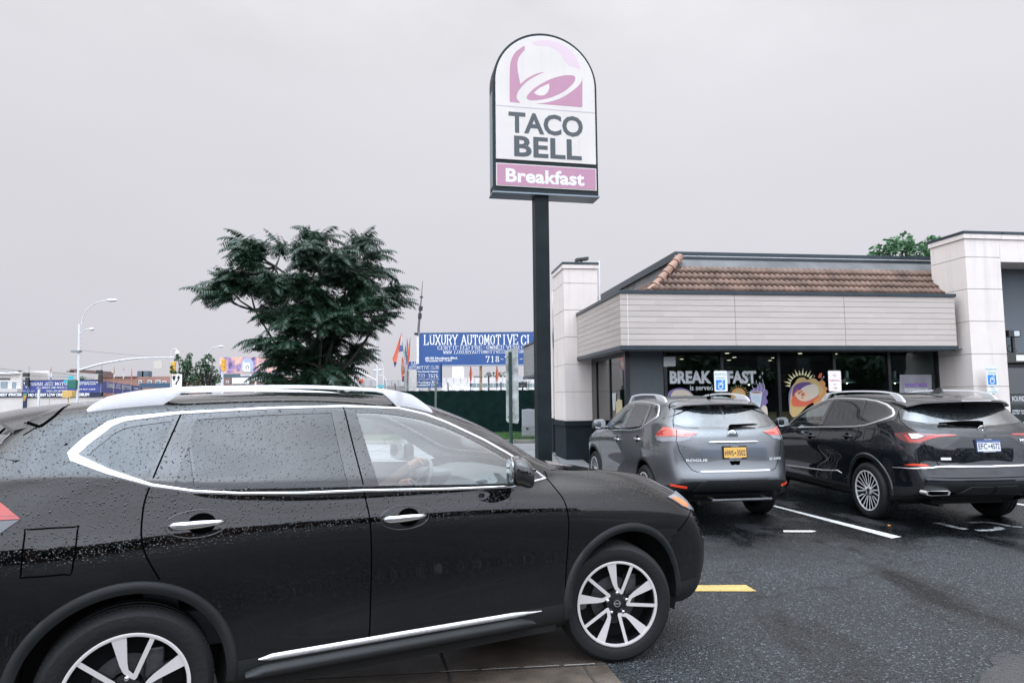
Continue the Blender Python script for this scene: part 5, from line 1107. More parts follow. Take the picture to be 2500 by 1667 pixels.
bpart('hip_ridge_tiles',mat('ridge_tile',(.29,.17,.125),.75,noise=.22,nscale=3),ridge,0,True)
def flash(mb):
    mb.add([(1.80,1.22,4.70),(10.2,1.22,4.70),(10.2,1.52,5.02),(1.95,1.52,5.02)],[(0,1,2,3)])
    mb.add([(1.88,1.3,4.72),(1.93,1.52,5.02),(1.93,9.5,5.02),(1.80,9.5,4.66)],[(0,1,2,3)])
bpart('roof_flashing',mat('flashing_grey',(.15,.15,.15),.8,spec=.1,noise=.25,nscale=1.5),flash)
bpart('parapet_trim',trim,lambda mb:(mb.box(1.86,10.2,1.50,1.72,5.02,5.20),mb.box(1.86,2.05,1.72,9.6,5.02,5.20)))
bpart('parapet_bead',mat('aluminium_bead',(.75,.72,.70),.4,.4),lambda mb:mb.box(1.85,10.2,1.488,1.5,5.085,5.097))
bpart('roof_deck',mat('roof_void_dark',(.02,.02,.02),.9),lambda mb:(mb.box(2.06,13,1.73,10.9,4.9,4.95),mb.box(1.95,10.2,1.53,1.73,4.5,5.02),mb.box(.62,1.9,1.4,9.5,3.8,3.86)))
for px,py in ((1785,704),(2105,708)):
    u,z=onv(px,py,.34); bpart('roof_vent_box',mat('vent_brown',(.16,.11,.09),.8),lambda mb:mb.box(u-.11,u+.11,.30,.42,3.99,4.05),.01)
# drive-through side behind: second volume and its fascia sign on the left
bpart('drive_through_wall',stucco,lambda mb:(mb.box(-.18,.5,6.75,7.6,1.05,5.0)),.004)
bpart('drive_through_base',dkbase,lambda mb:mb.box(-.20,.5,6.72,7.6,0,1.05),.004)
bpart('drive_through_recess',grey_st,lambda mb:mb.box(-.10,.4,5.6,6.75,.0,4.6))
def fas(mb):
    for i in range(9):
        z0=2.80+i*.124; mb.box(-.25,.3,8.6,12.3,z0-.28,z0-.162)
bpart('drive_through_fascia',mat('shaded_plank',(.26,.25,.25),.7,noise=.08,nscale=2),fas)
bpart('drive_through_fascia_trim',trim,lambda mb:(mb.box(-.28,.3,8.57,12.33,2.42,2.515),mb.box(-.28,.3,8.57,12.33,3.64,3.71)))
bpart('round_wall_sign',mat('black_disc',(.012,.015,.018),.3,coat=.5),lambda mb:mb.lathe([(.0,-.1),(.45,-.1),(.5,-.06),(.5,.0)],40,'x',(-.10,6.2,3.55)),0,True)
# ---- window graphics (vinyl on the panes)
VW=WV+.012
def gv(px,py): u,z=onv(px,py,VW); return (u,z)
vin=lambda n,c:mat('vinyl_'+n,c,.6)
white=vin('white',(.60,.63,.64)); purple=vin('purple',(.20,.15,.34)); orange=vin('orange',(.58,.27,.08)); yellow=vin('yellow',(.52,.38,.15)); pale=vin('pale_yellow',(.80,.76,.42)); cream=vin('cream',(.62,.54,.44)); red=vin('red',(.62,.12,.06)); dpur=vin('dark_purple',(.10,.05,.20)); brown=vin('brown',(.25,.09,.04)); blue=vin('blue_grey',(.45,.56,.66))
def w8(x,y): return (1600+x/3.36,850+y/3.36)
_lay=[0]
def vpoly(name,pts,m_,smooth=False,par=None):
    """pts in zoomed photo units of the shop window strip"""
    if smooth: pts=cr(pts,True,4)
    q=[gv(*w8(x,y)) for x,y in pts]; _lay[0]+=1; v=VW-.0006*_lay[0]
    k=len(q); vs,_e,fs,*_=delaunay_2d_cdt([Vector(p) for p in q],[(i,(i+1)%k) for i in range(k)],[],1,1e-6)
    mb=MB(); mb.add([(p.x,v,p.y) for p in vs],[tuple(f) for f in fs]); return mb.build(name,m_,par or bld)
def vtext(name,s,x0,y0,x1,y1,m_,bold=.03):
    a=gv(*w8(x0,y1)); b=gv(*w8(x1,y0)); _lay[0]+=1; mb=MB(); text(mb,s,(a[0],VW-.0006*_lay[0],a[1]),(1,0,0),(0,0,1),b[0]-a[0],b[1]-a[1],bold,off=.001); return mb.build(name,m_,bld)
def circ(cx,cy,rx,ry,n=28,a0=0): return [(cx+rx*math.cos(a0+2*math.pi*i/n),cy+ry*math.sin(a0+2*math.pi*i/n)) for i in range(n)]
vtext('window_lettering','BREAK',120,185,458,291,white,.045)
vtext('window_lettering','FAST',592,184,826,291,white,.045)
vtext('window_lettering','is served',285,300,470,345,white,.015)
def spark(x,y,r): return vpoly('sparkle_graphic',[(x,y-r),(x+r*.18,y-r*.18),(x+r*.7,y),(x+r*.18,y+r*.18),(x,y+r),(x-r*.18,y+r*.18),(x-r*.7,y),(x-r*.18,y-r*.18)],white)
for x,y,r in ((878,205,16),(858,236,18),(1380,237,14),(1303,230,10),(1365,252,10)): spark(x,y,r)
vpoly('dish_graphic',[(100,420),(110,360),(150,335),(200,325),(250,335),(290,360),(320,420)],purple,True)
vpoly('dish_graphic',[(130,420),(150,350),(200,340),(250,345),(290,370),(310,420)],cream,True)
# sunrise
vpoly('sun_graphic',circ(680,385,62,62),orange); vpoly('sun_graphic',circ(680,388,48,50),yellow)
for i in range(13):
    a=math.pi*(1.02+ .96*i/12); r0,r1=70,96 if i%2 else 84
    c,s=math.cos(a),math.sin(a); vpoly('sun_ray_graphic',[(680+c*r0-s*2,385+s*r0+c*2),(680+c*r0+s*2,385+s*r0-c*2),(680+c*r1,385+s*r1)],pale)
# coffee
vpoly('splash_graphic',[(735,520),(760,420),(770,360),(800,330),(830,320),(850,285),(880,290),(890,330),(915,345),(920,380),(905,400),(920,440),(900,470),(905,530)],purple,True)
vpoly('cup_graphic',[(772,358),(875,358),(862,450),(850,520),(805,520),(788,450)],white); vpoly('cup_graphic',[(790,400),(830,385),(858,410),(850,450),(810,440)],blue,True)
vpoly('cup_graphic',circ(824,360,51,9),white); vpoly('coffee_graphic',circ(824,362,43,6.5),brown)
for x,h in ((800,45),(832,90),(858,75),(884,100)):
    pts=[(x+8*math.sin(t*5),352-t*h) for t in np.linspace(0,1,12)]; vpoly('steam_graphic',[(a-1.8,b) for a,b in pts]+[(a+1.8,b) for a,b in pts[::-1]],white)
vpoly('bread_graphic',[(850,560),(870,480),(900,470),(915,500),(912,560)],cream,True)
# burrito
for i in range(11):
    a=R_(-178+ i*13.2); c,s=math.cos(a),math.sin(a); r0,r1=92,(152 if i%2 else 135)
    vpoly('sun_ray_graphic',[(1195+c*r0-s*9,312+s*r0+c*9),(1195+c*r0+s*9,312+s*r0-c*9),(1195+c*r1,312+s*r1)],pale)
vpoly('splash_graphic',[(1088,420),(1092,360),(1115,310),(1150,280),(1240,270),(1330,330),(1340,400),(1250,450),(1180,490),(1150,560),(1100,540),(1092,480)],purple,True)
vpoly('flame_graphic',[(1280,400),(1330,330),(1330,280),(1365,262),(1390,290),(1385,310),(1408,330),(1395,350),(1402,380),(1380,400),(1370,430),(1300,460)],orange,True)
vpoly('flame_graphic',[(1115,330),(1140,280),(1170,245),(1215,240),(1240,258),(1290,245),(1330,270),(1350,310),(1370,330),(1365,370),(1330,400),(1290,440),(1250,460),(1150,560),(1105,540),(1098,430)],yellow,True)
vpoly('plate_graphic',[(1118,370),(1128,320),(1160,290),(1210,278),(1270,285),(1300,330),(1250,420),(1190,440),(1140,440),(1120,410)],dpur,True)
vpoly('salsa_graphic',[(1112,420),(1150,350),(1180,345),(1250,410),(1330,380),(1330,400),(1260,460),(1180,480),(1120,470)],red,True)
vpoly('wrap_graphic',[(1180,345),(1210,318),(1260,298),(1300,295),(1325,315),(1335,350),(1325,385),(1290,410),(1240,432),(1190,430),(1150,400),(1145,370)],cream,True)
vpoly('filling_graphic',circ(1198,385,48,44),vin('tortilla',(.70,.50,.33)))
rr_=random.Random(3)
for i in range(16):
    a=rr_.uniform(0,6.28); r=rr_.uniform(0,36); vpoly('filling_graphic',circ(1198+r*math.cos(a),385+r*math.sin(a),rr_.uniform(6,12),rr_.uniform(5,9),8),(vin('filling',(.45,.13,.05)),red,cream)[i%3])
vpoly('sauce_packet_graphic',[(1338,207),(1362,203),(1352,245),(1325,243)],red)
# posters
pz=gv(2194,915); p2=gv(2271,952)
vpoly('window_poster',[(1994,217),(2254,217),(2258,420),(1994,420)],mat('grey_poster',(.30,.29,.33),.4,noise=.15,nscale=3))
vtext('poster_lettering','WANT MÁS?',2036,278,2218,320,vin('violet',(.22,.10,.42)),.04)
vtext('poster_lettering','EXPERIENCE',2036,328,2222,356,white,.05)
vpoly('paper_notice',[(62,72),(158,70),(160,148),(62,152)],white)
# side window faint decals
_u=.40
def sidep(pts,name,m_):
    mb=MB(); q=[]
    for x,y in pts:
        px,py=1400+x/3.92,900+y/3.92; d=Vector(rdir(px,py)); o=Vector(ORG); t=((BO-o).dot(BU)+_u)/d.dot(BU); P=o+d*t-BO; q.append((_u,P.dot(BV),P.z))
    mb.add(q,[tuple(range(len(q)))]); mb.build(name,m_,bld)
sidep([(370,235),(408,230),(400,400),(378,395)],'cup_graphic',mat('faded_decal',(.45,.48,.46),.8))
sidep([(405,320),(430,290),(465,300),(470,460),(410,460)],'sun_graphic',mat('faded_decal_yellow',(.50,.43,.25),.8))
# fittings on top
fl=empty('flood_light',BO+BU*.20+BV*4.3,YB,'black flood light sitting on top of the white pillar','light')
mb=MB(); mb.tube([(0,0,5.42),(0,0,5.50)],.03,8); q=Matrix.Translation((.02,0,5.54))@Matrix.Rotation(R_(-8),4,'Y'); mb.box(-.19,.17,-.12,.12,-.035,.045,0,q); mb.build('lamp_head',frame,fl,bevel=.015)
pp=empty('white_pipe',BO+BU*.70+BV*4.3,YB,'thin white vent pipe standing beside the white pillar','pipe')
mb=MB(); mb.tube([(0,0,3.9),(0,0,5.50)],.036,10); mb.build('pipe',mat('white_pvc',(.80,.80,.80),.4),pp,True)
wl_=empty('wall_light',BO+BU*9.9+BV*.45,YB,'black adjustable wall light with coiled cable above the dark entrance canopy','light')
mb=MB(); mb.box(-.03,.03,-.03,.03,2.62,3.02); mb.build('bracket',frame,wl_)
mb=MB(); mb.box(-.30,.02,-.22,.0,3.02,3.18); mb.build('lamp_head',frame,wl_,bevel=.01)
mb=MB(); mb.box(-.16,-.02,-.225,-.22,3.04,3.16); mb.build('lamp_lens',white,wl_)
mb=MB(); mb.tube([(-.03,0,2.8)]+[(-.03-.14*math.sin(t),0,2.75+.09*math.cos(t)) for t in np.linspace(0,4.4,12)],.010,6); mb.build('cable',frame,wl_)
# ------------------------------------------------------------------ pole sign
ys=.203; SU=Vector((math.cos(ys),math.sin(ys),0)); SV=Vector((-math.sin(ys),math.cos(ys),0))
ctr=at(1327,1100,13.15); SP=Vector((ctr.x,13.15,0))
ps=empty('pole_sign',(SP.x,SP.y,-.03),ys,'tall pole sign with arched top, purple logo and Breakfast panel','sign')
dksl=mat('sign_slate_paint',(.018,.027,.030),.5,spec=.2,noise=.12,nscale=4,bump=.08,bscale=40)
mb=MB(); mb.box(-.135,.135,-.135,.135,0,5.75)
mb.build('pole',mat('pole_black_paint',(.009,.0145,.0165),.5,spec=.18,noise=.35,nscale=2.5,bump=.1,bscale=30),ps,bevel=.006)
def sgn(px,py,v=-.20):
    d=Vector(rdir(px,py)); o=Vector(ORG); c=Vector((SP.x,SP.y,0)); t=((c-o).dot(SV)+v)/d.dot(SV); P=o+d*t; return ((P-c).dot(SU),P.z+.03)
def sz(x,y): return sgn(1150+x/3.137,50+y/3.137)
FVs=-.20
L0,_=sz(170,800); R0,_=sz(966,800); _,ZB=sz(560,1325); _,ZT=sz(545,100); _,ZS=sz(180,420)
uc=(L0+R0)/2; hw=(R0-L0)/2
def arch(hw,zb,zt,zs,n=40):
    pts=[(uc-hw,zb)]; 
    for i in range(n+1):
        a=math.pi-math.pi*i/n; pts.append((uc+hw*math.cos(a),zs+(zt-zs)*math.sin(a)))
    pts.append((uc+hw,zb)); return pts
mb=MB(); mb.prism([(u,-.20,z) for u,z in arch(hw,ZB,ZT,ZT-hw*1.0)],(0,.40,0)); mb.build('sign_cabinet',dksl,ps,bevel=.008)
mb=MB(); mb.box(uc-hw-.02,uc+hw+.02,-.22,.22,ZB-.03,ZB-.002); mb.box(uc-hw-.012,uc-hw-.002,-.14,.14,ZB+.1,ZS-.3); mb.build('cabinet_seam',mat('cabinet_side_metal',(.20,.24,.27),.4,.4),ps)
face=mat('sign_face_white',(.63,.58,.545),.35,noise=.045,nscale=1.6); streaks(face,.03); purp=mat('sign_face_mauve',(.43,.21,.295),.4,noise=.03); lil=mat('sign_face_lilac',(.62,.48,.53),.4); ink=mat('sign_ink',(.050,.062,.070),.4,noise=.05)
_,z1=sz(560,1085); _,zt=sz(545,123); fw=hw-.045
mb=MB(); mb.prism([(u,-.205,z) for u,z in arch(fw,z1,zt,zt-fw*.98)],(0,-.02,0)); mb.build('sign_face',face,ps,bevel=.008)
_,z2=sz(560,1110); _,z3=sz(560,1290)
mb=MB(); mb.box(uc-fw,uc+fw,-.222,-.201,z3+.01,z2-.012); mb.build('breakfast_border',face,ps)
mb=MB(); mb.box(uc-fw+.02,uc+fw-.02,-.228,-.2225,z3+.03,z2-.03); mb.build('breakfast_panel',purp,ps)
mb=MB(); _,zj=sz(560,681); mb.box(uc-fw+.01,uc+fw-.01,-.2285,-.2255,zj-.012,zj+.012); mb.build('face_joint',mat('face_joint_grey',(.55,.52,.52),.5),ps)
def spoly(name,pts,m_,smooth=False,lay=0,closed=True):
    if smooth: pts=cr(pts,True,5)
    q=[sgn(1150+x/3.137,50+y/3.137,-.226) for x,y in pts]; k=len(q); v=-.2262-.0012*lay
    vs,_e,fs,*_=delaunay_2d_cdt([Vector(p) for p in q],[(i,(i+1)%k) for i in range(k)],[],1,1e-6)
    mb=MB(); mb.add([(p.x,v,p.y) for p in vs],[tuple(f) for f in fs]); return mb.build(name,m_,ps)
def seg(*runs):
    """mix of straight points and smooth runs: each run is ('l',pts) or ('c',pts)"""
    o=[]
    for t,p in runs: o+= p if t=='l' else cr(p,False,5)
    return o
spoly('logo_left',seg(('c',[(296,620),(297,380),(310,300),(345,240),(410,195)]),('c',[(412,228),(380,262),(358,310),(357,380),(378,488)]),('c',[(430,445),(500,410),(562,397)]),('c',[(562,397),(500,425),(430,468),(375,525),(352,570),(350,600),(378,632)]),('l',[(300,626)])),purp)
spoly('logo_swoosh',seg(('c',[(465,170),(520,155),(600,155),(680,180),(750,225),(810,300),(840,376)]),('c',[(790,358),(750,345),(720,310),(680,250),(640,215),(580,195),(490,192)])),lil)
spoly('logo_bell_mouth',[(427,598),(440,565),(500,510),(600,455),(700,425),(775,422),(798,440),(785,480),(720,540),(630,585),(540,608),(460,613)],purp,True)
spoly('logo_clapper',[(481,555),(530,515),(597,485),(600,520),(585,555),(560,575),(530,578),(500,570)],face,False,1)
spoly('logo_right',seg(('c',[(853,436),(840,480),(790,530),(700,590),(600,625),(500,638)]),('l',[(848,667),(852,660)])),purp)
def stext(name,s,x0,y0,x1,y1,m_,bold,sp=1.0):
    """baseline left (x0,y0) to right (x1,y1 = baseline right) height from y"""
    pass
def sline(name,s,xl,ybl,xr,ytl,m_,bold=.03,space=1.0):
    a=sgn(1150+xl/3.137,50+ybl/3.137,-.226); b=sgn(1150+xr/3.137,50+ybl/3.137,-.226); t=sgn(1150+xl/3.137,50+ytl/3.137,-.226)
    mb=MB(); text(mb,s,(a[0],-.2295,a[1]),(1,0,0),(0,0,1),b[0]-a[0],t[1]-a[1],bold,off=0,space=space); return mb.build(name,m_,ps)
sline('lettering_taco','TACO',288,858,857,697,ink,.028,1.0)
sline('lettering_bell','BELL',331,1040,848,882,ink,.028,1.03)
sline('lettering_breakfast','Breakfast',266,1237,868,1130,mat('sign_letter_white',(.70,.68,.67),.4),.032,1.02)
# ------------------------------------------------------------------ small signs
def post_sign(px,pytop,w,h,Y,label,lines,col,symbol=False,rot=YB,extra=None,post=True,green=True,cat='sign',wall=False,group='parking signs in front of the restaurant'):
    c=at(px,pytop,Y); 
    r=empty('parking_sign',(c.x,Y,-.03),rot,label,cat,group); zt=c.z+.03
    X=(1,0,0); U=(0,0,1); y=-.03
    def rr(w,h,z0,yy,d,rad=.03):
        pts=[]
        for cx,cz,a0 in ((w/2-rad,z0+h-rad,0),(-w/2+rad,z0+h-rad,90),(-w/2+rad,z0+rad,180),(w/2-rad,z0+rad,270)):
            for k in range(5): a=R_(a0+k*22.5); pts.append((cx+rad*math.cos(a),yy,cz+rad*math.sin(a)))
        return pts
    def board(w,h,z0,colr,par):
        mb=MB(); mb.prism(rr(w,h,z0,y,0),(0,.004,0)); b=mb.build('sign_board',mat('sign_white',(.80,.80,.80),.4),par)
        o=rr(w-.02,h-.02,z0+.01,y-.0015,0,.025); i=rr(w-.028,h-.028,z0+.014,y-.0015,0,.022); k=len(o); mb=MB(); mb.add(o+i,[(a,(a+1)%k,(a+1)%k+k,a+k) for a in range(k)]); mb.build('sign_border',colr,b); return b
    b=board(w,h,zt-h,col,r)
    mb=MB()
    for s,zc,hh,ww in lines: text(mb,s,(0,y-.002,zt-h*zc),X,U,ww*w,hh*h,.006,align='c',off=.0)
    mb.build('sign_lettering',col,b)
    if symbol:
        bl=mat('access_blue',(.02,.22,.62),.4); s=.115; cz=zt-h*.68
        mb=MB(); mb.box(-s,s*.85,y-.0022,y-.0012,cz-s*.95,cz+s*.95); mb.build('symbol_panel',bl,b)
        mb=MB(); yy=y-.0035
        def P(a,b_): return (a*s,yy,cz+b_*s)
        def line(p,q,t=.13):
            p,q=Vector((p[0],p[1])),Vector((q[0],q[1])); d=(q-p).normalized(); n=Vector((-d.y,d.x))*t/2; mb.add([P(*(p+n)),P(*(p-n)),P(*(q-n)),P(*(q+n))],[(0,1,2,3)])
        for k in range(14):
            a,a2=R_(60+k*20),R_(60+k*20+22); line((-.1+.42*math.cos(a),-.32+.42*math.sin(a)),(-.1+.42*math.cos(a2),-.32+.42*math.sin(a2)),.15)
        line((.15,.42),(-.12,.05),.24); line((-.12,.03),(.38,.03),.15); line((.36,.06),(.36,-.5),.15); line((.15,.42),(-.35,.38),.13); line((-.35,.38),(-.5,.12),.13); line((.1,.35),(.5,.2),.13)
        k=12; mb.add([P(.28+.14*math.cos(2*math.pi*i/k),.68+.14*math.sin(2*math.pi*i/k)) for i in range(k)],[tuple(range(k))]); mb.build('access_symbol',mat('sign_white',(.80,.80,.80),.4),b)
    if extra:
        b2=board(w,.15,zt-h-.17,col,r); mb=MB(); text(mb,'VAN',(0,y-.002,zt-h-.085),X,U,.1,.04,.004,align='c',off=0); text(mb,'ACCESSIBLE',(0,y-.002,zt-h-.145),X,U,.24,.04,.004,align='c',off=0); mb.build('sign_lettering',col,b2)
    mb=MB()
    for z in (zt-.04,zt-h+.04): mb.lathe([(.006,y-.004),(.0,y-.006)],8,'y',(0,0,z))
    mb.build('bolt',mat('zinc',(.5,.5,.5),.4,.8),b)
    if post: mb=MB(); mb.box(-.025,.025,-.02,.02,0,zt-.02); mb.build('post',mat('green_post',(.02,.05,.04),.5),r)
    return r
grn=mat('sign_green',(.16,.36,.33),.5); rdd=mat('sign_red',(.50,.09,.10),.5)
post_sign(1757.5,905,.305,.457,15.2,'reserved parking sign with blue wheelchair symbol standing before the BREAKFAST window',[('RESERVED',.23,.11,.86),('PARKING',.40,.11,.70)],grn,True)
post_sign(2035,905,.305,.457,15.35,'white no parking any time sign with red letters behind the dark SUV',[('NO',.30,.14,.30),('PARKING',.53,.12,.80),('ANY',.70,.08,.30),('TIME',.88,.08,.36)],rdd)
post_sign(2418,893,.305,.457,15.55,'reserved parking sign with small van accessible plate below, against the right white pillar',[('RESERVED',.23,.11,.86),('PARKING',.40,.11,.70)],grn,True,extra=True)
# ------------------------------------------------------------------ ground markings, pavement
GX=lambda px,py,h=0:(lambda d:Vector(ORG+d*((h-CAMH)/d[2])))(rdir(px,py))
wp=mat('white_line_paint',(.52,.52,.51),.5,noise=.25,nscale=25,bump=.2,bscale=150); worn(wp,.60)
yp=mat('yellow_line_paint',(.50,.34,.11),.5,noise=.2,nscale=25,bump=.2,bscale=150); worn(yp,.62)
strip('parking_line',[(3.93,10.66),(3.99,10.68),(4.56,8.26),(4.40,8.18)],wp,.004)
a=Vector((3.96,10.6)); b=Vector((4.47,8.2)); 
strip('parking_line',[(7.55,10.9),(7.66,10.9),(8.1,8.4),(7.99,8.4)],wp,.004)
strip('yellow_line',[(.9,6.03),(.9,6.2),(2.03,6.19),(2.05,5.98)],yp,.004)
def squig(mb,pts,w=.03):
    P=[GX(1880+x/3.734,900+y/3.734,-.03) for x,y in pts]
    for p,q in zip(P,P[1:]):
        d=(q-p).normalized(); n=Vector((-d.y,d.x,0))*w; mb.add([p+n+Vector((0,0,.006)),p-n+Vector((0,0,.006)),q-n+Vector((0,0,.006)),q+n+Vector((0,0,.006))],[(0,1,2,3)])
mb=MB(); squig(mb,[(1510,1405),(1600,1425),(1700,1450),(1790,1465)],.05); squig(mb,[(1800,1405),(1950,1400),(2080,1415),(2200,1440),(2300,1445)],.04); squig(mb,[(1880,1475),(1980,1475),(2060,1468),(2110,1455),(2060,1445)],.045)
o=mb.build('worn_parking_symbol',mat('worn_white_paint',(.30,.31,.32),.6,noise=.6,nscale=14)); o['kind']='structure'
# footpath slabs under the black car
def slabs():
    mb=MB(); mb.add([(x,y,.005) for x,y in ((-9,2.1),(.80,2.9),(.613,4.1),(.556,4.385),(.10,6.2),(-9,8.0))],[(0,1,2,3,4,5)])
    o=mb.build('footpath',conc); o['kind']='structure'
slabs()
jm=mat('slab_joint',(.05,.045,.04),.8)
mb=MB()
def jl(a,b,w=.008):
    a,b=Vector(a),Vector(b); d=(b-a).normalized(); n=Vector((-d.y,d.x))*w; mb.add([(a.x+n.x,a.y+n.y,.009),(a.x-n.x,a.y-n.y,.009),(b.x-n.x,b.y-n.y,.009),(b.x+n.x,b.y+n.y,.009)],[(0,1,2,3)])
jl((-6,3.66),(.56,4.375)); jl((-.66,5.4),(-.16,3.2)); jl((-2.3,5.2),(-1.9,3.0)); jl((.42,4.36),(.60,3.2)); o=mb.build('footpath_joint',jm); o['kind']='structure'
mb=MB(); 
mb2=[( -.45,4.262),(-.2,4.29),(0.05,4.318),(.3,4.344),(.52,4.366)]
for p,q in zip(mb2,mb2[1:]): mb.add([(p[0],p[1]+.004,.0115),(p[0],p[1]+.016,.0115),(q[0]-.03,q[1]+.014,.0115),(q[0]-.03,q[1]+.006,.0115)],[(0,1,2,3)])
o=mb.build('chipped_slab_edge',mat('chipped_concrete',(.42,.40,.36),.7)); o['kind']='structure'
# litter
pc=GX(1880+262/3.734,900+1488/3.734,-.03)
mb=MB(); mb.prism([(-.20,-.035,0),(-.17,.05,0),(.17,.03,0),(.21,-.01,0),(.14,-.055,0)],(0,0,.004)); mb.prism([(-.14,-.01,.0045),(.12,-.012,.0045),(.12,-.002,.0045),(-.14,0,.0045)],(0,0,.001),1)
o=mb.build('paper_litter',[mat('litter_white',(.70,.70,.68),.6),mat('litter_shadow',(.2,.2,.2),.6)]); o.location=(pc.x,pc.y,-.02); tag(o,'flat white paper scrap lying on the wet asphalt beside the parking line','litter')
pc=GX(1880+1083/3.734,900+1435/3.734,-.03); mb=MB(); mb.prism([(-.025,-.02,0),(.0,.03,0),(.03,.0,0),(.01,-.025,0)],(0,0,.01)); o=mb.build('fallen_leaf',mat('dry_leaf',(.45,.20,.07),.7)); o.location=(pc.x,pc.y,-.022); tag(o,'small orange dry leaf on the asphalt near the dark SUV wheel','leaf')
# puddle at lower right
pm=mat('puddle_water',(.03,.032,.034),.12,spec=.25,bump=.15,bscale=25)
pts=cr([GX(*p)[:2] for p in ((2385,1680),(2400,1640),(2425,1628),(2415,1606),(2450,1590),(2490,1598),(2520,1570),(2600,1560),(2700,1590),(2760,1667),(2600,1760),(2400,1760),(2360,1720))],True,4)
strip('puddle',[(p[0],p[1]) for p in pts],pm,.0025)
# ------------------------------------------------------------------ beyond the lot: lane, verge, fence
lane=mat('lane_concrete',(.24,.245,.25),.4,noise=.18,nscale=.8,bump=.15,bscale=50)
sheet('drive_lane',[-70,-20,1.9],[16.2,20,25.9],lane,.005)
mb=MB()
for x in (-8,-4.5,-1.2,1.2): mb.box(x,x+.02,16.3,25.8,-.024,-.021)
for y in (19.2,22.6): mb.box(-40,1.9,y,y+.03,-.024,-.0205)
o=mb.build('lane_joint',jm); o['kind']='structure'
kerbm=mat('kerb_stone',(.20,.20,.17),.8,noise=.25,nscale=4)
mb=MB()
for i in range(30): mb.box(-30+i*1.2,-30+i*1.2+1.185,25.9,26.06,-.03,.11)
o=mb.build('kerb',kerbm,bevel=.015); o['kind']='structure'
vg=mat('verge_soil',(.03,.045,.02),.9,noise=.3,nscale=3)
mb=MB(); mb.add([(-30,26.06,.10),(6,26.06,.10),(6,30.4,.16),(-30,30.4,.16)],[(0,1,2,3)]); o=mb.build('verge',vg); o['kind']='structure'
gr=random.Random(11); mb=MB()
for i in range(9000):
    x=gr.uniform(-5,3.2); y=gr.uniform(26.1,29.9); h=gr.uniform(.05,.13); a=gr.uniform(0,6.28); w_=.012
    z=.10+(y-26.06)*.0138; lx,ly=gr.uniform(-.04,.04),gr.uniform(-.04,.04)
    mb.add([(x-math.cos(a)*w_,y-math.sin(a)*w_,z),(x+math.cos(a)*w_,y+math.sin(a)*w_,z),(x+lx,y+ly,z+h)],[(0,1,2)])
tag(mb.build('grass',mat('grass_blade',(.055,.13,.035),.7,noise=.3,nscale=2)),'short green grass on the verge in front of the screened fence','grass',kind='stuff')
def bb(x0,y0,x1,y1,Y):
    a=at(x0,(y0+y1)/2,Y); b=at(x1,(y0+y1)/2,Y); t=at((x0+x1)/2,y0,Y); d=at((x0+x1)/2,y1,Y); return a.x,b.x,d.z,t.z
fn_=empty('screened_fence',(-.5,30,0),0,'tall fence covered in dark green privacy mesh with barbed wire on top','fence')
gm=mat('green_privacy_mesh',(.003,.014,.012),.8,spec=.1,noise=.45,nscale=3,bump=.5,bscale=60)
top=at(1180,952.5,30).z
mb=MB(); n=60
vs=[]; 
for i in range(n+1):
    x=-7.5+i*.16; w_=.02*math.sin(i*1.7)
    for z in (.1,top*.5,top+.015*math.sin(i*2.3)): vs.append((x,w_*(1 if z<top*.9 else .3),z))
mb.add(vs,[(i*3+j,i*3+j+1,i*3+j+4,i*3+j+3) for i in range(n) for j in range(2)]); mb.build('mesh_panel',gm,fn_,True)
galv=mat('galvanised',(.33,.35,.35),.45,.6)
for i in range(5):
    mb=MB(); x=-6.9+i*2.3; mb.tube([(x,.06,0),(x,.06,top+.02),(x,-.1,top+.35)],.03,8); mb.build('fence_post',galv,fn_)
mb=MB(); k=260; pts=[]
for i in range(k):
    a=i*.62; pts.append((-7.2+i*.035,.13*math.sin(a),top+.12+.13*math.cos(a)*(1+.3*math.sin(i*.13))))
mb.tube(pts,.006,4,cap=False)
for z in (.1,.2,.3): mb.tube([(-7.4,-.1*z*3,top+z),(2.1,-.1*z*3,top+z)],.004,4)
mb.build('barbed_wire',galv,fn_)
# utility cabinet
c=GX(1297,1069,.12); cb=empty('utility_cabinet',(c.x,27.4,.1),.0,'light grey metal utility cabinet with small black handle standing on the grass','cabinet')
cm=mat('cabinet_grey',(.36,.38,.40),.5,noise=.05); cm2=mat('cabinet_base',(.28,.30,.30),.6,noise=.12)
mb=MB(); mb.box(-.34,.5,0,.45,.43,1.10); mb.build('cabinet_body',cm,cb,bevel=.012)
mb=MB(); mb.box(-.35,.51,-.01,.46,0,.42); mb.build('cabinet_base',cm2,cb,bevel=.01)
mb=MB(); mb.box(-.18,-.09,-.03,-.01,.33,.39); mb.build('handle',frame,cb)
mb=MB(); mb.box(-.2,.02,.1,.3,1.10,1.125); mb.build('cap_plate',cm2,cb)
# board seen from behind on a green post
c=GX(1247,1072,0.0); pb=empty('back_of_sign_board',(at(1247,1000,17).x,17,-.03),0,'weathered tall board seen from behind, bolted to a dark green post','sign')
x0,x1,z0,z1=bb(1235,842,1266,1025,17); px_=at(1247,1000,17).x
wb=mat('weathered_plywood_back',(.40,.42,.41),.75,noise=.55,nscale=5); wb2=mat('board_face_edge',(.62,.60,.58),.7,noise=.2)
mb=MB(); mb.add([(x0-px_,.30,z0),(.02,.0,z0+.0),(.02,.0,z1-.07),(x0-px_,.3,z1-.15)],[(0,1,2,3)]); 
q=[(x0-px_-.0,.05,z0+.02),(x0-px_+.04,.05,z0-.03),(x1-px_-.03,.05,z0-.06),(x1-px_,.05,z0+.02),(x1-px_-.005,.05,z1),(x0-px_,.05,z1-.11)]
mb=MB(); mb.prism(q,(0,.012,0)); mb.build('board',wb,pb)
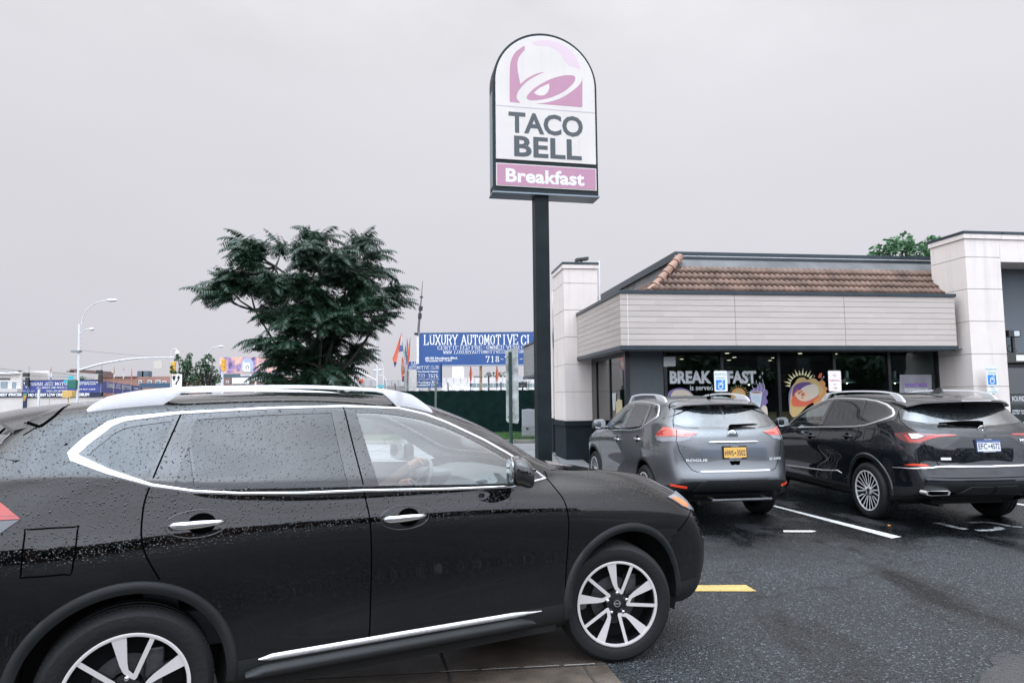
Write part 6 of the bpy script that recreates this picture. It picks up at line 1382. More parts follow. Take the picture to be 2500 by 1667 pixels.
mb=MB(); mb.tube([(0,0,0),(-.005,0,z1-.14)],.042,8); mb.build('post',mat('dark_green_post',(.012,.040,.030),.5,noise=.3),pb,True)
mb=MB(); mb.tube([(-.08,0,z1-.26),(.02,-.03,z1-.28)],.012,6); mb.tube([(-.08,0,z0+.1),(.02,-.03,z0+.1)],.012,6); mb.build('bolt',frame,pb)
# green grey stub post left of it
c=at(1063,960,28); sp_=empty('leaning_fence_post',(c.x,28,0),0,'short grey green post standing before the screened fence','post')
mb=MB(); mb.tube([(0,0,0),(.02,0,at(1064,926,28).z)],.045,8); mb.build('post',mat('grey_green_post',(.10,.13,.12),.6),sp_,True)
# ------------------------------------------------------------------ blue dealership signs
bl_=mat('sign_royal_blue',(.028,.085,.26),.4,noise=.06,nscale=1); wl=mat('lettering_white',(.78,.78,.78),.5)
BS_=36.0
x0,x1,z0,z1=bb(1023,811.5,1345,890,BS_)
lx=empty('dealership_sign',((x0+x1)/2,BS_,0),0,'wide royal blue dealership sign board reading LUXURY AUTOMOTIVE on white posts','sign'); cx=(x0+x1)/2
mb=MB(); mb.box(x0-cx,x1-cx,0,.12,z0,z1); mb.build('sign_panel',bl_,lx)
mb=MB(); mb.box(x0-cx-.02,x1-cx+.02,-.02,.14,z0-.07,z0); mb.box(x0-cx-.02,x1-cx+.02,-.02,.14,z1,z1+.03); mb.build('sign_frame',mat('frame_grey',(.30,.33,.36),.5),lx)
def z5(x,y,Y): p=at(850+x/3.336,650+y/3.336,Y); return p
def st(fn,par,s,xa,yb,xb,yt,Y,ccx,m_=wl,yoff=-.01,**k):
    a=z5(xa,yb,Y); b=z5(xb,yb,Y); t=z5(xa,yt,Y); mb=MB(); fn(mb,s,(a.x-ccx,yoff,a.z),(1,0,0),(0,0,1),b.x-a.x,t.z-a.z,**k); mb.build('lettering',m_,par)
for s,a,b in (('LUXURY',620,888),('AUTOMOTIVE',924,1383),('CLUB',1408,1610)): st(slab,lx,s,a,638,b,562,BS_,cx)
st(slab,lx,'CERTIFIED PRE-OWNED VEHICLES',728,679,1520,650,BS_,cx,gap=1.1,th=.62); st(slab,lx,'WWW.LUXURYAUTOMOTIVECLUB.COM',776,713,1432,687,BS_,cx,gap=1.1,th=.62)
st(slab,lx,'718-737-7626',1122,780,1580,733,BS_,cx); st(text,lx,'60-20 Northern Blvd.',628,758,892,738,BS_,cx,bold=.03); st(text,lx,'Woodside NY 11377',628,778,846,761,BS_,cx,bold=.03)
mb=MB(); a=at(1020.5,850,BS_).x-cx; mb.box(a-.06,a+.06,-.1,.05,0,z1+.02); mb.build('white_post',mat('painted_white_steel',(.68,.67,.65),.5,noise=.1),lx)
mb=MB(); a=at(1173.5,900,BS_).x-cx; mb.tube([(a,.1,0),(a,.1,z0)],.07,8); mb.build('rusty_post',mat('rusty_pipe',(.30,.20,.12),.8,noise=.6,nscale=6),lx)
mb=MB()
for z in (z0-.05,z1-.05): a=at(1018,850,BS_).x-cx; mb.box(a-.12,a+.1,-.16,.06,z-.06,z+.06)
mb.build('bracket',frame,lx)
ms=empty('aerial_mast',(at(1021,812,36.2).x,36.2,0),0,'thin leaning dark aerial mast rising above the left end of the wide blue sign','mast')
b0=at(1021,812,36.2).x; P=lambda px,py:Vector((at(px,py,36.2).x-b0,0,at(px,py,36.2).z))
mb=MB(); mb.tube([Vector((0,0,0)),P(1022,800),P(1026,755),P(1029,724),P(1032,686)],[.07,.07,.05,.03,.012],6); mb.build('mast_pole',mat('mast_grey',(.10,.10,.11),.5),ms)
mb=MB(); mb.tube([P(1024.5,778),P(1025.5,765)],.10,8); mb.tube([P(1026.2,758),P(1027.5,748)],.11,8); mb.tube([P(1028.6,727),P(1028.9,724)],.09,8); mb.build('mast_fitting',frame,ms)
SS=33.0; x0,x1,z0,z1=bb(1016,888,1079,946,SS); cx=(x0+x1)/2
s2=empty('small_dealership_sign',(cx,SS,0),0,'smaller blue sign board with phone number beneath the wide blue sign','sign')
mb=MB(); mb.box(x0-cx,x1-cx-.06,0,.1,z0,z1); xl,_x,_z,zz=bb(996,878,1016,903,SS); mb.box(xl-cx,x0-cx,0,.1,at(1000,902,SS).z,z1+.12); mb.build('sign_panel',bl_,s2)
mb=MB(); mb.box(x1-cx-.06,x1-cx,-.02,.12,z0,z1); mb.build('sign_frame',frame,s2)
st(slab,s2,'AUTOMOTIVE CLUB',497,838,738,812,SS,cx,gap=1.0,th=.62); st(slab,s2,'LU',518,802,556,772,SS,cx); st(text,s2,'Pre-Owned Vehicles',568,865,734,849,SS,cx,bold=.03)
st(slab,s2,'737-7626',568,906,733,878,SS,cx); st(slab,s2,'LUXURYAUTOMOTIVECLUB.COM',566,927,737,914,SS,cx,gap=1.0,th=.55); st(text,s2,'Northern Blvd.',566,952,733,935,SS,cx,bold=.03); st(text,s2,'Woodside NY 11377',545,975,726,958,SS,cx,bold=.03)
mb=MB(); mb.tube([(0,.05,0),(0,.05,z0)],.06,8); mb.build('post',galv,s2)
wb3=empty('blank_white_box_sign',(at(1007,925,32.5).x,32.5,0),0,'blank off-white box sign on a pale post left of the blue signs','sign')
x0,x1,z0,z1=bb(997,904,1017,945,32.5); cx=at(1007,925,32.5).x; ow=mat('aged_white',(.58,.55,.52),.7,noise=.12)
mb=MB(); mb.box(x0-cx,x1-cx,0,.15,z0,z1); mb.build('box',ow,wb3,bevel=.01); x0,x1,_,z1=bb(988,904,993.5,950,32.5); mb=MB(); mb.box(x0-cx,x1-cx,0,.12,0,z1); mb.build('post',ow,wb3)
mb=MB(); mb.box(x1-cx+.02,x1-cx+.07,.0,.05,0,z1); mb.build('dark_post',frame,wb3)
# ------------------------------------------------------------------ flags (F zoom 9.8 @ 860,800)
def Fz(x,y): return (860+x/9.8,800+y/9.8)
def flag(name,label,polys,pole,Y,group,cat='flag'):
    b=at(*Fz(*pole[-1]),Y); r=empty(name,(b.x,Y,0),0,label,cat,group)
    mb=MB(); pts=[at(*Fz(*p),Y) for p in pole]; pts=[Vector((p.x-b.x,0,p.z)) for p in pts]+[Vector((0,0,0))]; mb.tube(pts,[.012]*(len(pts)-1)+[.03],6); mb.build('flag_pole',mat('flagpole_grey',(.20,.21,.22),.5),r)
    for i,(pl,m_) in enumerate(polys):
        mb=MB(); q=[at(*Fz(*p),Y) for p in pl]; q=[Vector((p.x-b.x,.06*math.sin(p.z*5+i)+.01*i,p.z)) for p in q]; k=len(q); mb.add(q,[tuple(range(k))]); mb.build('cloth',m_,r)
fr_=mat('flag_red',(.62,.13,.07),.8); fw_=mat('flag_white',(.66,.66,.68),.8); fb_=mat('flag_blue',(.14,.17,.38),.8); fg_=mat('flag_teal',(.03,.16,.15),.8); fd_=mat('flag_navy',(.05,.06,.15),.8)
gF='advertising flags beside the blue dealership signs'
flag('advertising_flag','big drooping red white and blue flag on a leaning pole left of the blue signs',[([(1180,130),(1165,260),(1130,430),(1105,580),(1085,740),(1060,820),(1000,830),(975,790),(965,740),(1010,620),(1070,430),(1130,250)],fr_),([(1183,150),(1205,300),(1208,410),(1130,425),(1165,260)],fw_),([(1208,412),(1222,555),(1110,578),(1130,428)],fb_),([(975,800),(1060,825),(1045,880),(1018,958),(1000,900)],fd_)],[(1182,110),(1220,520),(1290,1000)],31,gF)
flag('advertising_flag','tall thin red flag nearest the small blue sign',[([(1388,240),(1375,420),(1368,640),(1345,900),(1322,850),(1330,640),(1350,420)],fr_)],[(1388,235),(1370,700),(1320,960)],31.3,gF)
flag('advertising_flag','red and white feather flag between the teal flag and the thin red flag',[([(1318,270),(1335,420),(1340,560),(1322,650),(1300,520),(1308,380)],fr_),([(1308,260),(1300,520),(1318,650),(1305,700),(1290,540),(1296,360)],fw_),([(1290,560),(1330,700),(1325,880),(1300,900),(1280,760)],fd_)],[(1310,250),(1310,900)],31.6,gF)
flag('advertising_flag','dark teal feather flag beside the big drooping flag',[([(1272,400),(1292,560),(1290,690),(1268,700),(1245,600),(1255,480)],fg_),([(1245,620),(1270,700),(1275,900),(1262,960),(1248,820)],fw_)],[(1272,395),(1262,990)],31.9,gF)
flag('advertising_flag','low orange red flag with dark tail hanging under the big flag',[([(1190,720),(1215,700),(1250,860),(1250,1060),(1215,1130),(1205,1250),(1175,1150),(1168,1000),(1185,860)],fr_),([(1205,800),(1240,850),(1235,1000),(1205,1080),(1195,950)],mat('flag_pink',(.62,.32,.26),.8)),([(1180,1180),(1240,1140),(1230,1290),(1185,1280)],fd_)],[(1190,715),(1255,1060)],32.2,gF)
# ------------------------------------------------------------------ white low building and things around it
wbd=empty('white_flat_building',(at(1200,930,70).x,70,0),0,'long flat white building with a band of windows behind the screened fence','building'); c0=at(1200,930,70).x
pw=mat('off_white_wall',(.60,.57,.55),.8,noise=.08,nscale=.5); gw=mat('green_grey_glass',(.16,.21,.21),.2)
x0,x1,z0,z1=bb(1080,921,1330,965,70); mb=MB(); mb.box(x0-c0,x1-c0,0,8,0,z1); mb.build('wall',pw,wbd)
for i in range(12):
    a=1150+i*13.8
    if a>1318: break
    xa,xb,za,zb=bb(a,936,a+12,945,70); mb=MB(); mb.box(xa-c0,xb-c0,-.05,0.02,za,zb); mb.build('window',gw,wbd)
xa,xb,za,zb=bb(1080,946,1330,952,70); mb=MB(); mb.box(xa-c0,xb-c0,-.5,0,za-.6,zb-.1); mb.build('sill_band',mat('white_band',(.70,.68,.66),.7),wbd)
mb=MB()
for i in range(14): xa,_,za,zb=bb(1090+i*17,922,1091,936,70); mb.box(xa-c0,xa-c0+.05,-.02,0,za,zb)
mb.build('panel_joint',mat('joint_grey',(.35,.33,.33),.8),wbd)
x0,x1,z0,z1=bb(1100.5,892,1128,925,72); o=MB(); o.box(0,x1-x0,0,1.2,0,z1); o=o.build('white_totem_sign',[mat('lit_white',(.60,.60,.61),.6)]); o.location=(x0,74,0); tag(o,'plain white upright box sign between the small blue sign and the rusty post','sign')
def postlamp(px,y0,y1,Y,label,head=True,grp=None):
    b=at(px,y1,Y); t=at(px,y0,Y); r=empty('flood_light_post',(b.x,Y,0),0,label,'light',grp)
    mb=MB(); mb.tube([(0,0,0),(0,0,t.z-.2)],.05,6); mb.build('post',frame,r)
    mb=MB(); mb.box(-.24,.24,-.1,.1,t.z-.62,t.z-.32); mb.build('lamp_head',frame,r); mb=MB(); mb.box(-.22,.22,-.11,-.1,t.z-.30,t.z); mb.build('lamp_glass',wl,r)
postlamp(1276,918,952,38,'small flood light on a post between the back of the board and the pole sign')
b=at(1193,920,50); r=empty('dark_lamp_post',(b.x,50,0),0,'thin dark lamp post behind the fence beside the orange feather flag','lamp post'); mb=MB(); mb.tube([(0,0,0),(0,0,b.z+.1)],.07,6); mb.tube([(0,0,b.z+.1),(0,0,b.z+.35)],[.25,.1],8); mb.build('post',frame,r)
for px,l in ((1148.5,'orange feather flag on the left behind the fence, below the wide blue sign'),(1212.5,'orange feather flag left of the weathered board')):
    a=at(px,895,48); r=empty('feather_flag',(a.x,48,0),0,l,'flag','orange feather flags behind the fence'); zt,zb=at(px,893,48).z,at(px,936,48).z
    mb=MB(); mb.tube([(0,0,0),(0,0,zt)],.02,5); mb.build('flag_pole',frame,r)
    mb=MB(); h=zt-zb; mb.prism([(0,0,zb),(.09,0,zb+h*.2),(.14,0,zb+h*.6),(.05,0,zt),(-.03,0,zt-.2*h),(-.10,0,zb+h*.5)],(0,.01,0)); mb.build('cloth',fr_,r)
    mb=MB(); mb.prism([(-.06,0,zb-.25),(.08,0,zb-.2),(.10,0,zb+.02),(-.05,0,zb+.02)],(0,.012,0)); mb.build('cloth',fd_,r)
mb=MB(); x0,x1,z0,z1=bb(1151,915,1172,921,75); mb.box(0,x1-x0,0,2,0,z1); o=mb.build('roof_plant_unit',mat('dark_plant',(.08,.10,.11),.7)); o.location=(x0,79,0); tag(o,'dark roof plant box on the flat white building','roof unit')
# bare stubs on the fence at right
for px,y0 in ((1285,931),(1289.5,929)):
    a=at(px,y0,31); o=MB(); o.tube([(0,0,0),(.03,0,a.z)],.02,5); o=o.build('fence_stub',frame); o.location=(a.x,31,0); tag(o,'thin dark stub post sticking up above the fence, '+('left' if px<1287 else 'right')+' one beside the pole sign','post')
# ------------------------------------------------------------------ street lights and signals
wpst=mat('street_pole_grey',(.62,.62,.64),.5)
def street(name,label,Y,pole,arms,heads,r0=.12,cat='street lamp',grp=None,m_=wpst):
    """pixel polylines: pole top to bottom; arms; heads (px,py,len,dir)"""
    b=at(*pole[-1],Y); r=empty(name,(b.x,Y,0),0,label,cat,grp)
    W=lambda p:Vector((at(*p,Y).x-b.x,0,at(*p,Y).z))
    mb=MB(); pts=[W(p) for p in pole]; mb.tube(pts+[Vector((pts[-1].x,0,0))],[r0*.75]*len(pts)+[r0],10); mb.build('pole',m_,r,True)
    for a in arms: mb=MB(); mb.tube([W(p) for p in a[0]],a[1],8); mb.build('arm',m_,r,True)
    for x,y,l in heads:
        p=W((x,y)); mb=MB(); s=Y/1680*abs(l)*.5; sg=1 if l>0 else -1
        mb.lathe([(0,-s),(.09,-s*.9),(.13,-s*.2),(.10,s*.7),(.03,s),(0,s)],10,'x',(p.x+s*sg,0,p.z)); mb.build('lamp_head',m_,r,True)
    return r,b,W
Yp=52
r,b,W=street('street_lamp','tall pale street lamp with two curved arms and a long traffic signal arm',Yp,[(194,791),(193,850),(191,930),(189,965)],
 [(cr([(199,793),(201,778),(212,757),(232,741),(256,734),(268,733)],False,4),.036),(cr([(197,815),(206,806),(215,803),(222,803.5)],False,4),.03),(cr([(195,903),(240,890),(286,881),(330,875),(372,873),(426,873)],False,4),[.085-.0022*i for i in range(21)])],[(262,733,24),(219,803.5,11)],.13)
mb=MB(); p=W((191,856)); mb.box(p.x-.45,p.x+.18,-.2,.2,p.z-.12,p.z+.02); mb.build('camera_box',mat('box_grey',(.22,.25,.26),.5),r)
mb=MB(); p=W((182,938)); mb.box(p.x-.30,p.x+.30,-.35,-.02,p.z-.32,p.z+.32); mb.build('green_control_box',mat('box_green',(.02,.13,.10),.5),r,bevel=.02)
teal=mat('street_sign_teal',(.02,.42,.48),.5)
mb=MB(); x0,x1,z0,z1=bb(162,928,180,934,Yp); mb.box(x0-b.x,x1-b.x,-.3,-.28,z0,z1); x0,x1,z0,z1=bb(172,918,185,926,Yp); mb.box(x0-b.x,x1-b.x,-.25,-.23,z0,z1); mb.build('street_name_sign',teal,r)
mb=MB(); p=W((386,875)); mb.box(p.x-.32,p.x+.32,-.02,.02,p.z-.75,p.z-.16); mb.tube([(p.x,0,p.z),(p.x,0,p.z-.16)],.02,6); mb.build('hanging_sign_back',mat('cream_sign_back',(.55,.50,.44),.6),r)
yel=mat('signal_yellow',(.68,.38,.04),.5)
def sighead(mb,c,n=3,s=1.0,back=False):
    h=.36*s
    for i in range(n): mb.box(c.x-.16*s,c.x+.16*s,c.y-.12,c.y+.1,c.z-h*(i+1)+.02,c.z-h*i)
    mb.box(c.x-.1*s,c.x+.1*s,c.y+.1,c.y+.16,c.z-h*n+.05,c.z-.05)
def tsig(label,px,py,Y,poles=None):
    p=at(px,py,Y); o=MB(); sighead(o,Vector((0,0,p.z))); o.prism([(-.3,.0,p.z-.45),(-.16,.0,p.z-.3),(-.16,.0,p.z-.7),(-.3,0,p.z-.6)],(0,.1,0))
    r=empty('traffic_signal',(p.x,Y,0),0,label,'traffic light','traffic signals along the street'); o.build('signal_housing',yel,r,bevel=.03); return r,p
r1,p=tsig('yellow traffic signal hanging from the long pale arm above the keep right sign',424,883,Yp); mb=MB(); mb.tube([(0.05,0,p.z),(0.05,0,at(426,874,Yp).z)],.02,6); mb.build('hanger',frame,r1)
r2,p=tsig('yellow traffic signal seen from behind on a white pole before the billboard',546,876,60); mb=MB(); mb.tube([(-.08,0,0),(-.08,0,p.z-1.0)],.10,8); mb.build('pole',wpst,r2)
p=at(654.5,909,75); r3=empty('traffic_signal',(p.x,75,0),0,'dark faced traffic signal showing a green light under the billboard','traffic light','traffic signals along the street')
mb=MB(); sighead(mb,Vector((0,0,p.z)),3,.8); mb.build('signal_housing',mat('signal_dark_yellow',(.30,.20,.06),.6),r3); mb=MB(); mb.lathe([(0,-.16),(.11,-.14)],14,'y',(0,0,p.z-.75)); mb.build('green_light',emis('signal_green_light',(.05,.95,.90),2.2),r3); mb=MB(); mb.tube([(0,0,0),(0,0,p.z-1)],.07,6); mb.build('pole',wpst,r3)
W2=lambda px,py,Y,b:Vector((at(px,py,Y).x-b,0,at(px,py,Y).z))
r,b,W=street('surveillance_camera_mast','white gooseneck mast with a dome camera above the signal arm',52.5,[(418,872),(418,900)],[(cr([(418,872),(418,860),(423,852.5),(430,852),(432.5,856)],False,4),.035)],[],.04,'camera')
mb=MB(); p=W((433,856)); mb.lathe([(.03,0),(.12,-.06),(.17,-.18),(.15,-.26)],14,'z',p); mb.build('dome_housing',wl,r,True); mb=MB(); mb.lathe([(.12,-.26),(.09,-.36),(0,-.40)],14,'z',p); mb.build('dome_lens',frame,r,True)
street('street_lamp','street lamp with thin curved arm rising behind the right small tree',70,[(506,868),(505,930)],[(cr([(506,866),(512,855),(522,848),(535,846)],False,4),.045)],[(534,846,11)],.07,grp='far street lamps')
street('street_lamp','small curved white street lamp under the billboard',80,[(625,925),(624,936)],[(cr([(625,925),(627,915),(633,905)],False,3),.06)],[(632,904,5)],.12,grp='far street lamps')
gs='far street lamps'
r,b,W=street('street_lamp','white street lamp with two low arms between the tree and the flags',60,[(921,846),(921,870),(921,943)],[(cr([(918,846),(916,832),(911,824),(904,816)],False,4),.035),(cr([(918,873),(912,870.5),(905,870)],False,3),.035),(cr([(921,873),(929,880),(934,892),(936,901)],False,3),.03),([(921,930),(880,908),(855,898)],.06),([(912,904),(921,905),(930,903)],.05)],[(898,869.5,7),(912,904.5,6)],.12,grp=gs)
mb=MB(); p=W((921,847)); mb.lathe([(.20,.03),(.12,-.06),(.04,-.12)],10,'z',p); mb.build('top_lamp',wpst,r)
street('street_lamp','thin street lamp with drooping arm right behind the white two arm lamp',75,[(936,901),(936,941)],[(cr([(930,902),(936,901),(938,901)],False,2),.03)],[(925,903,6)],.07,grp=gs)
street('street_lamp','lowest faint curved street lamp left of the flags',85,[(944,935),(944,944)],[(cr([(944,935),(941,924),(934,917),(924,915)],False,4),.04)],[],.06,grp=gs)
r,b,W=street('utility_pole','thick pale pole with a red notice at its foot right of the big tree',45,[(877.5,822),(878,940)],[],[],.09,'pole')
mb=MB(); x0,x1,z0,z1=bb(875.8,923.5,889.5,936,45); mb.box(x0-b.x,x1-b.x,-.14,-.12,z0,z1); mb.build('notice_board',mat('notice_white',(.7,.68,.66),.6),r); mb=MB(); mb.box(x0-b.x+.02,x1-b.x-.02,-.145,-.14,z0+.02,z1-.02); mb.build('notice_face',mat('notice_red',(.62,.10,.04),.6),r)
mb=MB(); 
for i,wd_ in enumerate((.8,.6,.45,.7)): mb.box(x0-b.x+.04,x0-b.x+.04+(x1-x0-.1)*wd_,-.15,-.146,z1-.07-.07*i,z1-.04-.07*i)
mb.build('notice_lines',wl,r)
sg2=empty('street_name_sign',(at(840,907,50).x,50,0),0,'teal street name sign partly hidden behind the big tree','sign'); x0,x1,z0,z1=bb(822,903.5,859,911,50); c0=at(840,907,50).x
mb=MB(); mb.box(x0-c0,x1-c0,0,.02,z0,z1); mb.build('sign_plate',teal,sg2); mb=MB(); a=at(845,910,50); text(mb,'St',(a.x-c0-.2,-.01,z0+.05),(1,0,0),(0,0,1),None,.13,.02); mb.build('lettering',wl,sg2)
mb=MB(); mb.tube([(-.5,.02,0),(-.5,.02,z1)],.04,6); mb.build('post',wpst,sg2)
sg3=MB(); x0,x1,z0,z1=bb(923,940,938,946,58); sg3.box(0,x1-x0,0,.03,z0,z1); sg3.box(.2,.26,.03,.09,0,z0+.1); o=sg3.build('teal_sign_plate',teal); o.location=(x0,58,0); tag(o,'low teal sign plate by the foot of the white two arm lamp','sign')
# keep right sign
kr=empty('keep_right_sign',(at(431.5,926,41).x,41,0),0,'white keep right sign with black curved arrow and shield','sign'); x0,x1,z0,z1=bb(419.5,913.5,444,945,41); c0=at(431.5,926,41).x
mb=MB(); mb.box(x0-c0,x1-c0,0,.01,z0,z1); mb.build('sign_board',mat('sign_white',(.80,.80,.80),.4),kr)
def Q_(x,y): p=at(400+x/14.256,840+y/14.256,41); return (p.x-c0,-.006,p.z)
blk=mat('sign_black',(.008,.008,.008),.5)
mb=MB(); q=[Q_(*p) for p in [(300,1100),(412,1100),(408,1180),(390,1240),(356,1270),(322,1240),(304,1180)]]; mb.add(q,[tuple(range(7))[::-1]])
s_=cr([(430,1410),(435,1345),(480,1280),(512,1230),(515,1170)],False,5); L_=[(x-27,y) for x,y in s_]; R__=[(x+27,y) for x,y in s_]; k=len(s_)
mb.add([Q_(*p) for p in L_+R__],[(i,i+1,k+i+1,k+i) for i in range(k-1)]); mb.add([Q_(*p) for p in [(515,1080),(588,1180),(440,1180)]],[(0,1,2)]); mb.build('arrow_symbol',blk,kr)
mb=MB(); mb.tube([(0,.03,0),(0,.03,z0)],.035,6); mb.build('post',galv,kr)
# wires
def wire(label,pts,Y0,Y1,r=.012):
    n=len(pts); P=[at(px,py,Y0+(Y1-Y0)*i/(n-1)) for i,(px,py) in enumerate(pts)]; mb=MB(); mb.tube(P,r,4); o=mb.build('overhead_wire',mat('wire_grey',(.10,.10,.12),.6)); tag(o,label,'wire','overhead wires at the street')
wire('thin overhead wire running from the tall street lamp to the signal arm',[(196,855),(270,862),(350,869),(405,872)],52,52,.010)
wire('upper overhead wire crossing in front of the white house at left edge',[(-20,897),(30,903),(60,907),(150,911),(230,925)],70,74,.022)
wire('lower overhead wire sagging across the white house roofline',[(-20,902),(40,912),(90,918),(180,920)],70,74,.018)
# ------------------------------------------------------------------ elevated road / railing behind
br=empty('road_bridge',(at(910,940,110).x,110,0),0,'long grey bridge with thin railing on the horizon between tree and flags','bridge'); c0=at(910,940,110).x
x0,x1,z0,z1=bb(855,942,990,960,110); mb=MB(); mb.box(x0-c0,x1-c0,0,3,0,z1); mb.build('deck_wall',mat('bridge_stone',(.24,.22,.21),.9,noise=.4,nscale=.6),br)
mb=MB(); 
for y in (929.5,934,939): z=at(920,y,110).z; mb.box(x0-c0,x1-c0,0,.08,z-.05,z+.05)
for i in range(9): x=x0-c0+(x1-x0)*i/8; mb.box(x-.06,x+.06,0,.1,z1,at(920,929.5,110).z)
mb.build('railing',mat('railing_grey',(.30,.31,.33),.6),br)
# ------------------------------------------------------------------ billboard
Y=105; x0,x1,z0,z1=bb(536,871.5,690,911,Y); c0=(x0+x1)/2
bbd=empty('billboard',(c0,Y,0),0,'large billboard with a tequila bottle advert on a blue grey catwalk','billboard')
am=mat('advert_print',(.5,.35,.4),.5); nt_=am.node_tree; P_=nt_.nodes['Principled BSDF']; tc_=nt_.nodes.new('ShaderNodeTexCoord'); nz_=nt_.nodes.new('ShaderNodeTexVoronoi'); nz_.inputs['Scale'].default_value=2.2; nt_.links.new(tc_.outputs['Object'],nz_.inputs['Vector'])
n2_=nt_.nodes.new('ShaderNodeTexNoise'); n2_.inputs['Scale'].default_value=.8; n2_.inputs['Detail'].default_value=8; nt_.links.new(tc_.outputs['Object'],n2_.inputs['Vector'])
cr_=nt_.nodes.new('ShaderNodeValToRGB'); nt_.links.new(n2_.outputs[0],cr_.inputs[0]); e=cr_.color_ramp.elements; e[0].position=.36; e[0].color=(.10,.07,.16,1); e[1].position=.66; e[1].color=(.72,.62,.56,1)
for p_,c_ in ((.44,(.30,.22,.42)),(.50,(.55,.30,.26)),(.57,(.66,.42,.34))): k=e.new(p_); k.color=(*c_,1)
nt_.links.new(cr_.outputs[0],P_.inputs['Base Color'])
mb=MB(); mb.box(x0-c0,x1-c0,0,.3,z0,z1); mb.build('advert_panel',am,bbd)
def T_(x,y): p=at(500+x/11.76,840+y/11.76,Y); return (p.x-c0,p.z)
def bpoly(name,pts,m_,lay,sm=False):
    if sm: pts=cr(pts,True,4)
    q=[T_(*p) for p in pts]; mb=MB(); mb.add([(a,-.02-.02*lay,b) for a,b in q],[tuple(range(len(q)))[::-1]]); mb.build(name,m_,bbd)
bpoly('bottle',[(1060,790),(1065,560),(1090,470),(1150,410),(1230,395),(1310,420),(1370,490),(1395,600),(1390,790)],mat('bottle_blue',(.36,.42,.56),.4),1,True)
bpoly('bottle_highlight',[(1090,740),(1095,540),(1130,480),(1150,560),(1140,760)],mat('bottle_light',(.62,.68,.76),.4),2,True)
bpoly('bottle_label',[(1140,790),(1145,540),(1305,535),(1312,790)],mat('label_cream',(.72,.71,.70),.5),3)
bpoly('label_emblem',[(1180,720),(1180,640),(1230,595),(1280,640),(1280,720),(1255,720),(1255,650),(1230,625),(1205,650),(1205,720)],mat('emblem_grey',(.25,.25,.27),.5),4)
a=T_(1568,585); b_=T_(1860,535); mb=MB(); text(mb,'TEQUILA',(a[0],-.08,a[1]),(1,0,0),(0,0,1),b_[0]-a[0],b_[1]-a[1],.03); a=T_(1480,640); b_=T_(1930,592); text(mb,'HERRADURA',(a[0],-.08,a[1]),(1,0,0),(0,0,1),b_[0]-a[0],b_[1]-a[1],.03); mb.build('advert_lettering',wl,bbd)
x0,x1,z0,z1=bb(541,911.5,690,921.5,Y); mb=MB(); mb.box(x0-c0,x1-c0,-.4,.3,z0,z1-.05); mb.build('catwalk',mat('catwalk_blue',(.075,.11,.14),.6,noise=.1),bbd)
a=T_(1060,915); b_=T_(1370,862); mb=MB(); mb.box(a[0],b_[0],-.45,-.41,a[1],b_[1]); mb.build('owner_plate',wl,bbd); mb=MB(); a=T_(1085,905); b_=T_(1345,872); text(mb,'OUTFRONT',(a[0],-.47,a[1]),(1,0,0),(0,0,1),b_[0]-a[0],b_[1]-a[1],.02); mb.build('owner_lettering',mat('grey_ink',(.25,.27,.30),.5),bbd)
mb=MB(); mb.tube([(0,.5,0),(0,.5,z0)],.4,10); mb.build('column',wpst,bbd)
# ------------------------------------------------------------------ buildings on the far left
brick=mat('far_brick',(.30,.17,.135),.85,noise=.18,nscale=.6); brick2=mat('far_brown_brick',(.20,.125,.105),.85,noise=.2,nscale=.5)
cream_=mat('cream_siding',(.60,.56,.52),.8,noise=.08,nscale=.6); gl2=mat('house_glass',(.20,.24,.26),.15); roofd=mat('dark_roof_edge',(.06,.055,.06),.8)
def building(name,label,rects,Y,m_,wins=(),extra=(),dep=9,wm=gl2):
    a=rects[0]; c0=at((a[0]+a[2])/2,a[1],Y).x; r=empty(name,(c0,Y,0),0,label,'building')
    for x0_,y0_,x1_,y1_ in rects:
        x0,x1,z0,z1=bb(x0_,y0_,x1_,y1_,Y); mb=MB(); mb.box(x0-c0,x1-c0,0,dep,0,z1); mb.build('wall',m_,r)
    for w_ in wins:
        x0,x1,z0,z1=bb(*w_,Y); mb=MB(); mb.box(x0-c0-.06,x1-c0+.06,-.05,0,z0-.06,z1+.06); f=mb.build('window',wl,r); mb=MB(); mb.box(x0-c0,x1-c0,-.08,-.05,z0,z1); mb.build('pane',wm,f)
    for nm,mm_,w_,d in extra:
        x0,x1,z0,z1=bb(*w_,Y); mb=MB(); mb.box(x0-c0,x1-c0,-d,.02,z0,z1); mb.build(nm,mm_,r)
    return r
building('house','cream two storey house with white windows at the left edge',[(-40,908,52,970)],72,cream_,[(2,931,20,948),(30,932,41,949),(-30,931,-10,948)],[('cornice',wl,(-40,908,50,913),.3),('dark_band',frame,(-40,923,25,926),.1),('awning',mat('pale_awning',(.55,.52,.50),.7),(-40,949,52,958),.6)])
building('side_gabled_building','pale building with long sloping roof behind the dealership board',[(52,906,120,970)],76,mat('pale_siding',(.66,.63,.60),.8),[],[('roof_edge',roofd,(46,904,52,918),.2)])
building('brick_building','brown brick building with stepped tower behind the tall street lamp',[(120,917,186,970),(138,913,184,920)],90,brick2,[],[('cornice',mat('brown_cornice',(.16,.10,.09),.8),(120,917,186,919),.2)])
building('brick_tower','dark brown brick stair tower with antennas above the low brick roofs',[(162,905,186,930),(170,901,181,910)],96,mat('tower_brick',(.19,.13,.12),.85,noise=.15))
building('long_brick_building','long low red brick building behind the angled blue sign',[(210,919,335,970)],95,brick,[],[('cornice',brick2,(210,919,335,920.5),.2)])
building('brick_apartment','red brick building with white windows left of the keep right sign',[(336,919,425,970)],88,brick,[(340,929,345,936),(362,929,369,937),(381,929,391,937),(398,931,405,938)])
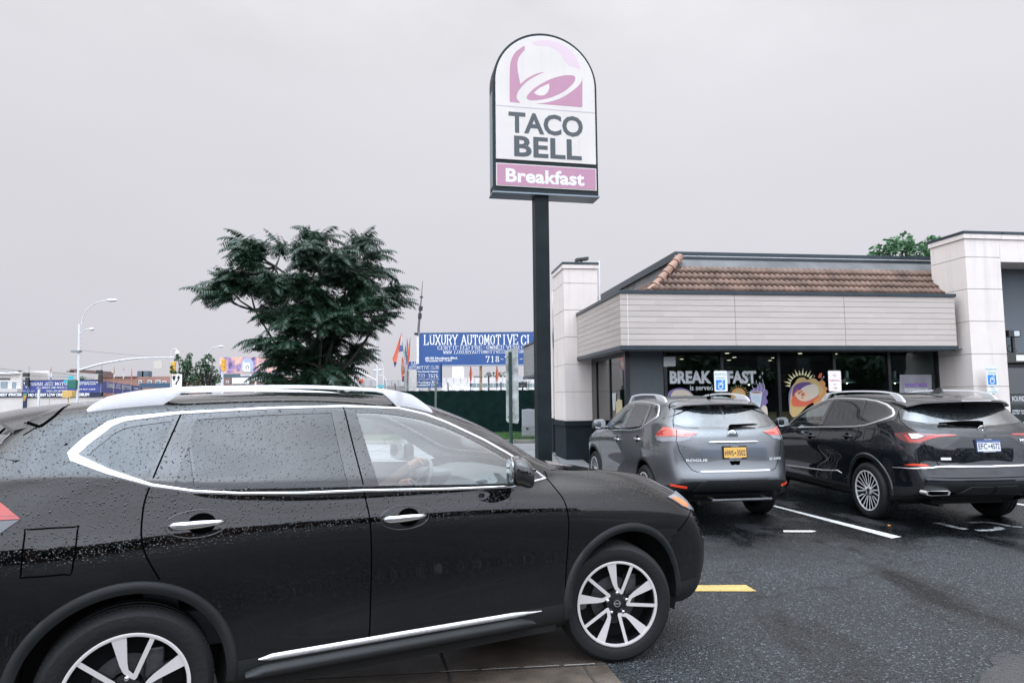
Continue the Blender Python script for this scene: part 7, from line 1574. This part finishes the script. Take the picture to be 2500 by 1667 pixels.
building('brick_shop','low brick building with white sign panel under the billboard',[(546,921,700,970)],100,brick2,[(553,930,558,935)],[('sign_panel',wl,(568,922,609,937),.2),('shutter',mat('pale_shutter',(.50,.48,.47),.8),(616,922,680,930),.15)])
for i,px in enumerate((342.5,354)):
    a=at(px,911,92); mb=MB(); mb.box(-.42,.42,0,1,a.z-.6,a.z+.3); mb.box(-.02,.02,.4,.5,0,a.z-.5); o=mb.build('rooftop_tank',mat('tank_blue_grey',(.09,.12,.15),.7)); o.location=(a.x,92,0); tag(o,('left' if i==0 else 'right')+' one of two dark blue grey boxes on the brick roof','roof unit','boxes on the brick roof')
# dealership boards
Y=62; navy=mat('board_blue',(.045,.065,.24),.5,noise=.05); dn=mat('board_navy',(.012,.022,.06),.5)
def Kz(x,y): return (x/8.71,880+y/8.71)
x0,x1,z0,z1=bb(55.5,928.5,247,958,Y); c0=(x0+x1)/2
sj=empty('motor_dealer_board',(c0,Y,0),0,'long royal blue dealer board with triangle emblem reading SHAH JEE MOTORS','sign')
mb=MB(); mb.box(x0-c0,x1-c0,0,.15,z0,z1); mb.build('board',navy,sj); mb=MB(); mb.box(x0-c0-.03,x1-c0+.03,-.02,.17,z1,z1+.05); mb.box(x0-c0-.03,x1-c0+.03,-.02,.17,z0-.05,z0); mb.build('board_frame',dn,sj)
def kt(fn,s,xa,yb,xb,yt,m_=wl,par=sj,Y_=62,cc=None,**k):
    cc=c0 if cc is None else cc; a=at(*Kz(xa,yb),Y_); b=at(*Kz(xb,yb),Y_); t=at(*Kz(xa,yt),Y_); mb=MB(); fn(mb,s,(a.x-cc,-.03,a.z),(1,0,0),(0,0,1),b.x-a.x,t.z-a.z,**k); mb.build('lettering',m_,par)
kt(slab,'SHAH JEE MOTORS',655,532,1560,468); kt(slab,'ALL MAKES AND MODELS',785,594,1422,560,gap=.9); kt(slab,'SHAH JEE MOTORS',990,666,1440,632,gap=.9); kt(slab,'718-786-1515',498,664,742,638)
kt(text,'FINANCING AVAILABLE',1640,478,2135,450,bold=.03); kt(text,'FAST APPROVAL',1655,515,2050,490,bold=.03); kt(text,'WE BUY CARS',1655,625,2030,598,bold=.03)
mb=MB(); q=[at(*Kz(*p),Y) for p in ((505,462),(635,462),(562,592))]; i_=[at(*Kz(*p),Y) for p in ((528,474),(612,474),(563,568))]
mb.add([(p.x-c0,-.02,p.z) for p in q+i_],[(0,1,4,3),(1,2,5,4),(2,0,3,5)]); q=[at(*Kz(*p),Y) for p in ((545,485),(598,485),(590,510),(570,545),(560,545),(575,510),(550,505))]; mb.add([(p.x-c0,-.02,p.z) for p in q],[tuple(range(7))]); mb.build('triangle_emblem',wl,sj)
mb=MB(); 
for px in (60,150,243): x=at(px,950,Y).x-c0; mb.box(x-.06,x+.06,.03,.13,0,z0)
mb.build('board_posts',frame,sj)
x0,x1,z0,z1=bb(64,959,247,969.5,61.5); cn=(x0+x1)/2; nb=empty('credit_banner',(cn,61.5,0),0,'dark banner with bold white NO CREDIT LOW CREDIT NO PROBLEM under the blue board','banner')
mb=MB(); mb.box(x0-cn,x1-cn,0,.08,z0,z1); mb.build('banner_cloth',dn,nb); mb=MB(); mb.box(x0-cn,x1-cn,.1,.3,0,z0); mb.build('low_wall',cream_,nb)
kt(text,'NO CREDIT LOW CREDIT NO PROBLEM',608,765,1900,700,par=nb,Y_=61.5,cc=cn,bold=.06)
x0,x1,z0,z1=bb(-60,957.5,54,969.5,61); cn=(x0+x1)/2; nb=empty('price_banner',(cn,61,0),0,'dark blue banner reading BEST PRICES at the left edge','banner')
mb=MB(); mb.box(x0-cn,x1-cn,0,.08,z0,z1); mb.build('banner_cloth',dn,nb); kt(text,'BEST PRICES',-30,758,465,695,par=nb,Y_=61,cc=cn,bold=.06); mb=MB(); mb.box(x0-cn,x1-cn,.1,.3,0,z0); mb.build('low_wall',cream_,nb)
# angled board
A=at(248,930,63); B=at(341,938.5,84); d=B-A; ang=math.atan2(d.y,d.x); ab=empty('angled_dealer_board',(A.x,A.y,0),ang,'blue dealer board angled away from the camera behind the roof rail','sign'); Ln=math.hypot(d.x,d.y)
zt=A.z; zb=at(248,958,63).z
mb=MB(); mb.box(0,Ln,0,.15,zb,zt); mb.build('board',navy,ab); mb=MB(); slab(mb,'SHAH JEE MOTORS',(Ln*.10,-.03,zb+(zt-zb)*.50),(1,0,0),(0,0,1),Ln*.62,(zt-zb)*.36); text(mb,'CARS',(Ln*.8,-.03,zb+(zt-zb)*.55),(1,0,0),(0,0,1),Ln*.15,(zt-zb)*.25,.03); mb.build('lettering',wl,ab)
mb=MB(); 
for t in (.05,.5,.95): mb.box(Ln*t-.06,Ln*t+.06,.03,.13,0,zb)
mb.build('board_posts',frame,ab)
x0,x1,z0,z1=bb(341,935,418,946,86); o=MB(); o.box(0,x1-x0,0,.15,z0,z1); o.box(0,.2,.15,.3,0,z0+.1); o=o.build('far_blue_board',mat('dull_blue_board',(.045,.09,.15),.6)); o.location=(x0,86,0); tag(o,'dull blue board below the brick building with white windows','sign')
for i,(px,y0,y1,l) in enumerate(((124.5,896,945,'feather flag in red white and blue before the SHAH JEE MOTORS lettering'),(279,894,932,'orange brown feather flag left of the two blue grey roof boxes'),(302,896,934,'red and blue feather flag, middle one of three above the angled board'),(321.5,898,936,'orange red feather flag, rightmost above the angled board'))):
    Yf=60; a=at(px,y0,Yf); zb=at(px,y1,Yf).z; h=a.z-zb; r=empty('feather_flag',(a.x,Yf,0),0,l,'flag','feather flags at the motor dealer')
    mb=MB(); mb.tube([(0,0,0),(0,0,a.z)],.02,5); mb.build('flag_pole',galv,r)
    w_=.11 if i else .17; cs=((fr_,fw_,fb_,fd_),(mat('flag_ochre',(.42,.22,.08),.8),)*2+(fw_,fr_),(fr_,fw_,fw_,fd_),(fr_,)*4)[i]
    for k in range(4):
        z1_=a.z-h*k/4; z0_=a.z-h*(k+1)/4; wa=w_*(.15+.85*math.sin(math.pi*min(1,(k+.0)/4+.05))); wb_=w_*(.15+.85*math.sin(math.pi*min(.95,(k+1.)/4)))
        mb=MB(); mb.prism([(0-wa*.4,0,z1_),(wa*.6,0,z1_),(wb_*.6,0,z0_),(-wb_*.4,0,z0_)],(0,.01,0)); mb.build('cloth',cs[k],r)
for px,y0,l in ((68,912,'black loudspeaker flood light on a pole above the left end of the blue board'),(246,905,'black flood light on a pole where the two blue boards meet')):
    a=at(px,y0,61.8); r=empty('pole_speaker',(a.x,61.8,0),0,l,'light','black pole lights at the motor dealer'); mb=MB(); mb.box(-.15,.15,-.1,.1,a.z-1.1,a.z-.35); mb.build('box',frame,r); mb=MB(); mb.box(-.25,.2,-.3,0,a.z-.28,a.z+.05); mb.build('lamp_head',frame,r); mb=MB(); mb.tube([(.02,.1,0),(.02,.1,a.z+.6)],.03,6); mb.build('pole',galv,r)
a=at(163,960,55); o=MB(); o.box(-.36,.28,0,.5,a.z-.35,a.z+.22); o.box(.30,.48,-.1,.5,a.z-.3,a.z+.20); o.box(-.03,.03,.2,.26,0,a.z-.3); o=o.build('yellow_signal_box',[mat('box_ochre',(.62,.40,.13),.6)],bevel=.02); o.location=(a.x,55,0); tag(o,'ochre yellow box in front of the credit banner','signal')
a=at(61,960,58); r=empty('green_yellow_notice',(a.x,58,0),0,'narrow sign with green top and yellow lines between the two banners','sign'); x0,x1,z0,z1=bb(56.5,960,66,980,58); mb=MB(); mb.box(x0-a.x,x1-a.x,0,.05,0,z1); mb.build('board',dn,r)
mb=MB(); mb.box(x0-a.x+.03,x1-a.x-.03,-.01,0,z1-.12,z1-.02); mb.build('green_line',mat('line_green',(.10,.40,.25),.6),r)
mb=MB(); [mb.box(x0-a.x+.04,x1-a.x-.04-.04*k,-.01,0,z1-.26-.12*k,z1-.18-.12*k) for k in range(4)]; mb.build('yellow_line',mat('line_yellow',(.70,.42,.08),.6),r)
for i,px in enumerate((93.5,)):
    x0,x1,z0,z1=bb(91.5,950,96,972,50); o=MB(); o.box(0,x1-x0,0,.1,0,z1); o=o.build('pale_bollard_post',wpst); o.location=(x0,50,0); tag(o,'short pale square post in front of the blue dealer board','post')
# ------------------------------------------------------------------ trees
def leafmat(name,c1,c2,rough=.5):
    M=mat(name,c1,rough); nt=M.node_tree; P=nt.nodes['Principled BSDF']; nn=nt.nodes.new; ln=nt.links.new
    g=nn('ShaderNodeNewGeometry'); mx=nn('ShaderNodeMix'); mx.data_type='RGBA'; mx.inputs[6].default_value=(*c1,1); mx.inputs[7].default_value=(*c2,1)
    ln(g.outputs['Random Per Island'],mx.inputs[0]); ln(mx.outputs[2],P.inputs['Base Color'])
    T=nn('ShaderNodeBsdfTranslucent'); ln(mx.outputs[2],T.inputs[0]); ms=nn('ShaderNodeMixShader'); ms.inputs[0].default_value=.18
    O=[n for n in nt.nodes if n.type=='OUTPUT_MATERIAL'][0]; ln(P.outputs[0],ms.inputs[1]); ln(T.outputs[0],ms.inputs[2]); ln(ms.outputs[0],O.inputs[0]); return M
bark=mat('bark',(.035,.032,.028),.9,noise=.3,nscale=8,bump=.5,bscale=30)
fm=leafmat('ailanthus_leaf',(.008,.028,.016),(.035,.075,.042),.35)
def frond(mb,r,base,dirn,L,droop,nl=11):
    """pinnate frond: paired drooping leaflets along an arching rachis"""
    d=Vector(dirn).normalized(); up=Vector((0,0,1)); s=d.cross(up)
    if s.length<.05: s=Vector((1,0,0))
    s.normalize(); p=Vector(base); pts=[p.copy()]; dd=d.copy()
    for i in range(nl):
        dd=(dd-up*droop/nl*(.6+i/nl)).normalized(); p=p+dd*L/nl; pts.append(p.copy())
    for i in range(1,nl+1):
        t=i/nl; ll=L*.27*(math.sin(math.pi*min(1,t*.85+.12)))**.6*r.uniform(.85,1.1); w=ll*.30
        ax=(pts[i]-pts[i-1]).normalized()
        for sg in (-1,1):
            q=(s*sg*r.uniform(.8,1)+ax*.45-up*r.uniform(.35,.75)).normalized(); b=pts[i]; m_=b+q*ll*.45; e=b+q*ll-up*ll*.12; n=q.cross(ax).normalized().cross(q)*w*.5
            mb.add([b,m_+n,e,m_-n],[(0,1,2,3)])
def px2w(px,py,Y): return at(px,py,Y)
tr=random.Random(21)
CL=[(680,250,90),(470,310,95),(450,430,110),(620,400,140),(300,600,150),(200,700,95),(420,620,150),(560,620,160),(360,780,85),(600,780,120),(960,160,85),(1110,220,95),(920,300,90),(1010,420,150),(1150,380,150),(1300,230,95),(1420,220,95),(1550,270,90),(1560,370,90),(1350,400,140),(1560,480,100),(1250,560,180),(1000,600,170),(800,620,160),(1500,600,150),(1690,610,95),(1730,700,95),(1640,780,110),(1400,760,170),(1150,780,180),(900,780,170),(750,900,130),(1000,950,150),(1250,940,170),(1480,930,120),(1550,870,90),(700,1130,90),(600,1180,80),(800,1190,110),(950,1130,130),(1150,1120,140),(1290,1180,100),(1050,1300,150),(800,1330,110),(900,1430,120),(1200,1400,110),(1290,1430,70),(720,1400,70),(1050,1470,120),(1000,1200,110),(1120,1270,110),(900,1290,100),(1330,1130,75),(1330,1230,75),(1240,1330,80),(1000,1380,120),(1150,1480,110)]
CL=[(1000+(x-1000)*.93,y+8,r) for x,y,r in CL]
TY=17.0; sc=TY/1680/3.563
base=at(480+1000/3.563,935,TY); base=Vector((base.x+.1,TY,0))
bt=empty('tree_of_heaven',base,0,'dark green ragged tree with long drooping compound leaves behind the black SUV','tree','trees')
mb=MB(); lm=MB(); tips=[]
for (x,y,rad) in CL:
    c=at(480+x/3.563,520+y/3.563,TY); R=rad*sc; 
    xr=(x-1000)/850.; yr=(y-700)/700.
    dep=1.5*math.sqrt(max(.05,1-min(1,xr*xr*.9+yr*yr*.5)))
    for rep in range(2 if rad>110 else 1):
        cc=Vector((c.x+tr.uniform(-.3,.3)*R,TY+tr.uniform(-1,1)*dep,c.z+tr.uniform(-.3,.3)*R)); tips.append((cc,R,x))
outd=lambda c:Vector((c.x-base.x,(c.y-TY)*.8,0))
for cc,R,x in tips:
    n=int(16+R*R*165)
    for k in range(n):
        o=outd(cc); a=tr.uniform(0,2*math.pi); el=tr.uniform(-.35,.95)
        d=Vector((math.cos(a)*math.cos(el),math.sin(a)*math.cos(el),math.sin(el)))+o*.28
        d.normalize(); L=tr.uniform(.44,.78)*(1 if R>.3 else .8)
        b=cc+Vector((tr.uniform(-1,1),tr.uniform(-1,1),tr.uniform(-.8,.6)))*R*.55
        frond(mb,tr,b-d*L*.35,d,L,tr.uniform(.5,1.3))
    for k in range(4 if R>.2 else 2):
        o=outd(cc); o=o.normalized() if o.length>.1 else Vector((1,0,0)); d=(o+Vector((tr.uniform(-.7,.7),tr.uniform(-.7,.7),tr.uniform(-.1,.7)))).normalized(); frond(mb,tr,cc+d*R*.1,d,tr.uniform(.55,.82),tr.uniform(.7,1.5),12)
inv=-base
mb.v=[(p[0]-base.x,p[1]-base.y,p[2]-base.z) for p in mb.v]
mb.build('crown',fm,bt)
fork=Vector((0,0,1.7)); lm.tube([(0,0,0),(.05,0,.9),fork],[.12,.10,.08],10)
mains=[]
for a,b in (((-1.0,.1,3.4)),( .2,.3,3.9)),((1.0,-.2,3.5),(0,0,0)): pass
ends=[(-1.6,.2,3.9),(-.9,-.4,4.9),(.0,.3,5.2),(.9,-.2,4.9),(1.7,.3,3.9),(.3,-.5,3.5),(-.4,.5,3.2)]
for e in ends:
    mid=fork.lerp(Vector(e),.5)+Vector((0,0,-.15)); lm.tube([fork,mid,e],[.06,.04,.015],7); mains.append((mid,Vector(e)))
for cc,R,x in tips:
    l=cc-base; m_,e_=min(mains,key=lambda q:(q[1]-l).length); s=e_ if (e_-l).length<(m_-l).length else m_
    lm.tube([s,s.lerp(l,.5)+Vector((0,0,-.08)),l],[.03,.02,.008],5)
lm.build('trunk',bark,bt,True)
def leafy(name,label,blobs,Y,leaf,dens_,m_,seed,group='trees',zoom=(1,0,0),dep=.8,trunk=True):
    r=random.Random(seed); Z,ox,oy=zoom; k=Y/1680/Z
    C=[(at(ox+x/Z,oy+y/Z,Y),rad*k) for x,y,rad in blobs]; bx=sum(c.x for c,_ in C)/len(C); ro=empty(name,(bx,Y,0),0,label,'tree',group)
    mb=MB(); lm=MB()
    for c,R in C:
        yo=r.uniform(-.5,.5)*dep
        for i in range(int(dens_*R*R)):
            v=Vector((r.gauss(0,1),r.gauss(0,1),r.gauss(0,1))).normalized()*R*(r.uniform(.35,1.08)**.6); p=Vector((c.x-bx,yo,c.z))+v
            a=Vector((r.gauss(0,1),r.gauss(0,1),r.gauss(0,.6))).normalized(); b=a.cross(Vector((r.gauss(0,1),r.gauss(0,1),r.gauss(0,1)))).normalized(); s=leaf*r.uniform(.6,1.3)
            mb.add([p-a*s,p+b*s*.5,p+a*s,p-b*s*.5],[(0,1,2,3)])
        lm.tube([(0,0,max(.5,min(q.z for q,_ in C)*.6)),Vector((c.x-bx,yo,c.z))],[.06,.02],5)
    lm.tube([(0,0,0),(0,0,max(.5,min(q.z for q,_ in C)*.6))],[.14,.08],8)
    mb.build('crown',m_,ro); lm.build('trunk',bark,ro)
lg=leafmat('street_leaf',(.022,.060,.028),(.055,.13,.055)); lg2=leafmat('ash_leaf',(.04,.11,.05),(.10,.24,.10))
Qz=(14.256,400,840)
leafy('street_tree','bushy green street tree right beside the keep right sign',[(560,520,110),(860,420,110),(620,650,120),(880,580,130),(760,700,140),(900,760,160),(720,900,170),(950,950,180),(760,1150,170),(950,1200,200),(700,1330,120),(1080,1330,160),(260,820,60),(330,930,90),(420,1000,80)],45,.10,900,lg,4,zoom=Qz)
leafy('street_tree','bushy green street tree just left of the billboard',[(1420,460,80),(1580,450,110),(1700,560,110),(1450,560,90),(1300,720,120),(1500,700,130),(1420,850,160),(1620,870,130),(1780,820,60),(1320,1020,180),(1600,1050,150),(1790,950,70),(1300,1230,200),(1550,1230,200),(1800,1200,160),(1900,1280,110),(1890,1060,60)],46,.10,850,lg,5,zoom=Qz)
leafy('backdrop_tree','bright green feathery tree top showing above the restaurant roof beside the right pillar',[(2150,612,20),(2175,600,22),(2205,592,24),(2232,603,22),(2260,605,18),(2270,590,14),(2290,588,12),(2190,615,26),(2235,622,26),(2140,625,14),(2270,620,20)],30,.11,760,lg2,6)
leafy('bush','small green bush behind the blue dealer board',[(198,925,8),(207,924,7),(192,930,6),(212,930,6)],66,.14,260,lg,8)
leafy('distant_tree','far green tree line under the wide blue sign between the feather flags',[(1196,916,6),(1208,915,7),(1222,914,8),(1236,915,8),(1186,920,5),(1246,918,6)],95,.2,90,lg,9)
# ------------------------------------------------------------------ unseen buildings and trees added behind the camera to darken reflections
for i,(x,w_,h,y) in enumerate(((-40,34,6.5,-34),(-9,30,7.5,-36),(20,30,6.3,-35),(50,32,8,-33))):
    r=empty('unseen_building',(x,y,0),0,['dark brick building across the street, reflected leftmost','wide brown building across the street behind the viewer','low dark shop building across the street reflected in the shopfront','tall dark building across the street, reflected rightmost'][i],'building','buildings across the street')
    mb=MB(); mb.box(-w_/2,w_/2,-6,0,0,h); mb.build('wall',[brick2,mat('far_dark_wall',(.06,.065,.07),.8,noise=.2,nscale=.5)][i%2],r)
    for k in range(6): mb=MB(); a=-w_/2+1.2+k*(w_-2)/6; mb.box(a,a+1.6,0,.04,h*.45,h*.72); mb.build('window',gl2,r)

for i in range(9):  # unseen tree row, added to make the reflected dark band irregular
    r=random.Random(50+i); x=-38+i*11+r.uniform(-3,3); y=-29+r.uniform(-2,2); ro=empty('street_tree',(x,y,0),0,'leafy tree across the street, '+('first','second','third','fourth','fifth','sixth','seventh','eighth','last')[i]+' of its row from the left','tree','trees across the street')
    mb=MB(); h=r.uniform(4.5,7.5)
    for k in range(900):
        v=Vector((r.gauss(0,1),r.gauss(0,1),r.gauss(0,1))).normalized()*r.uniform(.4,1)**.5; p=Vector((v.x*3.2,v.y*2.4,h*.62+v.z*h*.38)); a=Vector((r.gauss(0,1),r.gauss(0,1),r.gauss(0,1))).normalized(); b=a.cross(Vector((0,.3,1))).normalized(); s_=r.uniform(.25,.5)
        mb.add([p-a*s_,p+b*s_*.6,p+a*s_,p-b*s_*.6],[(0,1,2,3)])
    mb.build('crown',lg,ro); mb=MB(); mb.tube([(0,0,0),(0,0,h*.6)],[.2,.1],7); mb.build('trunk',bark,ro)
# ------------------------------------------------------------------ driver
def driver():
    J=dict(pel=(-.20,.37,.66,.15),ab=(-.25,.37,.82,.145),ch=(-.28,.37,.99,.165),nb=(-.27,.37,1.13,.07),nk=(-.26,.37,1.20,.058),hd=(-.24,.37,1.30,.098),hd2=(-.24,.37,1.38,.085),
      sr=(-.26,.19,1.07,.072),er=(.02,.13,.95,.052),wr=(.34,.27,1.14,.034),hr=(.43,.30,1.19,.036),
      sl=(-.26,.55,1.07,.072),el=(.03,.60,.90,.05),wl=(.33,.50,1.00,.034),hl=(.42,.50,1.02,.034),
      kr=(.22,.27,.70,.085),fr=(.50,.27,.40,.055),kl=(.22,.47,.70,.085),fl=(.50,.47,.40,.055),tr=(.62,.27,.38,.04),tl=(.62,.47,.38,.04))
    E=[('pel','ab'),('ab','ch'),('ch','nb'),('nb','nk'),('nk','hd'),('hd','hd2'),('ch','sr'),('sr','er'),('er','wr'),('wr','hr'),('ch','sl'),('sl','el'),('el','wl'),('wl','hl'),('pel','kr'),('kr','fr'),('fr','tr'),('pel','kl'),('kl','fl'),('fl','tl')]
    for h,y0,z0 in (('hr',.30,1.19),('hl',.50,1.02)):
        x0=J[h][0]
        for i in range(4):
            n='%s%d'%(h,i); J[n+'a']=(x0+.035,y0-.03+.02*i,z0+.020-.003*abs(i-1),.011); J[n+'b']=(x0+.062,y0-.03+.021*i,z0+.002,.010); J[n+'c']=(x0+.058,y0-.03+.021*i,z0-.022,.009); E+=[(h,n+'a'),(n+'a',n+'b'),(n+'b',n+'c')]
        J[h+'t']=(x0+.02,y0-.045,z0-.005,.012); J[h+'u']=(x0+.045,y0-.05,z0-.025,.010); E+=[(h,h+'t'),(h+'t',h+'u')]
    K=list(J); me=bpy.data.meshes.new('person'); me.from_pydata([J[k][:3] for k in K],[(K.index(a),K.index(b)) for a,b in E],[])
    o=bpy.data.objects.new('person',me); COL.objects.link(o); sk=o.modifiers.new('s','SKIN'); sk.use_smooth_shade=True
    for i,k in enumerate(K): me.skin_vertices[0].data[i].radius=(J[k][3],J[k][3]); me.skin_vertices[0].data[i].use_root=(k=='pel')
    sb=o.modifiers.new('b','SUBSURF'); sb.levels=2; sb.render_levels=2
    dg=bpy.context.evaluated_depsgraph_get(); m2=bpy.data.meshes.new_from_object(o.evaluated_get(dg)); bpy.data.objects.remove(o)
    skin=mat('skin_tone',(.42,.22,.14),.5,noise=.08,nscale=20); cloth=mat('brown_jacket',(.16,.10,.075),.9,noise=.15); jeans=mat('dark_trousers',(.02,.025,.035),.9)
    m2.materials.clear()
    for q in (cloth,skin,jeans): m2.materials.append(q)
    for p in m2.polygons:
        c=p.center; p.material_index=1 if (c.z>1.17 and c.x<.1) or c.x>.36 and c.z>.9 else (2 if c.z<.76 else 0); p.use_smooth=True
    o=bpy.data.objects.new('person',m2); COL.objects.link(o); o.location=pos; o.rotation_euler=(0,0,yaw)
    tag(o,'driver in a brown jacket holding the steering wheel inside the black SUV','person')
    mb=MB(); vs=[];n=16
    mb.lathe([(.0,.115),(.06,.10),(.095,.05),(.102,0),(.095,-.04)],20,'z',(-.255,.37,1.37)); h=mb.build('hair',mat('dark_hair',(.01,.008,.007),.7),o,True)
driver()
